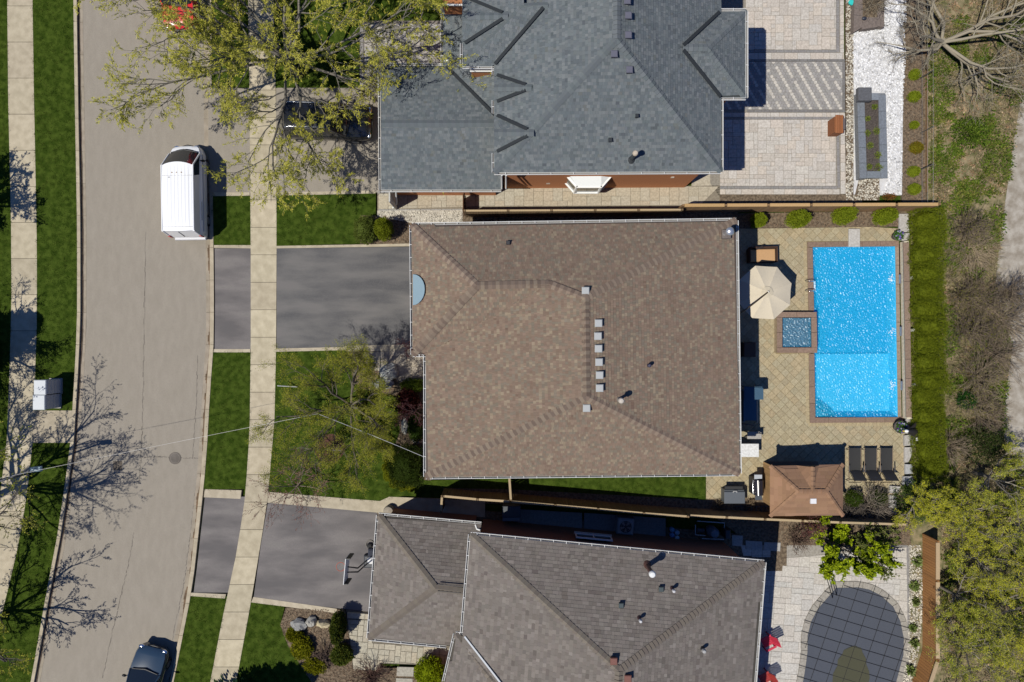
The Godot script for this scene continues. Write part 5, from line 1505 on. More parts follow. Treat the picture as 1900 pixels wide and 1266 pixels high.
	b = MB.new(); b.col = Color(0.085, 0.095, 0.11); b.slab(Vector3(0, 0.64, 0.06), Vector3(1.14, 0.08, 0.66), 0.03); part(bx, "lid", b, M.paint)
	b = MB.new(); b.col = Color(0.6, 0.6, 0.6); b.tube(PackedVector3Array([Vector3(-0.1, 0.69, -0.22), Vector3(-0.1, 0.72, -0.3), Vector3(0.1, 0.72, -0.3), Vector3(0.1, 0.69, -0.22)]), PackedFloat32Array([0.015, 0.015, 0.015, 0.015]), 5); part(bx, "handle", b, M.paint)
	b = MB.new(); b.col = Color(0.02, 0.02, 0.02); b.slab(Vector3(0.0, 0.5, -0.44), Vector3(1.0, 0.06, 0.2), 0.02); part(bx, "shelf", b, M.paint)
	# ladder lying behind the grill
	var ld := thing("ladder", "grey ladder lying on the soil behind the grill", "ladder", at(1395, 945, 0.1) * Vector3(1, 0, 1))
	for z in [-0.16, 0.16]:
		b = MB.new(); b.col = Color(0.1, 0.11, 0.12); b.box(Vector3(0, 0.05, z), Vector3(1.9, 0.08, 0.03)); part(ld, "rail", b, M.metal)
	for k in 7:
		b = MB.new(); b.col = Color(0.12, 0.13, 0.14); b.box(Vector3(-0.8 + k * 0.27, 0.05, 0), Vector3(0.04, 0.03, 0.3)); part(ld, "rung", b, M.metal)
	# sun loungers
	var names := ["charcoal sun lounger next to the gazebo wall", "charcoal sun lounger standing between the two others", "charcoal sun lounger next to the natural stone edging"]
	for k in 3:
		lounger(names[k], at(1586 + k * 29.3, 862, 0.3) * Vector3(1, 0, 1))
	# flower urns
	urn("round grey flower urn at the shallow bed corner above the pool", at(1668, 437, 0.5) * Vector3(1, 0, 1), 0.26, 91)
	urn("purple pansy urn beside the eagle statue", at(1672, 793, 0.5) * Vector3(1, 0, 1), 0.33, 92)
	eagle()
	# natural stone edging slabs
	var st := [[1666, 397, 1684, 397, 1686, 432, 1666, 432], [1667, 433, 1686, 433, 1687, 448, 1668, 448], [1677, 777, 1692, 775, 1696, 798, 1680, 804], [1675, 807, 1694, 805, 1695, 826, 1675, 828], [1676, 829, 1692, 829, 1690, 846, 1684, 858, 1676, 859], [1677, 860, 1691, 861, 1692, 879, 1677, 880], [1674, 883, 1692, 882, 1693, 900, 1672, 901], [1649, 900, 1670, 902, 1664, 916, 1648, 915], [1648, 918, 1662, 918, 1662, 955, 1647, 954]]
	for k in st.size():
		var m := MB.new(); m.col = vary(Color(0.40, 0.385, 0.37) if k != 5 and k != 6 else Color(0.36, 0.37, 0.39), 0.06)
		var poly: PackedVector2Array = Geometry2D.offset_polygon(plan(st[k]), -0.02, Geometry2D.JOIN_ROUND)[0]
		m.prism(poly, 0.0, rng.randf_range(0.10, 0.16))
		whole("stone_slab", m, M.stone, ["long pale stone slab below the new tan fence", "pale stone slab under the round flower urn", "pale stone slab between pansy urn and eagle statue", "square pale stone slab south of the eagle statue", "tapered pale stone slab next to the lounger foot", "blue grey mottled stone slab beside the loungers", "second mottled stone slab beside the loungers", "short pale stone slab below the loungers", "narrow upright pale stone slab between shrubs below the loungers"][k], "stone slab", "stone edging of the pool yard")
	# front garden boulders
	var bo := [[722, 690, 0.62, 0.55, 0.35, Color(0.36, 0.37, 0.36), "flat grey boulder under the yard tree by the front walk"], [711, 712, 0.75, 0.36, 0.3, Color(0.30, 0.31, 0.33), "long grey boulder crossed by a branch shadow"], [752, 790, 0.26, 0.52, 0.34, Color(0.46, 0.45, 0.39), "pale upright boulder between dark shrubs and brown roof"], [776, 817, 0.42, 0.2, 0.25, Color(0.46, 0.44, 0.38), "small pale boulder at the wall of the brown-roofed house"],
		[556, 1159, 0.55, 0.42, 0.4, Color(0.30, 0.30, 0.29), "large grey boulder in the mulch below the taupe driveway"], [579, 1152, 0.36, 0.36, 0.36, Color(0.33, 0.32, 0.29), "square grey boulder in the middle of three"], [601, 1156, 0.48, 0.26, 0.36, Color(0.50, 0.43, 0.28), "cream boulder beside the dark evergreen shrub"]]
	for q in bo:
		var m := MB.new(); m.col = q[5]
		m.blob(v3(g2(q[0], q[1]), 0.05), Vector3(q[2] * 0.85, q[4], q[3] * 0.85), 14, 9, 0.42, 1.3, int(q[0]))
		whole("boulder", m.smooth(24), M.stone, q[6], "boulder", "garden boulders")
	# planter of the slate-roofed house
	planter()
	smoker()
	covered_pool()
	side_yard()
	hoop()
	# turquoise float at the top
	var tq := MB.new(); tq.col = Color(0.02, 0.42, 0.40)
	tq.blob(at(1585, 4, 0.15), Vector3(0.34, 0.13, 0.2), 12, 8, 0.35, 2.0, 4)
	whole("turquoise_cushion", tq.smooth(40), M.fabric, "crumpled turquoise cushion on the gravel strip", "cushion")
	# white stake in the front lawn
	var sk := MB.new(); sk.col = Color(0.66, 0.66, 0.63)
	sk.tube(PackedVector3Array([at(551, 718, 0.02), at(515, 716, 0.7)]), PackedFloat32Array([0.03, 0.03]), 8)
	whole("marker_stake", sk, M.paint, "slanting white marker stake in the front lawn", "stake")

func seat(called: String, label: String, p: Vector3, w: float, d: float, turn: float, cush: Color) -> void:
	var o := thing(called, label, "armchair", p); o.rotation.y = turn * 0.2
	var b := MB.new(); b.col = Color(0.07, 0.035, 0.02)
	b.slab(Vector3(0, 0.18, 0), Vector3(w, 0.3, d), 0.03); part(o, "frame", b, M.wood)
	b = MB.new(); b.col = cush; b.slab(Vector3(0.0, 0.40, 0.0), Vector3(w - 0.12, 0.14, d - 0.1), 0.04); part(o, "cushion", b, M.fabric)
	b = MB.new(); b.col = Color(0.07, 0.035, 0.02); b.slab(Vector3(0, 0.5, -d * 0.5 - 0.03), Vector3(w, 0.45, 0.06), 0.02); part(o, "backrest", b, M.wood)
	for s in [-1, 1]:
		b = MB.new(); b.col = Color(0.07, 0.035, 0.02); b.slab(Vector3(s * w * 0.5, 0.4, 0), Vector3(0.05, 0.42, d), 0.015); part(o, "arm", b, M.wood)
	b = MB.new(); b.col = Color(0.03, 0.02, 0.02); b.slab(Vector3(-0.25, 0.62, -d * 0.5 + 0.0), Vector3(0.4, 0.3, 0.12), 0.04, Basis(Vector3.UP, 0.3)); part(o, "pillow", b, M.fabric)

func lounger(label: String, p: Vector3) -> void:
	var o := thing("sun_lounger", label, "sun lounger", p, "sun loungers beside the gazebo")
	var c := Color(0.03, 0.028, 0.03)
	var b := MB.new(); b.col = c
	grid_patch(b, func(u, v): return Vector3(lerpf(-0.32, 0.32, u), 0.33 - 0.05 * sin(PI * u) * 0.6 + 0.02 * sin(v * 6.0), lerpf(-0.9, 0.32, v)), 4, 8)
	part(o, "sling", b.smooth(40), M.fabric)
	b = MB.new(); b.col = Color(0.02, 0.02, 0.024)
	grid_patch(b, func(u, v): return Vector3(lerpf(-0.32, 0.32, u), 0.33 + 0.62 * v, lerpf(0.32, 0.78, v) - 0.03 * sin(PI * v)), 4, 5)
	part(o, "backrest", b.smooth(40), M.fabric)
	for s in [-1, 1]:
		b = MB.new(); b.col = Color(0.10, 0.075, 0.055)
		b.tube(PackedVector3Array([Vector3(s * 0.34, 0.33, -0.92), Vector3(s * 0.34, 0.34, 0.3), Vector3(s * 0.34, 0.33, 0.98)]), PackedFloat32Array([0.022, 0.022, 0.022]), 6); part(o, "side_rail", b, M.metal)
		b = MB.new(); b.col = Color(0.10, 0.075, 0.055)
		b.tube(PackedVector3Array([Vector3(s * 0.34, 0.33, 0.32), Vector3(s * 0.34, 0.95, 0.78)]), PackedFloat32Array([0.02, 0.02]), 6); part(o, "back_frame", b, M.metal)
		for z in [-0.8, 0.9]:
			b = MB.new(); b.col = Color(0.10, 0.075, 0.055); b.tube(PackedVector3Array([Vector3(s * 0.34, 0.33, z), Vector3(s * 0.35, 0.0, z)]), PackedFloat32Array([0.02, 0.02]), 6); part(o, "leg", b, M.metal)
		b = MB.new(); b.col = Color(0.04, 0.04, 0.045); b.slab(Vector3(s * 0.38, 0.5, 0.2), Vector3(0.06, 0.03, 0.36), 0.01); part(o, "armrest", b, M.paint)
	b = MB.new(); b.col = Color(0.10, 0.075, 0.055); b.tube(PackedVector3Array([Vector3(-0.34, 0.33, 0.98), Vector3(0.34, 0.33, 0.98)]), PackedFloat32Array([0.022, 0.022]), 6); part(o, "crossbar", b, M.metal)

func urn(label: String, p: Vector3, r: float, sd: int) -> void:
	var o := thing("flower_urn", label, "flower pot", p)
	var b := MB.new(); b.col = Color(0.10, 0.085, 0.08)
	b.lathe(Vector3.ZERO, PackedVector2Array([Vector2(r * 0.55, 0), Vector2(r * 0.75, 0.12), Vector2(r, 0.42), Vector2(r * 1.08, 0.46), Vector2(r * 0.95, 0.46), Vector2(r * 0.9, 0.38), Vector2(0, 0.38)]), 18)
	part(o, "pot", b.smooth(40), M.stone)
	var lv := MB.new(); var r2 := RandomNumberGenerator.new(); r2.seed = sd
	for k in 170:
		lv.col = Color(0.05, 0.12, 0.02) * r2.randf_range(0.6, 1.6)
		var a := r2.randf() * TAU; var q := sqrt(r2.randf()) * r * 0.95
		lv.leaf(Vector3(cos(a) * q, 0.42 + r2.randf() * 0.16, sin(a) * q), Vector3(r2.randf_range(-1, 1), r2.randf_range(0.1, 0.9), r2.randf_range(-1, 1)).normalized(), 0.12, 0.06, r2)
	part(o, "foliage", lv, M.leaf, "stuff")
	for k in 22:
		var f := MB.new(); f.col = [Color(0.10, 0.05, 0.30), Color(0.18, 0.10, 0.42), Color(0.35, 0.36, 0.45), Color(0.07, 0.03, 0.12)][r2.randi() % 4]
		var a := r2.randf() * TAU; var q := sqrt(r2.randf()) * r * 0.9
		var ce := Vector3(cos(a) * q, 0.55 + r2.randf() * 0.06, sin(a) * q)
		for i in 5: f.leaf(ce, Vector3(cos(i * 1.257), 0.25, sin(i * 1.257)).normalized(), 0.055, 0.05, r2)
		part(o, "flower", f, M.leaf)

func eagle() -> void:
	var o := thing("eagle_statue", "bird statue with dark body, white head and white fanned tail", "statue", at(1692, 799, 0.9) * Vector3(1, 0, 1))
	o.scale = Vector3.ONE * 1.4
	var b := MB.new(); b.col = Color(0.30, 0.29, 0.27)
	b.blob(Vector3(0.05, 0.12, 0), Vector3(0.28, 0.22, 0.22), 10, 7, 0.5, 1.3, 9); part(o, "rock", b.smooth(30), M.stone)
	b = MB.new(); b.col = Color(0.025, 0.022, 0.02)
	b.tube(PackedVector3Array([Vector3(-0.22, 0.72, 0.02), Vector3(-0.10, 0.70, 0.03), Vector3(0.05, 0.60, 0.05), Vector3(0.20, 0.52, 0.08), Vector3(0.28, 0.48, 0.10)]), PackedFloat32Array([0.06, 0.12, 0.17, 0.12, 0.06]), 12); part(o, "body", b, M.paint)
	for s in [-1, 1]:
		b = MB.new(); b.col = Color(0.03, 0.026, 0.024)
		for k in 7:
			var t := k / 6.0
			b.quad(Vector3(-0.12 + t * 0.2, 0.72 - t * 0.08, s * 0.10), Vector3(-0.05 + t * 0.2, 0.70 - t * 0.08, s * 0.11), Vector3(0.10 + t * 0.32, 0.60 + 0.02 * s - t * 0.1, s * (0.20 + 0.10 * sin(t * 3.0))), Vector3(0.04 + t * 0.3, 0.62 - t * 0.1, s * (0.20 + 0.10 * sin(t * 3.0))))
		part(o, "wing", b, M.paint)
	b = MB.new(); b.col = Color(0.72, 0.72, 0.70)
	b.blob(Vector3(-0.27, 0.76, 0.01), Vector3(0.085, 0.075, 0.065), 10, 8, 0.0)
	var hd := part(o, "head", b.smooth(60), M.paint)
	b = MB.new(); b.col = Color(0.55, 0.36, 0.05)
	b.tube(PackedVector3Array([Vector3(-0.34, 0.76, 0.01), Vector3(-0.39, 0.745, 0.01), Vector3(-0.41, 0.71, 0.01)]), PackedFloat32Array([0.03, 0.02, 0.004]), 6); part(hd, "beak", b, M.paint)
	for k in 7:
		b = MB.new(); b.col = vary(Color(0.66, 0.67, 0.70), 0.06)
		var a := -0.75 + k * 0.26
		var d := Vector3(cos(a + 0.45), -0.25, sin(a + 0.45))
		var s := Vector3(-d.z, 0, d.x) * 0.05
		var p := Vector3(0.24, 0.50, 0.10)
		b.quad(p - s * 0.6, p + s * 0.6, p + d * 0.36 + s, p + d * 0.36 - s); part(o, "tail_feather", b, M.paint)

func gazebo() -> void:
	var o := thing("gazebo", "tan shingled garden gazebo with small roof hatch beside loungers", "gazebo")
	var E := 2.45
	var c := Color(0.285, 0.165, 0.105)
	var d := MB.new(); d.col = c * 0.8
	var s := MB.new()
	var tone := [Color(0.25, 0.143, 0.083), Color(0.268, 0.155, 0.091), Color(0.282, 0.163, 0.097), Color(0.258, 0.15, 0.087)]
	var ra := [1482, 912, 3.25]; var rb := [1533, 912, 3.25]
	var faces := [[1429, 865, E, 1478, 864, E, 1508, 912, 3.27] + ra, [1429, 958, E, 1429, 865, E] + ra, [1564, 957, E, 1429, 958, E] + ra + rb, [1564, 862, E, 1564, 957, E] + rb,
		[1508, 867, 2.80, 1508, 912, 3.28, 1478, 864, E], [1508, 867, 2.80, 1508, 912, 3.28, 1520, 864, E], [1520, 863, E, 1564, 862, E] + rb + [1508, 912, 3.27]]
	for q in faces:
		var p := pts3(q); deck_face(d, p, 0.02); shingles(s, p, tone, 0.5, 0.2, noise3(4, 1.0), 0.008)
	var roof := part(o, "roof", d, M.shingle)
	part(roof, "shingles", s, M.shingle, "stuff")
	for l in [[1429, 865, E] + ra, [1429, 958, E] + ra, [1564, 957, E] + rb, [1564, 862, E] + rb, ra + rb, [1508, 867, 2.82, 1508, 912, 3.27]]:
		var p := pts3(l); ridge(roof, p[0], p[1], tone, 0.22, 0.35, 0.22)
	var fb := MB.new(); fb.col = Color(0.2, 0.12, 0.07)
	fb.prism(plan([1431, 867, 1562, 864, 1562, 955, 1431, 956], E), E - 0.16, E - 0.05); part(o, "eave_board", fb, M.wood)
	var h := MB.new(); h.col = Color(0.6, 0.6, 0.62)
	h.box(at(1509, 930, 3.0), Vector3(0.30, 0.10, 0.26)); part(roof, "hatch", h, M.paint)
	# half walls of boards, posts, and the bar counter on the west side
	for q in [[1462, 884], [1548, 882], [1548, 944], [1462, 945]]:
		var p := at(q[0], q[1], E) * Vector3(1, 0, 1); var b := MB.new(); b.col = Color(0.30, 0.19, 0.09)
		b.box(p + Vector3(0, E * 0.5 - 0.08, 0), Vector3(0.13, E - 0.16, 0.13)); part(o, "post", b, M.wood)
	var x0 := 14.02; var z0 := at(0, 872, E).z; var z1 := at(0, 952, E).z; var x1 := at(1556, 0, E).x
	var n := 17
	for k in n:
		var b := MB.new(); b.col = vary(Color(0.36, 0.22, 0.10), 0.14)
		b.box(Vector3(x0 - 0.02, 1.1, lerpf(z0, z1, (k + 0.5) / n)), Vector3(0.03, 2.2, (z1 - z0) / n - 0.01)); part(o, "board", b, M.wood)
		b = MB.new(); b.col = vary(Color(0.30, 0.18, 0.08), 0.14)
		b.box(Vector3(lerpf(x0, x1, (k + 0.5) / n), 1.1, z1), Vector3((x1 - x0) / n - 0.01, 2.2, 0.03)); part(o, "board", b, M.wood)
	var fl := MB.new(); fl.col = Color(0.2, 0.14, 0.09); fl.box(Vector3((x0 + x1) * 0.5, 0.04, (z0 + z1) * 0.5), Vector3(x1 - x0, 0.08, z1 - z0)); part(o, "floor", fl, M.wood)
	var ch := MB.new(); ch.col = Color(0.06, 0.09, 0.14); ch.slab(Vector3(x1 + 0.28, 0.35, z0 - 0.2), Vector3(0.45, 0.1, 0.4), 0.03)

func planter() -> void:
	var o := thing("raised_planter", "long raised planter with slate grey capstones amid white stones", "planter")
	var hy := 0.45
	var b := MB.new(); b.col = Color(0.18, 0.19, 0.205)
	for q in [[1592, 172, 1604, 172, 1608, 331, 1596, 331], [1632, 172, 1644, 172, 1646, 328, 1634, 328], [1604, 172, 1632, 172, 1632, 182, 1604, 182], [1607, 318, 1634, 318, 1635, 328, 1608, 329]]: b.prism(plan(q, hy), -0.05, hy - 0.06)
	part(o, "planter_wall", b, M.stone)
	var c := Color(0.165, 0.185, 0.215)
	course(o, "cap_stone", v2(at(1598, 188, hy)), v2(at(1602.5, 331, hy)), 0.40, 0.85, c, hy - 0.06, hy, null, 0.06)
	course(o, "cap_stone", v2(at(1637.5, 175, hy)), v2(at(1641, 331, hy)), 0.40, 0.85, c, hy - 0.06, hy, null, 0.06)
	course(o, "cap_stone", v2(at(1616, 179, hy)), v2(at(1631, 179, hy)), 0.38, 0.6, c * 1.25, hy - 0.06, hy, null, 0.06)
	course(o, "cap_stone", v2(at(1609.5, 324, hy)), v2(at(1634, 324, hy)), 0.38, 0.8, c, hy - 0.06, hy, null, 0.06)
	b = MB.new(); b.col = Color(0.1, 0.105, 0.115); b.slab(at(1603, 176, 0.75), Vector3(0.72, 0.3, 0.72), 0.02)
	part(o, "corner_pillar", b, M.stone)
	b = MB.new(); b.prism(plan([1604, 182, 1632, 182, 1635, 320, 1608, 320], hy), -0.05, hy - 0.14)
	part(o, "soil", b, M.planter_soil)
	# second planter at the top edge of the lot
	var p := thing("raised_planter", "brown stone planter full of dry twigs at terrace end", "planter")
	b = MB.new(); b.col = Color(0.17, 0.14, 0.125)
	for q in [[1588, -60, 1601, -60, 1601, 50, 1584, 60], [1629, -60, 1641, -60, 1641, 50, 1629, 48], [1601, 32, 1629, 32, 1629, 50, 1600, 54]]: b.prism(plan(q, 0.4), 0, 0.4)
	part(p, "planter_wall", b, M.stone)
	b = MB.new(); b.prism(plan([1600, -60, 1630, -60, 1630, 34, 1600, 34], 0.4), 0, 0.3); part(p, "soil", b, M.soil)
	b = MB.new(); b.col = Color(0.02, 0.025, 0.04); b.blob(at(1604, 34, 0.5), Vector3(0.14, 0.08, 0.1), 8, 6, 0.2); part(p, "spotlight", b.smooth(40), M.paint)

func smoker() -> void:
	var o := thing("wooden_cabinet", "small rust-brown wooden cabinet with pitched top on the terrace", "cabinet", at(1557, 231, 0.8) * Vector3(1, 0, 1))
	var c := Color(0.28, 0.10, 0.035)
	var b := MB.new(); b.col = c * 0.8; b.box(Vector3(0, 0.4, 0), Vector3(0.5, 0.8, 0.85)); part(o, "body", b, M.wood)
	for s in 4:
		b = MB.new(); b.col = vary(c, 0.15)
		b.slab(Vector3(-0.18 + s * 0.11, 0.84 + (0.05 if s < 2 else 0.02), 0), Vector3(0.105, 0.04, 0.98), 0.008, Basis(Vector3(0, 0, 1), 0.35 if s < 2 else -0.1)); part(o, "roof_plank", b, M.wood)
	b = MB.new(); b.col = Color(0.12, 0.1, 0.1); b.box(Vector3(0.24, 0.86, 0.0), Vector3(0.12, 0.10, 0.6)); part(o, "lid", b, M.wood)

func covered_pool() -> void:
	var o := thing("covered_pool", "freeform pool under a grey strapped safety cover", "swimming pool")
	var out := cover_outline(0.36); var inn := cover_outline(0.0)
	var n := 46
	# coping stones between the two outlines
	for k in n:
		var a0 := along(inn, float(k) / n); var a1 := along(inn, (k + 0.96) / n)
		var ce := Vector2(18.9, 19.0)
		var d0 := (a0 - along(inn, float(k) / n + 0.01)).orthogonal().normalized(); var d1 := (a1 - along(inn, (k + 0.96) / n + 0.01)).orthogonal().normalized()
		if (a0 + d0 * 0.3).distance_to(g2(1585, 1210)) < a0.distance_to(g2(1585, 1210)): d0 = -d0
		if (a1 + d1 * 0.3).distance_to(g2(1585, 1210)) < a1.distance_to(g2(1585, 1210)): d1 = -d1
		var b := MB.new(); b.col = vary(Color(0.31, 0.29, 0.255), 0.06)
		var poly := PackedVector2Array([a0 - d0 * 0.1, a1 - d1 * 0.1, a1 + d1 * 0.33, a0 + d0 * 0.33])
		if Geometry2D.triangulate_polygon(poly).size() >= 3: b.prism(poly, -0.1, 0.02)
		part(o, "coping_stone", b, M.stone)
	var cv := MB.new(); cv.col = Color(0.060, 0.070, 0.087)
	# the fabric sags a little between its straps
	var fn := noise3(31, 0.9)
	var hgt := func(p: Vector2) -> float: return 0.034 + 0.018 * fn.get_noise_2d(p.x, p.y) + 0.008 * fn.get_noise_2d(p.x * 4.0, p.y * 4.0)
	var cell := 0.16
	for i in range(0, 46):
		for j in range(0, 62):
			var c0 := Vector2(15.8, 13.4) + Vector2(i, j) * cell
			for q in Geometry2D.intersect_polygons(PackedVector2Array([c0, c0 + Vector2(cell, 0), c0 + Vector2(cell, cell), c0 + Vector2(0, cell)]), inn):
				for k in range(1, q.size() - 1): cv.up(v3(q[0], hgt.call(q[0])), v3(q[k], hgt.call(q[k])), v3(q[k + 1], hgt.call(q[k + 1])))
	cv.smooth(60)
	part(o, "cover", cv, M.fabric)
	var wet := MB.new(); wet.col = Color(0.055, 0.055, 0.035)
	wet.sheet(plan([1578, 1200, 1585, 1198, 1592, 1201, 1597, 1202, 1600, 1211, 1606, 1222, 1607, 1233, 1612, 1246, 1613, 1258, 1609, 1272, 1606, 1300, 1560, 1330, 1534, 1300, 1536, 1280, 1544, 1266, 1545, 1250, 1553, 1236, 1554, 1224, 1562, 1214, 1565, 1206]), 0.057)
	part(o, "leaf_puddle", wet, M.fabric, "", "brownish green leaf-stained puddle on the cover")
	# webbing straps in two directions
	for dirk in 2:
		var d := Vector2(cos(0.29), sin(0.29)) if dirk == 0 else Vector2(-sin(0.33), cos(0.33))
		var nn := d.orthogonal(); var c0 := g2(1585, 1200)
		for k in range(-9, 10):
			var gap := 0.62 if dirk == 0 else 0.86
			var p := c0 + nn * k * gap
			var seg: Array = Geometry2D.intersect_polyline_with_polygon(PackedVector2Array([p - d * 12, p + d * 12]), inn)
			for s in seg:
				if s.size() < 2 or s[0].distance_to(s[1]) < 0.3: continue
				var b := MB.new(); b.col = Color(0.012, 0.013, 0.016)
				var ext := 0.42
				var A: Vector2 = s[0] - (s[1] - s[0]).normalized() * ext; var B: Vector2 = s[1] + (s[1] - s[0]).normalized() * ext
				if B.y > 19.5 and A.y > 19.5: continue
				var w := nn * 0.010
				b.prism(PackedVector2Array([A - w, B - w, B + w, A + w]), 0.058, 0.066)
				part(o, "strap", b, M.fabric)
	# hand rails beside the cover
	for x in [0, 10]:
		var b := MB.new(); b.col = Color(0.02, 0.02, 0.022)
		b.tube(PackedVector3Array([at(1526 + x, 1044, 0.05), at(1526 + x, 1044, 0.5), at(1545 + x * 0.75, 1110 - x * 0.5, 0.5), at(1545 + x * 0.75, 1110 - x * 0.5, 0.02)]), PackedFloat32Array([0.022, 0.022, 0.022, 0.022]), 6)
		part(o, "hand_rail", b, M.metal)
	# red garden chairs by the house
	for k in 2:
		var q := thing("garden_chair", ["pink red garden chair by the taupe-roofed house wall", "dark red garden chair further along the taupe-roofed house wall"][k], "garden chair", at(1424 - k * 4, 1192 + k * 68, 0.4) * Vector3(1, 0, 1), "red garden chairs")
		q.rotation.y = -1.1
		var c := Color(0.45, 0.03, 0.06) if k == 0 else Color(0.30, 0.035, 0.03)
		for i in 5:
			var b := MB.new(); b.col = vary(c, 0.1); b.slab(Vector3(-0.2 + i * 0.1, 0.36, 0.0), Vector3(0.09, 0.03, 0.55), 0.008); part(q, "seat_slat", b, M.paint)
			b = MB.new(); b.col = vary(c, 0.1); b.slab(Vector3(-0.24 + i * 0.12, 0.68, -0.36), Vector3(0.10, 0.78 - absf(i - 2) * 0.06, 0.025), 0.008, Basis(Vector3(1, 0, 0), -0.35)); part(q, "back_slat", b, M.paint)
		for s in [-1, 1]:
			var b := MB.new(); b.col = c; b.slab(Vector3(s * 0.34, 0.56, 0.0), Vector3(0.12, 0.03, 0.65), 0.01); part(q, "arm", b, M.paint)
			for z in [-0.25, 0.28]:
				b = MB.new(); b.col = c; b.box(Vector3(s * 0.32, 0.28, z), Vector3(0.05, 0.55, 0.07)); part(q, "leg", b, M.paint)

func along(p: PackedVector2Array, t: float) -> Vector2:
	var L := 0.0
	for k in p.size(): L += p[k].distance_to(p[(k + 1) % p.size()])
	var s := fposmod(t, 1.0) * L
	for k in p.size():
		var d := p[k].distance_to(p[(k + 1) % p.size()])
		if s <= d: return p[k].lerp(p[(k + 1) % p.size()], s / maxf(d, 1e-6))
		s -= d
	return p[0]

func side_yard() -> void:
	# shaded service strip north of the taupe-roofed house
	var b := MB.new(); b.col = Color(0.25, 0.24, 0.23)
	b.prism(plan([960, 945, 1080, 952, 1080, 985, 960, 980]), 0.0, 0.02)
	var pv := setting("footpath", b, M.stone)
	b = MB.new(); b.col = Color(0.22, 0.22, 0.22); b.prism(plan([1084, 952, 1235, 962, 1235, 998, 1084, 988]), 0.0, 0.02)
	setting("footpath", b, M.stone)
	for q in [[1383, 1003, 1414, 1005, 1413, 1020, 1384, 1019], [1418, 1006, 1448, 1007, 1447, 1023, 1416, 1021], [1358, 993, 1378, 994, 1377, 1014, 1358, 1012]]:
		b = MB.new(); b.col = Color(0.36, 0.35, 0.33); b.prism(plan(q), 0.0, 0.05)
		whole("stepping_stone", b, M.stone, "square stepping stone in the shade by the taupe-roofed house corner", "stone slab", "shaded stepping stones")
	var bin := thing("storage_bin", "dark two-door storage bin against the brick wall in shade", "storage bin", at(949, 953, 1.0) * Vector3(1, 0, 1))
	b = MB.new(); b.col = Color(0.09, 0.10, 0.12); b.slab(Vector3(0, 0.5, 0), Vector3(0.95, 1.0, 0.8), 0.03); part(bin, "body", b, M.paint)
	b = MB.new(); b.col = Color(0.05, 0.055, 0.065); b.slab(Vector3(0, 1.03, -0.1), Vector3(1.0, 0.06, 0.6), 0.02); part(bin, "lid", b, M.paint)
	b = MB.new(); b.col = Color(0.12, 0.13, 0.15); b.slab(Vector3(0, 1.03, 0.32), Vector3(0.96, 0.05, 0.2), 0.02); part(bin, "hinge_board", b, M.paint)
	var ac := thing("air_conditioner", "boxy air conditioner with round fan grille in the shaded passage", "air conditioner", at(1161, 978, 0.8) * Vector3(1, 0, 1))
	ac.rotation.y = -0.09
	b = MB.new(); b.col = Color(0.24, 0.26, 0.28); b.slab(Vector3(0, 0.4, 0), Vector3(0.9, 0.8, 0.9), 0.08); part(ac, "casing", b, M.paint)
	b = MB.new(); b.col = Color(0.03, 0.03, 0.035); b.lathe(Vector3(0, 0.8, 0), PackedVector2Array([Vector2(0.33, 0.004), Vector2(0, 0.004)]), 20); part(ac, "fan_opening", b, M.paint)
	for k in 5:
		b = MB.new(); b.col = Color(0.3, 0.3, 0.32)
		var a := TAU * k / 5
		b.quad(Vector3(cos(a) * 0.06, 0.81, sin(a) * 0.06), Vector3(cos(a) * 0.30, 0.815, sin(a) * 0.30), Vector3(cos(a + 0.5) * 0.30, 0.808, sin(a + 0.5) * 0.30), Vector3(cos(a + 0.5) * 0.06, 0.81, sin(a + 0.5) * 0.06)); part(ac, "fan_blade", b, M.metal)
	for r in [0.14, 0.24, 0.33]:
		b = MB.new(); b.col = Color(0.3, 0.32, 0.34)
		var pts := PackedVector3Array(); var rr := PackedFloat32Array()
		for k in 21: pts.append(Vector3(cos(TAU * k / 20) * r, 0.83, sin(TAU * k / 20) * r)); rr.append(0.008)
		b.tube(pts, rr, 4, false); part(ac, "grille_ring", b, M.metal)
	# pool pump set with white pipes
	var pm := thing("pool_pump", "pool filter and pump set with pale pipes in the shade", "pool pump", at(1320, 985, 0.4) * Vector3(1, 0, 1))
	b = MB.new(); b.col = Color(0.12, 0.15, 0.19); b.lathe(Vector3(0.05, 0, 0.05), PackedVector2Array([Vector2(0.28, 0), Vector2(0.3, 0.1), Vector2(0.3, 0.7), Vector2(0.2, 0.9), Vector2(0, 0.95)]), 18); part(pm, "filter_tank", b.smooth(40), M.paint)
	b = MB.new(); b.col = Color(0.06, 0.07, 0.08); b.tube(PackedVector3Array([Vector3(-0.75, 0.25, 0.0), Vector3(-0.35, 0.25, 0.05)]), PackedFloat32Array([0.13, 0.13]), 12); part(pm, "motor", b, M.paint)
	for q in [[Vector3(-0.75, 0.3, -0.5), Vector3(0.75, 0.3, -0.4), Vector3(0.75, 0.3, -0.1)], [Vector3(-0.85, 0.3, -0.3), Vector3(-0.85, 0.3, 0.25), Vector3(-0.3, 0.3, 0.3)], [Vector3(-0.5, 0.35, 0.45), Vector3(0.7, 0.35, 0.5)]]:
		b = MB.new(); b.col = Color(0.55, 0.58, 0.6)
		var rr := PackedFloat32Array()
		for k in q.size(): rr.append(0.03)
		b.tube(PackedVector3Array(q), rr, 7); part(pm, "pipe", b, M.paint)
	b = MB.new(); b.col = Color(0.03, 0.035, 0.04); b.slab(Vector3(0.8, 0.4, 0.1), Vector3(0.3, 0.8, 0.5), 0.04); part(pm, "heater", b, M.paint)
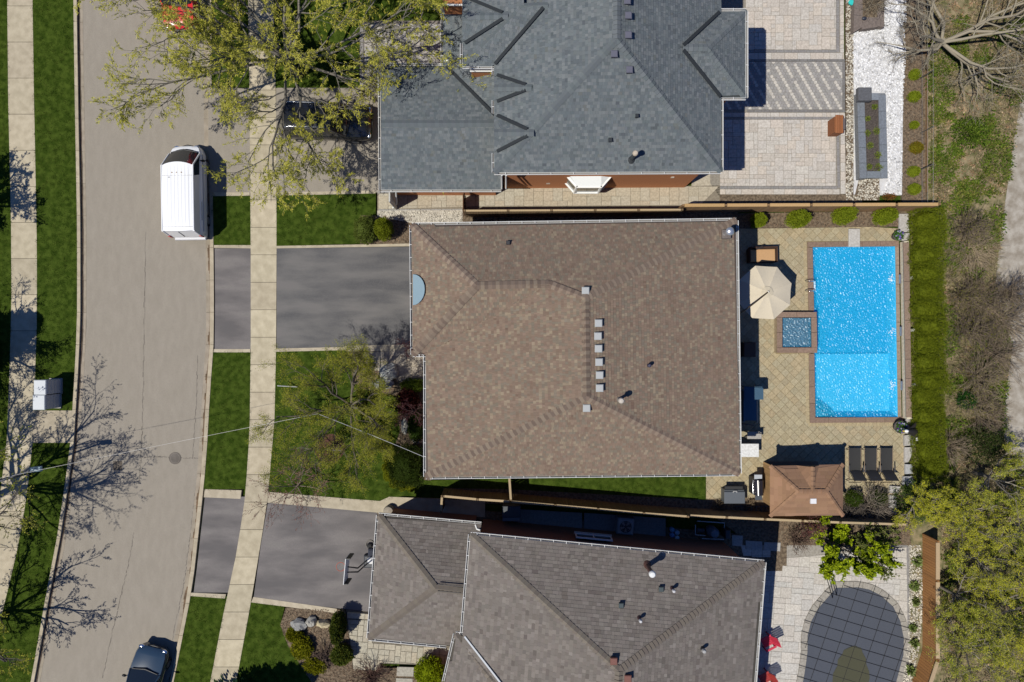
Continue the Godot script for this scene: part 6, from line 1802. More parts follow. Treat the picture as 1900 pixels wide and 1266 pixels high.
	for k in 4:
		b = MB.new(); b.col = [Color(0.14, 0.3, 0.5), Color(0.3, 0.42, 0.55), Color(0.10, 0.2, 0.4), Color(0.35, 0.45, 0.5)][k]
		b.lathe(at(1247 + (k % 2) * 9, 983 + k * 5, 0.2) * Vector3(1, 0, 1), PackedVector2Array([Vector2(0.12, 0), Vector2(0.13, 0.3), Vector2(0.05, 0.36), Vector2(0, 0.37)]), 12)
		whole("water_jug", b, M.paint, "blue plastic jug standing in the shaded passage", "jug", "plastic jugs in the passage")

func hoop() -> void:
	var o := thing("basketball_hoop", "portable basketball hoop with clear backboard facing the driveway", "basketball hoop")
	var H := 3.05
	var ce := at(643, 1056, H + 0.3)
	var u := Vector3(0.09, 0, -1).normalized()
	var b := MB.new(); b.col = Color(0.55, 0.56, 0.56); b.box(ce, Vector3(0.03, 0.9, 1.3), Basis(u.cross(Vector3.UP) * -1.0, Vector3.UP, u)); var bb := part(o, "backboard", b, M.paint)
	for s in [-1, 1]:
		b = MB.new(); b.col = Color(0.02, 0.02, 0.02); b.box(ce + u * s * 0.64 + Vector3(0.12, 0, 0), Vector3(0.2, 0.9, 0.05)); part(bb, "edge_frame", b, M.paint)
	b = MB.new(); b.col = Color(0.4, 0.06, 0.02)
	var rc := at(632, 1052, H); var pts := PackedVector3Array(); var rr := PackedFloat32Array()
	for k in 21: pts.append(rc + Vector3(cos(TAU * k / 20) * 0.225, 0, sin(TAU * k / 20) * 0.225)); rr.append(0.012)
	b.tube(pts, rr, 5, false); part(o, "rim", b, M.paint)
	b = MB.new(); b.col = Color(0.6, 0.6, 0.6)
	for k in 10:
		var a := TAU * k / 10
		b.tube(PackedVector3Array([rc + Vector3(cos(a) * 0.225, 0, sin(a) * 0.225), rc + Vector3(cos(a + 0.3) * 0.14, -0.4, sin(a + 0.3) * 0.14)]), PackedFloat32Array([0.006, 0.006]), 3)
	part(o, "net", b, M.fabric)
	var foot := at(690, 1040, 0.0)
	for s in [-0.1, 0.1]:
		b = MB.new(); b.col = Color(0.025, 0.025, 0.028)
		b.tube(PackedVector3Array([foot + Vector3(-0.2, 0.2, s), at(664, 1058, H - 0.4) + Vector3(0, 0, s), ce + Vector3(0.08, 0.1 + s, s)]), PackedFloat32Array([0.04, 0.04, 0.03]), 6); part(o, "pole", b, M.paint)
	b = MB.new(); b.col = Color(0.03, 0.032, 0.04); b.slab(foot + Vector3(0.1, 0.14, 0), Vector3(1.0, 0.26, 0.7), 0.06); part(o, "base", b, M.paint)
	# folded stroller beside it
	var st := thing("stroller", "black stroller with white canopy beside the basketball hoop", "stroller", at(692, 1030, 0.5) * Vector3(1, 0, 1))
	b = MB.new(); b.col = Color(0.03, 0.035, 0.05); b.slab(Vector3(0, 0.55, -0.15), Vector3(0.5, 0.3, 0.45), 0.08); part(st, "seat", b, M.fabric)
	b = MB.new(); b.col = Color(0.62, 0.62, 0.62); b.blob(Vector3(-0.05, 0.75, 0.22), Vector3(0.25, 0.14, 0.2), 10, 7, 0.1); part(st, "canopy", b.smooth(50), M.fabric)
	for s in [-1, 1]:
		b = MB.new(); b.col = Color(0.3, 0.3, 0.32); b.tube(PackedVector3Array([Vector3(s * 0.25, 0.1, -0.4), Vector3(s * 0.25, 0.6, 0), Vector3(s * 0.25, 0.95, 0.35)]), PackedFloat32Array([0.015, 0.015, 0.015]), 5); part(st, "frame", b, M.metal)
		for z in [-0.4, 0.3]: wheel(st, s * 0.27, z, 0.12)
	# ring-shaped hose by the garage
	b = MB.new(); b.col = Color(0.13, 0.12, 0.10); pts = PackedVector3Array(); rr = PackedFloat32Array()
	for k in 25: pts.append(at(686.5, 1010, 0) + Vector3(cos(TAU * k / 24) * 0.22, 0.03, sin(TAU * k / 24) * 0.22)); rr.append(0.025)
	b.tube(pts, rr, 5, false)
	whole("garden_hoop", b, M.paint, "dark ring lying on the driveway by the taupe garage", "ring")
	b = MB.new(); b.col = Color(0.28, 0.25, 0.2)
	b.lathe(at(723, 946, 0) , PackedVector2Array([Vector2(0.28, 0), Vector2(0.3, 0.3), Vector2(0.24, 0.42), Vector2(0.1, 0.45), Vector2(0, 0.45)]), 16)
	var hr := whole("hose_reel", b.smooth(40), M.stone, "round tan pot by the corner of the taupe garage", "garden pot")

func scatter(called: String, label: String, category: String, me: Mesh, m: Material, xf: Array, cols: Array) -> void:
	var mm := MultiMesh.new(); mm.transform_format = MultiMesh.TRANSFORM_3D; mm.use_colors = true; mm.mesh = me; mm.instance_count = xf.size()
	for k in xf.size():
		mm.set_instance_transform(k, xf[k]); mm.set_instance_color(k, cols[k])
	var o := MultiMeshInstance3D.new(); o.multimesh = mm; o.material_override = m
	o.name = numbered(called); add_child(o); tag(o, label, category); o.set_meta("kind", "stuff")
func spun(p: Vector3, s: float, r: RandomNumberGenerator, tilt := 0.3) -> Transform3D:
	var b := Basis(Vector3.UP, r.randf() * TAU) * Basis(Vector3.RIGHT, r.randf_range(-tilt, tilt))
	return Transform3D(b.scaled(Vector3.ONE * s), p)
func tuft(n: int, l: float, w: float, spread: float, lean: float, sd: int) -> Mesh:
	var r := RandomNumberGenerator.new(); r.seed = sd
	var b := MB.new()
	for k in n:
		var a := r.randf() * TAU; var q := r.randf() * spread; b.col = Color(1, 1, 1) * r.randf_range(0.7, 1.2)
		b.leaf(Vector3(cos(a) * q, 0, sin(a) * q), Vector3(cos(a) * lean + r.randf_range(-0.3, 0.3), 1, sin(a) * lean + r.randf_range(-0.3, 0.3)).normalized(), l * r.randf_range(0.6, 1.2), w, r)
	return b.mesh()
func cluster(n: int, l: float, w: float, rad: float, sd: int) -> Mesh:
	var r := RandomNumberGenerator.new(); r.seed = sd
	var b := MB.new()
	for k in n:
		var d := Vector3(r.randfn(), r.randfn() * 0.7 + 0.4, r.randfn()).normalized(); b.col = Color(1, 1, 1) * r.randf_range(0.7, 1.25)
		b.leaf(d * rad * r.randf(), Vector3(d.x + r.randfn() * 0.4, d.y * 0.4, d.z + r.randfn() * 0.4).normalized(), l * r.randf_range(0.7, 1.2), w, r)
	return b.mesh()
func inside(poly: PackedVector2Array, n_per_m2: float, r: RandomNumberGenerator, clip := Rect2(-31, -22, 62, 44)) -> PackedVector2Array:
	var lo := Vector2(1e9, 1e9); var hi := -lo
	for p in poly: lo = lo.min(p); hi = hi.max(p)
	lo = lo.max(clip.position); hi = hi.min(clip.end)
	var o := PackedVector2Array()
	if hi.x <= lo.x or hi.y <= lo.y: return o
	for k in int((hi.x - lo.x) * (hi.y - lo.y) * n_per_m2):
		var p := Vector2(r.randf_range(lo.x, hi.x), r.randf_range(lo.y, hi.y))
		if Geometry2D.is_point_in_polygon(p, poly): o.append(p)
	return o

# a rounded or boxy bush: leaves over a lumpy core, on short stems
func bush(called: String, label: String, category: String, p: Vector3, r: Vector3, n: int, leaf: float, c: Array, boxy := 0.0, group := "", sd := 0, core := true) -> Node3D:
	var o := thing(called, label, category, p, group)
	var q := RandomNumberGenerator.new(); q.seed = hash(label) + sd + int(p.x * 100)
	var f := FastNoiseLite.new(); f.seed = q.randi() % 1000; f.frequency = 0.9
	var b := MB.new()
	if core:
		b.col = c[0]
		b.blob(Vector3(0, r.y, 0), Vector3(r.x * 0.86, r.y * 0.9, r.z * 0.86), 16, 10, 0.25, 1.2, q.randi() % 99)
	for k in n:
		var d := Vector3(q.randfn(), q.randfn(), q.randfn()).normalized()
		if d.y < -0.5: d.y = -d.y
		if boxy > 0.0:
			var m := maxf(absf(d.x), maxf(absf(d.y), absf(d.z)))
			d = d.lerp(d / m, boxy)
		var s := (1.0 + 0.28 * f.get_noise_3dv(d * 1.6 + p * 0.2)) * q.randf_range(0.86, 1.04)
		if not core: s *= pow(q.randf(), 0.4)
		var at0 := Vector3(0, r.y, 0) + d * r * s
		b.col = c[q.randi() % c.size()] * q.randf_range(0.75, 1.25)
		b.leaf(at0, (d + Vector3(q.randfn(), q.randfn() + 0.3, q.randfn()) * 0.55).normalized(), leaf * q.randf_range(0.7, 1.3), leaf * 0.5, q)
	part(o, "foliage", b, M.leaf)
	var s := MB.new(); s.col = Color(0.08, 0.055, 0.04)
	for k in 4:
		var a := TAU * k / 4 + 0.5
		s.tube(PackedVector3Array([Vector3(cos(a) * 0.05, -0.02, sin(a) * 0.05), Vector3(cos(a) * r.x * 0.4, r.y * 0.9, sin(a) * r.z * 0.4)]), PackedFloat32Array([0.03, 0.015]), 5)
	part(o, "stem", s, M.bark)
	return o
# leafless or twiggy bush
func twigs(called: String, label: String, category: String, p: Vector3, reach: float, h: float, n: int, c: Color, group := "", bud := Color(0, 0, 0), sd := 1) -> Node3D:
	var o := thing(called, label, category, p, group)
	var q := RandomNumberGenerator.new(); q.seed = sd + int(p.x * 37) + int(p.z * 91)
	var b := MB.new(); var l := MB.new()
	for k in n:
		b.col = c * q.randf_range(0.7, 1.35)
		var a := q.randf() * TAU; var e := sqrt(q.randf())
		var tip := Vector3(cos(a) * reach * e, h * q.randf_range(0.45, 1.0) * (1.1 - 0.5 * e), sin(a) * reach * e)
		var root := Vector3(q.randf_range(-0.15, 0.15), 0, q.randf_range(-0.15, 0.15)) * reach
		var mid := root.lerp(tip, 0.5) + Vector3(q.randfn() * 0.1, h * 0.15, q.randfn() * 0.1)
		b.tube(PackedVector3Array([root, mid, tip]), PackedFloat32Array([0.022, 0.014, 0.007]), 3, false)
		for i in 4:
			var s := mid.lerp(tip, q.randf_range(0.0, 0.9)); var t := s + (Vector3(q.randfn(), q.randf() * 0.6, q.randfn()).normalized() + (tip - mid).normalized()) * reach * q.randf_range(0.12, 0.3)
			b.tube(PackedVector3Array([s, t]), PackedFloat32Array([0.010, 0.005]), 3, false)
			if bud.r > 0.0:
				l.col = bud * q.randf_range(0.6, 1.3)
				l.leaf(t, Vector3(q.randfn(), q.randfn(), q.randfn()).normalized(), 0.06, 0.035, q); l.leaf(s.lerp(t, 0.5), Vector3(q.randfn(), q.randfn(), q.randfn()).normalized(), 0.05, 0.03, q)
	part(o, "branches", b, M.bark)
	if bud.r > 0.0: part(o, "foliage", l, M.leaf)
	return o

func build_plants() -> void:
	var r := RandomNumberGenerator.new(); r.seed = 99
	# mown grass
	var xf := []; var cl := []; var patch := noise3(17, 0.32)
	for poly in lawns:
		var wide: Array = Geometry2D.offset_polygon(poly, 0.05)
		for p in inside(wide[0], 75.0, r):
			xf.append(spun(v3(p, 0.0), r.randf_range(0.7, 1.25), r))
			var dryness := clampf(patch.get_noise_2d(p.x, p.y) * 1.6 + 0.12 + 0.5 * patch.get_noise_2d(p.x * 5.0, p.y * 5.0), 0.0, 1.0)
			cl.append(Color(0.044, 0.077, 0.011).lerp(Color(0.090, 0.094, 0.019), dryness) * r.randf_range(0.65, 1.45) if r.randf() > 0.03 else Color(0.10, 0.10, 0.03))
	scatter("grass", "short mown dark green grass of the front and side lawns", "grass", tuft(6, 0.055, 0.016, 0.09, 0.5, 3), M.leaf, xf, cl)
	# loose stones
	xf = []; cl = []
	var st := MB.new(); st.blob(Vector3.ZERO, Vector3(0.05, 0.03, 0.04), 6, 4, 0.4, 2.0, 5)
	for q in [plan([1583, 62, 1676, 32, 1681, 100, 1675, 190, 1673, 361, 1635, 361, 1648, 330, 1644, 172, 1592, 165, 1584, 160]), plan([1641, -140, 1681, -140, 1681, 40, 1641, 48])]:
		for p in inside(q, 190.0, r):
			xf.append(spun(v3(p, 0.012), r.randf_range(0.7, 1.5), r, 0.8)); var k := r.randf_range(0.42, 0.72)
			cl.append(Color(k, k, k * 1.01) if r.randf() > 0.06 else Color(0.3, 0.3, 0.3))
	scatter("white_stones", "bed of loose white stones around the grey planter", "stones", st.mesh(), M.matte, xf, cl)
	xf = []; cl = []
	for q in [plan([1570, -140, 1584, -140, 1584, 362, 1593, 371, 1570, 371]), plan([1594, 333, 1632, 333, 1632, 371, 1590, 371]), plan([701, 392, 857, 391, 857, 411, 764, 413, 701, 401]), plan([1688, 1012, 1709, 1012, 1713, 1120, 1706, 1200, 1690, 1290, 1672, 1290, 1686, 1190])]:
		for p in inside(q, 230.0, r):
			xf.append(spun(v3(p, 0.016), r.randf_range(0.5, 1.1), r, 0.8)); var k := r.randf_range(0.22, 0.62)
			cl.append(Color(k, k * 0.93, k * 0.78))
	scatter("pebbles", "buff pebbles filling the narrow strips along the terraces", "pebbles", st.mesh(), M.matte, xf, cl)
	# wood-chip mulch
	xf = []; cl = []
	var chip := MB.new(); chip.box(Vector3.ZERO, Vector3(0.09, 0.015, 0.03))
	for q in [plan([668, 400, 764, 400, 764, 453, 668, 452]), plan([642, 650, 690, 650, 700, 690, 745, 712, 790, 712, 790, 890, 722, 858, 742, 800, 735, 735, 672, 722, 655, 705]), plan([530, 1128, 640, 1132, 655, 1240, 830, 1240, 830, 1300, 600, 1300, 535, 1200, 520, 1160]), plan([1360, 396, 1668, 392, 1668, 420, 1360, 424]), plan([1570, 926, 1690, 918, 1690, 1012, 1430, 1012, 1430, 965]), plan([1677, -30, 1717, -30, 1717, 170, 1719, 375, 1674, 375, 1676, 200])]:
		for p in inside(q, 90.0, r):
			xf.append(spun(v3(p, 0.02), r.randf_range(0.5, 1.3), r, 0.5)); cl.append(Color(0.13, 0.088, 0.055) * r.randf_range(0.35, 1.7))
	scatter("mulch", "scattered brown wood-chip mulch in the planting beds", "mulch", chip.mesh(), M.dry, xf, cl)
	# wild slope: dry grass, leaf litter, green ground cover
	xf = []; cl = []
	var slope := plan([1720, -60, 1905, -60, 1905, 130, 1880, 260, 1860, 400, 1845, 545, 1870, 640, 1862, 800, 1905, 900, 1950, 960, 1950, 1330, 1745, 1330, 1750, 1230, 1748, 990, 1700, 960, 1752, 880, 1748, 395, 1722, 378])
	var f := noise3(71, 0.22)
	for p in inside(slope, 60.0, r):
		if f.get_noise_2d(p.x, p.y) > 0.25: continue
		xf.append(spun(v3(p, 0.0), r.randf_range(0.6, 1.5), r, 1.0)); cl.append([Color(0.32, 0.25, 0.14), Color(0.25, 0.19, 0.105), Color(0.38, 0.31, 0.19), Color(0.19, 0.19, 0.05), Color(0.15, 0.12, 0.07)][r.randi() % 5] * r.randf_range(0.6, 1.2))
	scatter("dry_grass", "matted straw-coloured dry grass on the wild slope", "dry grass", tuft(9, 0.30, 0.018, 0.14, 1.6, 9), M.dry, xf, cl)
	xf = []; cl = []
	var g := noise3(72, 0.35)
	for p in inside(slope, 34.0, r):
		var v := g.get_noise_2d(p.x, p.y)
		var px := p.x / UNIT + 950; var py := p.y / UNIT + 633
		if px < 1768 and py > 385 and py < 760: v += 0.28
		if px > 1735 and px < 1880 and py > 215 and py < 395: v += 0.27
		if v < 0.14: continue
		xf.append(spun(v3(p, 0.05 + r.randf() * 0.1), r.randf_range(0.7, 1.5), r, 0.5)); cl.append([Color(0.095, 0.15, 0.016), Color(0.12, 0.17, 0.02), Color(0.07, 0.11, 0.014), Color(0.16, 0.165, 0.035)][r.randi() % 4] * r.randf_range(0.7, 1.2))
	scatter("ground_cover", "bright green leafy ground cover on the wild slope", "ground cover", cluster(16, 0.10, 0.065, 0.20, 12), M.leaf, xf, cl)
	xf = []; cl = []
	for p in inside(slope, 22.0, r):
		if g.get_noise_2d(p.x + 50, p.y) < 0.0: continue
		xf.append(spun(v3(p, 0.02), r.randf_range(0.5, 1.6), r, 0.3)); cl.append([Color(0.30, 0.20, 0.11), Color(0.22, 0.13, 0.07), Color(0.36, 0.27, 0.17)][r.randi() % 3] * r.randf_range(0.6, 1.2))
	scatter("leaf_litter", "tan fallen leaves lying over the wild slope", "leaf litter", cluster(7, 0.10, 0.06, 0.22, 15), M.dry, xf, cl)
	# cedar hedge between pool yard and slope
	var hedge := [Color(0.118, 0.142, 0.010), Color(0.145, 0.168, 0.012), Color(0.09, 0.118, 0.010)]
	var n := 15
	for k in n:
		var y := lerpf(408, 872, float(k) / (n - 1)); var x: float = lerpf(1723, 1727, float(k) / (n - 1)) + [0.0, 2.0, -1.5, 1.0, -2.0, 0.5, 2.5, -1.0][k % 8]
		var lab := "clipped olive green cedar in the long hedge behind the pool"
		if k == 0: lab = "clipped olive green cedar hedge end at the new tan fence"
		if k == n - 1: lab = "clipped olive green cedar hedge end near the eagle statue and loungers"
		bush("cedar_hedge", lab, "hedge", at(x, y, 0.9) * Vector3(1, 0, 1) + Vector3(rng.randf_range(-0.06, 0.06), 0, 0), Vector3(0.78 * rng.randf_range(0.9, 1.05), 0.62 * rng.randf_range(0.9, 1.06), 0.60 * rng.randf_range(0.95, 1.15)), 5200, 0.058, hedge, 0.85, "cedars of the long hedge", k)
	# clipped shrubs by the new fence and elsewhere
	var lime := [Color(0.15, 0.19, 0.012), Color(0.19, 0.225, 0.016), Color(0.12, 0.155, 0.010)]
	var labs := ["small round yellow-green shrub by the house end of the tan fence", "oval yellow-green shrub above the wicker chair and diving stone", "oval yellow-green shrub above the diving stone", "oval yellow-green shrub beside the long pale stone slab"]
	var sp := [[1407, 409, 0.34, 0.34, 0.6], [1480, 407, 0.50, 0.42, 0.85], [1565, 400, 0.48, 0.42, 0.9], [1641, 402, 0.46, 0.40, 0.85]]
	for k in 4: bush("clipped_shrub", labs[k], "shrub", at(sp[k][0], sp[k][1], sp[k][4]) * Vector3(1, 0, 1), Vector3(sp[k][2], sp[k][4], sp[k][3]), 2600, 0.07, lime, 0.2, "clipped shrubs along the tan fence", k)
	bush("round_shrub", "light green round shrub on the lawn by the brown garage", "shrub", at(677, 426, 0.6) * Vector3(1, 0, 1), Vector3(0.60, 0.5, 0.75), 2600, 0.08, [Color(0.085, 0.11, 0.02), Color(0.11, 0.135, 0.03), Color(0.07, 0.09, 0.015)])
	bush("round_shrub", "bright yellow-green pointed shrub at the brown garage corner", "shrub", at(712, 425, 0.9) * Vector3(1, 0, 1), Vector3(0.45, 0.85, 0.58), 2400, 0.07, [Color(0.12, 0.14, 0.008), Color(0.14, 0.165, 0.012), Color(0.09, 0.11, 0.008)])
	bush("yew_shrub", "big dark evergreen globe under the corner of brown roof", "shrub", at(757, 864, 1.2) * Vector3(1, 0, 1), Vector3(0.95, 1.25, 1.1), 6500, 0.065, [Color(0.026, 0.040, 0.007), Color(0.036, 0.052, 0.008), Color(0.02, 0.03, 0.006)], 0.35)
	for k in 7:
		var e := [[728, 836], [722, 850], [719, 866], [722, 882], [732, 894], [748, 900], [764, 901]][k] as Array
		bush("golden_edging", "low golden green edging plant around the big evergreen globe", "shrub", v3(g2(e[0], e[1])), Vector3(0.24, 0.3, 0.28), 520, 0.06, [Color(0.13, 0.145, 0.008), Color(0.16, 0.175, 0.010)], 0.0, "golden edging plants", k)
	bush("maroon_shrub", "dark maroon leaved round shrub against the brown house", "shrub", at(755, 746, 0.5) * Vector3(1, 0, 1), Vector3(0.62, 0.5, 0.72), 2200, 0.075, [Color(0.05, 0.014, 0.012), Color(0.07, 0.02, 0.016), Color(0.035, 0.01, 0.01)])
	bush("low_shrub", "low green shrub beside the front walk of brown house", "shrub", at(768, 715, 0.4) * Vector3(1, 0, 1), Vector3(0.75, 0.3, 0.35), 1500, 0.07, [Color(0.06, 0.09, 0.01), Color(0.08, 0.105, 0.012)])
	bush("low_shrub", "dark green shrub between pale boulder and brown house", "shrub", at(772, 793, 0.4) * Vector3(1, 0, 1), Vector3(0.42, 0.4, 0.8), 1800, 0.07, [Color(0.03, 0.055, 0.01), Color(0.045, 0.07, 0.012)])
	for k in 2: bush("boxwood", ["round boxwood beside the gazebo behind the loungers", "round boxwood behind the outer loungers"][k], "shrub", at(1584 + k * 45, 925, 0.4) * Vector3(1, 0, 1), Vector3(0.46, 0.4, 0.44), 1900, 0.06, [Color(0.035, 0.055, 0.008), Color(0.055, 0.08, 0.012)], 0.1, "boxwoods behind the loungers", k)
	var ml := ["small lime shrub in the mulch level with the planter pillar", "tiny green tuft in the mulch under bare twigs", "small rust and lime shrub in the mulch by the timber edging", "small lime shrub in the mulch near the planter end", "small dark lime shrub in the mulch next to the tan fence", "small faded shrub at the upper end of the mulch bed"]
	var mp := [[1697, 179, 0.32], [1697, 232, 0.22], [1701, 274, 0.36], [1696, 318, 0.32], [1697, 351, 0.34], [1698, 138, 0.3]]
	for k in 6: bush("small_shrub", ml[k], "shrub", at(mp[k][0], mp[k][1], 0.3) * Vector3(1, 0, 1), Vector3(mp[k][2], 0.26, mp[k][2] * 0.85), 900, 0.06, lime if k != 2 else [Color(0.13, 0.12, 0.01), Color(0.16, 0.10, 0.012)], 0.0, "small shrubs in the mulch bed", k)
	var pl := [[1623, 198, 0.14, "pale sprouting plant with white label in the grey planter"], [1611, 220, 0.12, "grey-green tuft in the grey planter"], [1610, 247, 0.16, "bright green tuft by the planter wall"], [1627, 243, 0.17, "pale yellow tuft opposite the bright green one"], [1615, 270, 0.17, "yellow-green plant with white bloom in the planter"], [1629, 288, 0.18, "leafy lime plant in the planter"], [1631, 311, 0.24, "largest lime plant at the planter end"], [1613, 309, 0.14, "brownish tuft at the planter end"]]
	for q in pl: bush("planter_plant", q[3], "plant", at(q[0], q[1], 0.45) * Vector3(1, 0, 1) + Vector3(0, 0.31, 0), Vector3(q[2], 0.12, q[2]), 160, 0.08, [Color(0.12, 0.16, 0.02), Color(0.16, 0.17, 0.05), Color(0.09, 0.13, 0.02)], 0.0, "plants in the grey planter", 1, false)
	# taupe-roofed house front garden
	var gold := [Color(0.14, 0.14, 0.006), Color(0.18, 0.17, 0.008), Color(0.10, 0.11, 0.008)]
	var gl := ["golden spreading shrub below the large grey boulder", "golden spreading shrub amid the mulch bed", "golden spreading shrub beside the dark lawn shade"]
	var gp := [[546, 1178, 0.42, 0.36], [560, 1203, 0.55, 0.62], [585, 1236, 0.62, 0.4]]
	for k in 3: bush("golden_shrub", gl[k], "shrub", at(gp[k][0], gp[k][1], 0.3) * Vector3(1, 0, 1), Vector3(gp[k][2], 0.28, gp[k][3]), 1300, 0.10, gold, 0.0, "golden shrubs in the front mulch", k)
	bush("evergreen_shrub", "tall dark evergreen shrub beside the cream boulder", "shrub", at(627, 1165, 0.9) * Vector3(1, 0, 1), Vector3(0.36, 0.85, 0.75), 2600, 0.10, [Color(0.05, 0.065, 0.01), Color(0.075, 0.085, 0.012), Color(0.03, 0.045, 0.01)])
	bush("evergreen_shrub", "spiky green shrub between the mulch and the pale front walk", "shrub", at(633, 1217, 0.5) * Vector3(1, 0, 1), Vector3(0.55, 0.4, 0.5), 1500, 0.12, [Color(0.05, 0.07, 0.012), Color(0.09, 0.10, 0.015)])
	bush("lime_shrub", "bright lime green rounded shrub at the taupe porch corner", "shrub", at(797, 1250, 0.8) * Vector3(1, 0, 1), Vector3(0.80, 0.6, 0.8), 3000, 0.09, [Color(0.16, 0.20, 0.006), Color(0.20, 0.24, 0.008), Color(0.12, 0.16, 0.006)])
	twigs("mulch_bush", "leafless brown bush in the front mulch of taupe house", "bush", v3(g2(605, 1215)), 0.9, 0.6, 60, Color(0.16, 0.11, 0.085))
	twigs("mulch_bush", "low reddish twiggy bush along the mulch border by the walk", "bush", v3(g2(690, 1255)), 1.3, 0.6, 70, Color(0.11, 0.06, 0.045))
	# covered pool border grasses
	for k in 6: bush("border_tuft", ["green grassy tuft by the orange fence corner", "green grassy tuft beside the orange fence post", "green grassy tuft along the orange fence level with the pool cover", "green grassy tuft in the pebbles midway along the orange fence", "green grassy tuft in the pebbles toward the fence turn", "green grassy tuft at the turn of the orange fence"][k], "plant", at(1703 - (k * 1.8) + [0, -3, 2, -1, 3, -2][k], 1043 + k * 40 + [0, 6, -5, 4, -8, 2][k], 0.2) * Vector3(1, 0, 1), Vector3(0.13, 0.10, 0.16) * [1.1, 1.0, 0.7, 0.6, 0.85, 1.2][k], 80, 0.22, [Color(0.12, 0.17, 0.04), Color(0.19, 0.22, 0.08)], 0.0, "grass tufts along the orange fence", k, false)
	# lime leaved shrub-tree over the covered pool terrace is with the trees; bare bushes here
	twigs("bare_bush", "pale grey tangle of bare branches behind the boxwoods", "bush", v3(g2(1610, 940)), 1.35, 1.2, 130, Color(0.24, 0.20, 0.16), "", Color(0, 0, 0), 5)
	twigs("bare_bush", "bare branches beside the gazebo's back corner", "bush", v3(g2(1572, 952)), 0.9, 1.2, 70, Color(0.18, 0.15, 0.12), "", Color(0, 0, 0), 6)
	twigs("red_twig_bush", "reddish bare bush behind the gazebo roof", "bush", v3(g2(1486, 962)), 0.8, 2.6, 70, Color(0.13, 0.06, 0.05), "", Color(0.16, 0.05, 0.045), 7)
	twigs("red_twig_bush", "reddish bare bush in the mulch by the taupe terrace edge", "bush", v3(g2(1475, 1000)), 0.8, 1.1, 60, Color(0.17, 0.11, 0.08), "", Color(0, 0, 0), 8)
	twigs("dry_clump", "dry tan grass clump in the shade by the storage box", "plant", v3(g2(1332, 938)), 0.4, 0.5, 40, Color(0.2, 0.15, 0.09), "", Color(0, 0, 0), 9)
	twigs("dry_clump", "dry tan grass clump behind the black grill", "plant", v3(g2(1391, 935)), 0.35, 0.5, 34, Color(0.22, 0.16, 0.1), "", Color(0, 0, 0), 10)
	twigs("planter_twigs", "dry twigs filling the brown stone planter", "plant", at(1615, 10, 0.3), 0.75, 0.6, 70, Color(0.24, 0.19, 0.13), "", Color(0, 0, 0), 11)
	# bare brush on the slope
	var bb := [[1830, 560, 1.9], [1868, 590, 1.8], [1805, 610, 1.5], [1850, 655, 1.8], [1822, 700, 1.5], [1880, 545, 1.3], [1795, 545, 1.1], [1770, 830, 1.1], [1800, 420, 1.2], [1835, 775, 1.2], [1820, 745, 1.2]]
	for k in bb.size(): twigs("bare_brush", "leafless grey brown brush on the slope beside the dirt trail", "bush", at(bb[k][0], bb[k][1], 0.8) * Vector3(1, 0, 1), bb[k][2], 1.5, 92, [Color(0.215, 0.165, 0.115), Color(0.26, 0.205, 0.14), Color(0.18, 0.14, 0.10)][k % 3], "leafless brush on the slope", Color(0, 0, 0) if k % 2 else Color(0.20, 0.19, 0.04), 20 + k)
	twigs("dry_stalks", "fan of long pale dry stalks lying on the slope", "plant", v3(g2(1800, 462)), 1.6, 0.5, 130, Color(0.33, 0.26, 0.17), "", Color(0, 0, 0), 33)
	twigs("dry_stalks", "second fan of pale dry stalks lower on the slope", "plant", v3(g2(1795, 735)), 1.1, 0.4, 80, Color(0.32, 0.25, 0.15), "", Color(0, 0, 0), 34)
	bush("young_conifer", "small deep green conifer among straw grass on the slope", "conifer", v3(g2(1783, 742)), Vector3(0.4, 0.45, 0.45), 1200, 0.10, [Color(0.02, 0.065, 0.012), Color(0.03, 0.08, 0.02)])
	bush("slope_bush", "dense dark green bush on the slope beside the trail bend", "bush", v3(g2(1810, 822)), Vector3(1.2, 0.8, 1.1), 2600, 0.10, [Color(0.025, 0.045, 0.01), Color(0.04, 0.06, 0.014), Color(0.07, 0.07, 0.03)], 0.0, "", 3, false)
	bush("slope_bush", "bright green leafy bush on the slope below bare tree", "bush", v3(g2(1790, 250)), Vector3(1.1, 0.4, 0.9), 1500, 0.12, [Color(0.085, 0.135, 0.016), Color(0.11, 0.155, 0.02), Color(0.06, 0.10, 0.014)], 0.0, "", 4, false)
	bush("slope_bush", "glossy green bush at the hedge end by stone slabs", "bush", v3(g2(1690, 925)), Vector3(1.3, 0.6, 1.2), 3200, 0.11, [Color(0.04, 0.07, 0.015), Color(0.065, 0.10, 0.02), Color(0.09, 0.12, 0.03)], 0.0, "", 5, false)
	# rust-red clump at the terrace end
	bush("rust_clump", "rust red low clump at the end of white stones", "plant", v3(g2(1648, 366)), Vector3(0.42, 0.12, 0.18), 420, 0.07, [Color(0.22, 0.07, 0.02), Color(0.15, 0.06, 0.025), Color(0.08, 0.09, 0.02)], 0.0, "", 2, false)
	var lm := [[651, 1120, "bare twig bush"]]

var tq := RandomNumberGenerator.new()
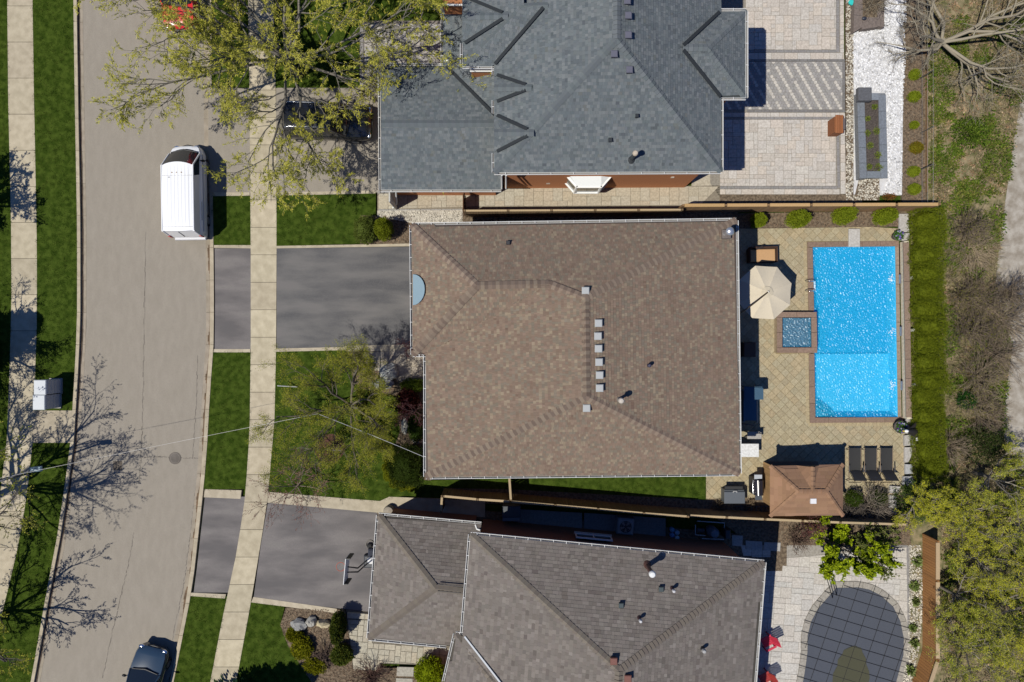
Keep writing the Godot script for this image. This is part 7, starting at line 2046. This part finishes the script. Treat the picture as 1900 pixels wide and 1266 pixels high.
# one limb and everything that grows from it
func limb(b: MB, l: MB, p: Vector3, d: Vector3, len0: float, r0: float, lv: int, o: Dictionary) -> void:
	var n := 5 if lv < 2 else 3
	var pts := PackedVector3Array([p]); var rad := PackedFloat32Array([r0])
	var dirs := [d]
	for k in n:
		d = (d + Vector3(tq.randfn(), tq.randfn() * 0.7, tq.randfn()) * o.wander + Vector3(0, o.rise if lv < 2 else o.droop, 0)).normalized()
		p += d * len0 / n
		if p.y < 0.4: p.y = 0.4
		pts.append(p); rad.append(maxf(r0 * lerpf(1.0, 0.42, float(k + 1) / n), 0.004)); dirs.append(d)
	b.col = o.bark * tq.randf_range(0.85, 1.15)
	b.tube(pts, rad, [8, 6, 4, 3, 3][lv], lv < 2)
	if lv >= o.levels:
		if o.leaves > 0:
			for k in o.leaves:
				var t := tq.randf_range(0.15, 1.0) * n
				var i := mini(int(t), n - 1)
				var q: Vector3 = pts[i].lerp(pts[i + 1], t - i) + Vector3(tq.randfn(), tq.randfn(), tq.randfn()) * o.jit
				l.col = o.tints[tq.randi() % o.tints.size()] * tq.randf_range(0.7, 1.3)
				l.leaf(q, (dirs[i] * o.follow + Vector3(tq.randfn(), tq.randfn() * 0.8 - o.hang, tq.randfn()) * 0.6).normalized(), o.leaf * tq.randf_range(0.6, 1.25), o.leaf * o.slim, tq)
		return
	var kids: int = o.kids[lv]
	for k in kids:
		var t := (0.25 + 0.75 * (k + tq.randf()) / kids) * n
		var i := mini(int(t), n - 1)
		var q := pts[i].lerp(pts[i + 1], t - i)
		var ax := Vector3(tq.randfn(), tq.randfn() + (1.5 if o.flat else 0.0), tq.randfn()).normalized()
		var nd: Vector3 = dirs[i].rotated(ax, tq.randf_range(0.45, 1.05) * (1 if tq.randf() < 0.5 else -1))
		limb(b, l, q, nd, len0 * o.ratio * tq.randf_range(0.7, 1.15), rad[i] * 0.58, lv + 1, o)

func tree(called: String, label: String, base: Vector3, o: Dictionary, sd: int, group := "") -> Node3D:
	tq.seed = sd
	var d0 := {"trunk": 2.0, "girth": 0.16, "limbs": 6, "reach": 4.0, "lift": 0.5, "levels": 3, "kids": [5, 5, 5], "ratio": 0.5, "wander": 0.16, "rise": 0.05, "droop": -0.03, "leaves": 8, "leaf": 0.14, "slim": 0.5, "follow": 0.6, "hang": 0.0, "flat": true, "bark": Color(0.16, 0.14, 0.115), "tints": [Color(0.15, 0.16, 0.02)], "lean": Vector3.ZERO, "dirs": [], "jit": 0.0, "trim": []}
	d0.merge(o, true)
	var t := thing(called, label, "tree", base, group)
	var b := MB.new(); var l := MB.new()
	var fork: Vector3 = Vector3(0, d0.trunk, 0) + d0.lean
	b.col = d0.bark
	b.tube(PackedVector3Array([Vector3(0, -0.1, 0), Vector3(0, 0.2, 0) + d0.lean * 0.05, fork * 0.55, fork]), PackedFloat32Array([d0.girth * 1.5, d0.girth * 1.12, d0.girth, d0.girth * 0.9]), 10)
	part(t, "trunk", b, M.bark)
	b = MB.new()
	for k in d0.limbs:
		var a: float = TAU * k / d0.limbs + tq.randf_range(-0.25, 0.25); var up: float = d0.lift * [0.5, 1.0, 2.6, 0.8, 1.6, 4.5, 0.6, 1.2][k % 8] * tq.randf_range(0.8, 1.2); var ln: float = d0.reach * tq.randf_range(0.8, 1.15)
		if k < d0.dirs.size():
			a = d0.dirs[k][0]; ln = d0.dirs[k][1]; up = d0.dirs[k][2]
		for tr in d0.trim:
			if absf(angle_difference(a, tr[0])) < tr[1]: ln *= tr[2]
		limb(b, l, fork - Vector3(0, tq.randf() * 0.25, 0), Vector3(cos(a), up, sin(a)).normalized(), ln, d0.girth * 0.5, 0, d0)
	part(t, "branches", b, M.bark)
	if d0.leaves > 0: part(t, "crown", l, M.leaf)
	return t

func build_trees() -> void:
	var bud := [Color(0.42, 0.39, 0.06), Color(0.48, 0.44, 0.075), Color(0.34, 0.33, 0.055), Color(0.26, 0.26, 0.04)]
	# the great budding tree on the verge
	tree("budding_tree", "large spreading tree with yellow-green bud tassels over road and driveway", v3(g2(556, 140)), {"trunk": 2.4, "girth": 0.16, "limbs": 16, "reach": 7.4, "lift": 0.36, "levels": 3, "kids": [9, 7, 5], "ratio": 0.42, "rise": 0.02, "droop": -0.05, "jit": 0.03, "leaves": 18, "leaf": 0.145, "slim": 0.2, "follow": 1.2, "hang": 0.2, "bark": Color(0.17, 0.155, 0.125), "tints": bud, "wander": 0.19, "trim": [[2.3, 0.4, 0.72], [3.2, 0.5, 1.12], [1.0, 0.3, 0.8]]}, 4)
	# yard tree before the brown-roofed house
	tree("yard_tree", "fine-leaved yellow-green tree in the lawn before the brown roof", v3(g2(672, 752)), {"trunk": 1.5, "girth": 0.13, "limbs": 11, "reach": 3.5, "lift": 0.6, "levels": 3, "kids": [7, 6, 5], "ratio": 0.46, "rise": 0.04, "droop": -0.02, "jit": 0.08, "leaves": 27, "leaf": 0.062, "slim": 0.38, "follow": 0.7, "tints": [Color(0.25, 0.25, 0.03), Color(0.30, 0.285, 0.035), Color(0.19, 0.2, 0.026), Color(0.14, 0.155, 0.022)], "bark": Color(0.13, 0.11, 0.085), "lean": Vector3(-0.3, 0, -0.1)}, 12)
	tree("young_tree", "young bare tree with dark red buds standing in mulch ring", v3(g2(610, 830)), {"trunk": 1.0, "girth": 0.05, "limbs": 6, "reach": 1.3, "lift": 0.8, "levels": 2, "kids": [5, 4], "leaves": 5, "leaf": 0.05, "slim": 0.5, "tints": [Color(0.12, 0.03, 0.03), Color(0.09, 0.03, 0.03)], "bark": Color(0.24, 0.22, 0.19)}, 15)
	tree("young_tree", "bare young tree with rosy buds beside sidewalk and lower driveway", v3(g2(565, 893)), {"trunk": 1.4, "girth": 0.05, "limbs": 8, "reach": 2.1, "lift": 0.6, "levels": 2, "kids": [8, 7], "leaves": 7, "leaf": 0.055, "slim": 0.5, "tints": [Color(0.28, 0.13, 0.11), Color(0.2, 0.09, 0.08)], "bark": Color(0.19, 0.15, 0.12)}, 16)
	var ring := MB.new(); ring.col = Color(0.10, 0.045, 0.03)
	ring.blob(v3(g2(612, 832), -0.02), Vector3(0.95, 0.05, 0.9), 18, 6, 0.15, 1.0, 3)
	part(self, "mulch_ring", ring, M.bark, "structure")
	# two small wine-red trees whose tops show over the west eave
	for k in 2: tree("red_sapling", ["bare wine-red sapling poking over the garage eave corner", "bare wine-red sapling poking over the west gutter"][k], v3(g2(802 - k * 2, 640 + k * 108)), {"trunk": 4.6, "girth": 0.04, "limbs": 7, "reach": 0.8, "lift": 0.9, "levels": 2, "kids": [6, 5], "leaves": 4, "leaf": 0.05, "tints": [Color(0.06, 0.015, 0.02), Color(0.09, 0.03, 0.03)], "bark": Color(0.08, 0.04, 0.035), "lean": Vector3(-0.35, 0, 0)}, 18 + k, "wine-red saplings at the west wall")
	# the old bare tree on the slope
	tree("bare_tree", "old leafless tree with thick lichen-grey limbs over white stones", at(1735, 88, 0.5) * Vector3(1, 0, 1), {"trunk": 1.3, "girth": 0.18, "limbs": 10, "reach": 4.6, "lift": 0.35, "levels": 4, "kids": [6, 5, 4, 4], "ratio": 0.52, "leaves": 0, "rise": 0.04, "droop": 0.0, "wander": 0.26, "bark": Color(0.29, 0.255, 0.19), "dirs": [[2.25, 2.6, 0.05], [-0.75, 6.2, 0.4], [-0.2, 6.0, 0.35], [0.35, 5.6, 0.3], [1.1, 4.2, 0.2], [-1.3, 5.0, 0.5], [3.3, 3.0, 0.25], [-2.2, 3.4, 0.5], [0.75, 5.0, 0.4], [0.05, 4.5, 0.7]]}, 23)
	# spring trees on the slope, lower right
	var sl := [[1835, 985, 2.3, "yellow-green budding tree where the hedge ends near orange fence"], [1905, 905, 2.3, "yellow-green budding tree beside the dirt trail's lower end"], [1880, 1070, 2.5, "broad yellow-green budding tree behind the orange fence"], [1835, 1140, 2.0, "mossy green budding tree behind the orange fence"], [1910, 1180, 2.6, "deep yellow-green budding tree low on the slope"], [1850, 1245, 2.4, "olive budding tree behind the fence turn"], [1762, 950, 1.5, "small pale green tree at the end of the hedge"], [1925, 1030, 2.2, "thin yellow-green budding tree further down the slope"]]
	for k in sl.size():
		var q = sl[k]
		tree("slope_tree", q[3], at(q[0], q[1], 4.0) * Vector3(1, 0, 1), {"trunk": 1.5, "girth": 0.09, "limbs": 8, "reach": q[2], "lift": 0.8, "levels": 3, "kids": [5, 5, 5], "ratio": 0.5, "rise": 0.05, "jit": 0.04, "leaves": 14, "leaf": 0.066, "slim": 0.4, "follow": 0.6, "tints": [[Color(0.42, 0.40, 0.03), Color(0.48, 0.44, 0.04), Color(0.31, 0.32, 0.03), Color(0.22, 0.24, 0.025)], [Color(0.36, 0.365, 0.035), Color(0.27, 0.30, 0.03), Color(0.43, 0.40, 0.06), Color(0.20, 0.23, 0.025)]][k % 2], "bark": Color(0.25, 0.22, 0.18)}, 40 + k, "budding trees on the lower slope")
	# lime leaved tree over the covered pool's terrace
	tree("lime_tree", "bright lime leafed small tree between gazebo and covered pool", v3(g2(1542, 1004)), {"trim": [[-1.57, 0.8, 0.55], [0.0, 0.5, 1.2], [3.14, 0.5, 1.2]], "trunk": 1.0, "girth": 0.07, "limbs": 11, "reach": 1.75, "lift": 0.45, "levels": 2, "kids": [8, 7], "ratio": 0.45, "leaves": 26, "leaf": 0.13, "slim": 0.7, "follow": 0.3, "tints": [Color(0.26, 0.32, 0.010), Color(0.31, 0.37, 0.014), Color(0.19, 0.25, 0.010), Color(0.14, 0.19, 0.010)], "bark": Color(0.09, 0.07, 0.05)}, 61)
	tree("olive_tree", "sparse dull green tree beside the lime leafed one", v3(g2(1600, 1005)), {"trunk": 0.9, "girth": 0.06, "limbs": 8, "reach": 1.4, "lift": 0.5, "levels": 2, "kids": [7, 6], "ratio": 0.48, "leaves": 12, "leaf": 0.10, "slim": 0.6, "tints": [Color(0.09, 0.12, 0.02), Color(0.12, 0.15, 0.028), Color(0.17, 0.17, 0.06)], "bark": Color(0.09, 0.07, 0.055)}, 62)
	# street trees west of the sidewalk; their shadows cross verge and road
	var wt := {"trunk": 3.0, "girth": 0.17, "limbs": 12, "reach": 5.2, "lift": 0.8, "levels": 3, "kids": [7, 6, 6], "ratio": 0.46, "leaves": 6, "leaf": 0.09, "slim": 0.5, "tints": [Color(0.22, 0.23, 0.03), Color(0.28, 0.28, 0.04)], "bark": Color(0.085, 0.072, 0.06)}
	tree("street_tree", "leafless street tree by the west sidewalk near the mail boxes", Vector3(-29.2, 0, 8.9), wt, 71, "street trees on the west side")
	tree("street_tree", "budding street tree by the west sidewalk below the lamp", Vector3(-28.7, 0, 15.4), wt.merged({"reach": 3.6, "trunk": 1.6, "lift": 0.5, "leaves": 8, "limbs": 8, "kids": [6, 5, 5]}, true), 72, "street trees on the west side")
	tree("street_tree", "street tree shading the upper west sidewalk", Vector3(-31.0, 0, -6.9), wt.merged({"reach": 2.4, "leaves": 9}, true), 73, "street trees on the west side")
	tree("street_tree", "street tree on the far west lawn above the mail boxes", Vector3(-30.6, 0, 1.6), wt.merged({"reach": 2.9, "leaves": 4}, true), 74, "street trees on the west side")
	conifer("dense dark spruce west of the sidewalk", Vector3(-29.9, 0, 0.6), 1.7, 6.6, 81)
	conifer("dense dark spruce on the lower lawn beside the sidewalk", v3(g2(438, 1322)), 2.2, 8.0, 82)

func conifer(label: String, p: Vector3, r: float, h: float, sd: int) -> void:
	var o := thing("spruce_tree", label, "tree", p, "spruces")
	var q := RandomNumberGenerator.new(); q.seed = sd
	var b := MB.new(); b.col = Color(0.1, 0.08, 0.06)
	b.tube(PackedVector3Array([Vector3(0, -0.1, 0), Vector3(0, h, 0)]), PackedFloat32Array([0.16, 0.02]), 7); part(o, "trunk", b, M.bark)
	b = MB.new()
	for k in 12000:
		var t := q.randf(); var a := q.randf() * TAU; var rr := r * pow(1 - t, 0.6) * sqrt(q.randf()) * (0.85 + 0.15 * sin(a * 9.0 + t * 40.0))
		b.col = Color(0.02, 0.045, 0.015) * q.randf_range(0.6, 1.5)
		b.leaf(Vector3(cos(a) * rr, 0.4 + t * (h - 0.4), sin(a) * rr), Vector3(cos(a), -0.15, sin(a)), 0.26, 0.12, q)
	part(o, "crown", b, M.leaf)
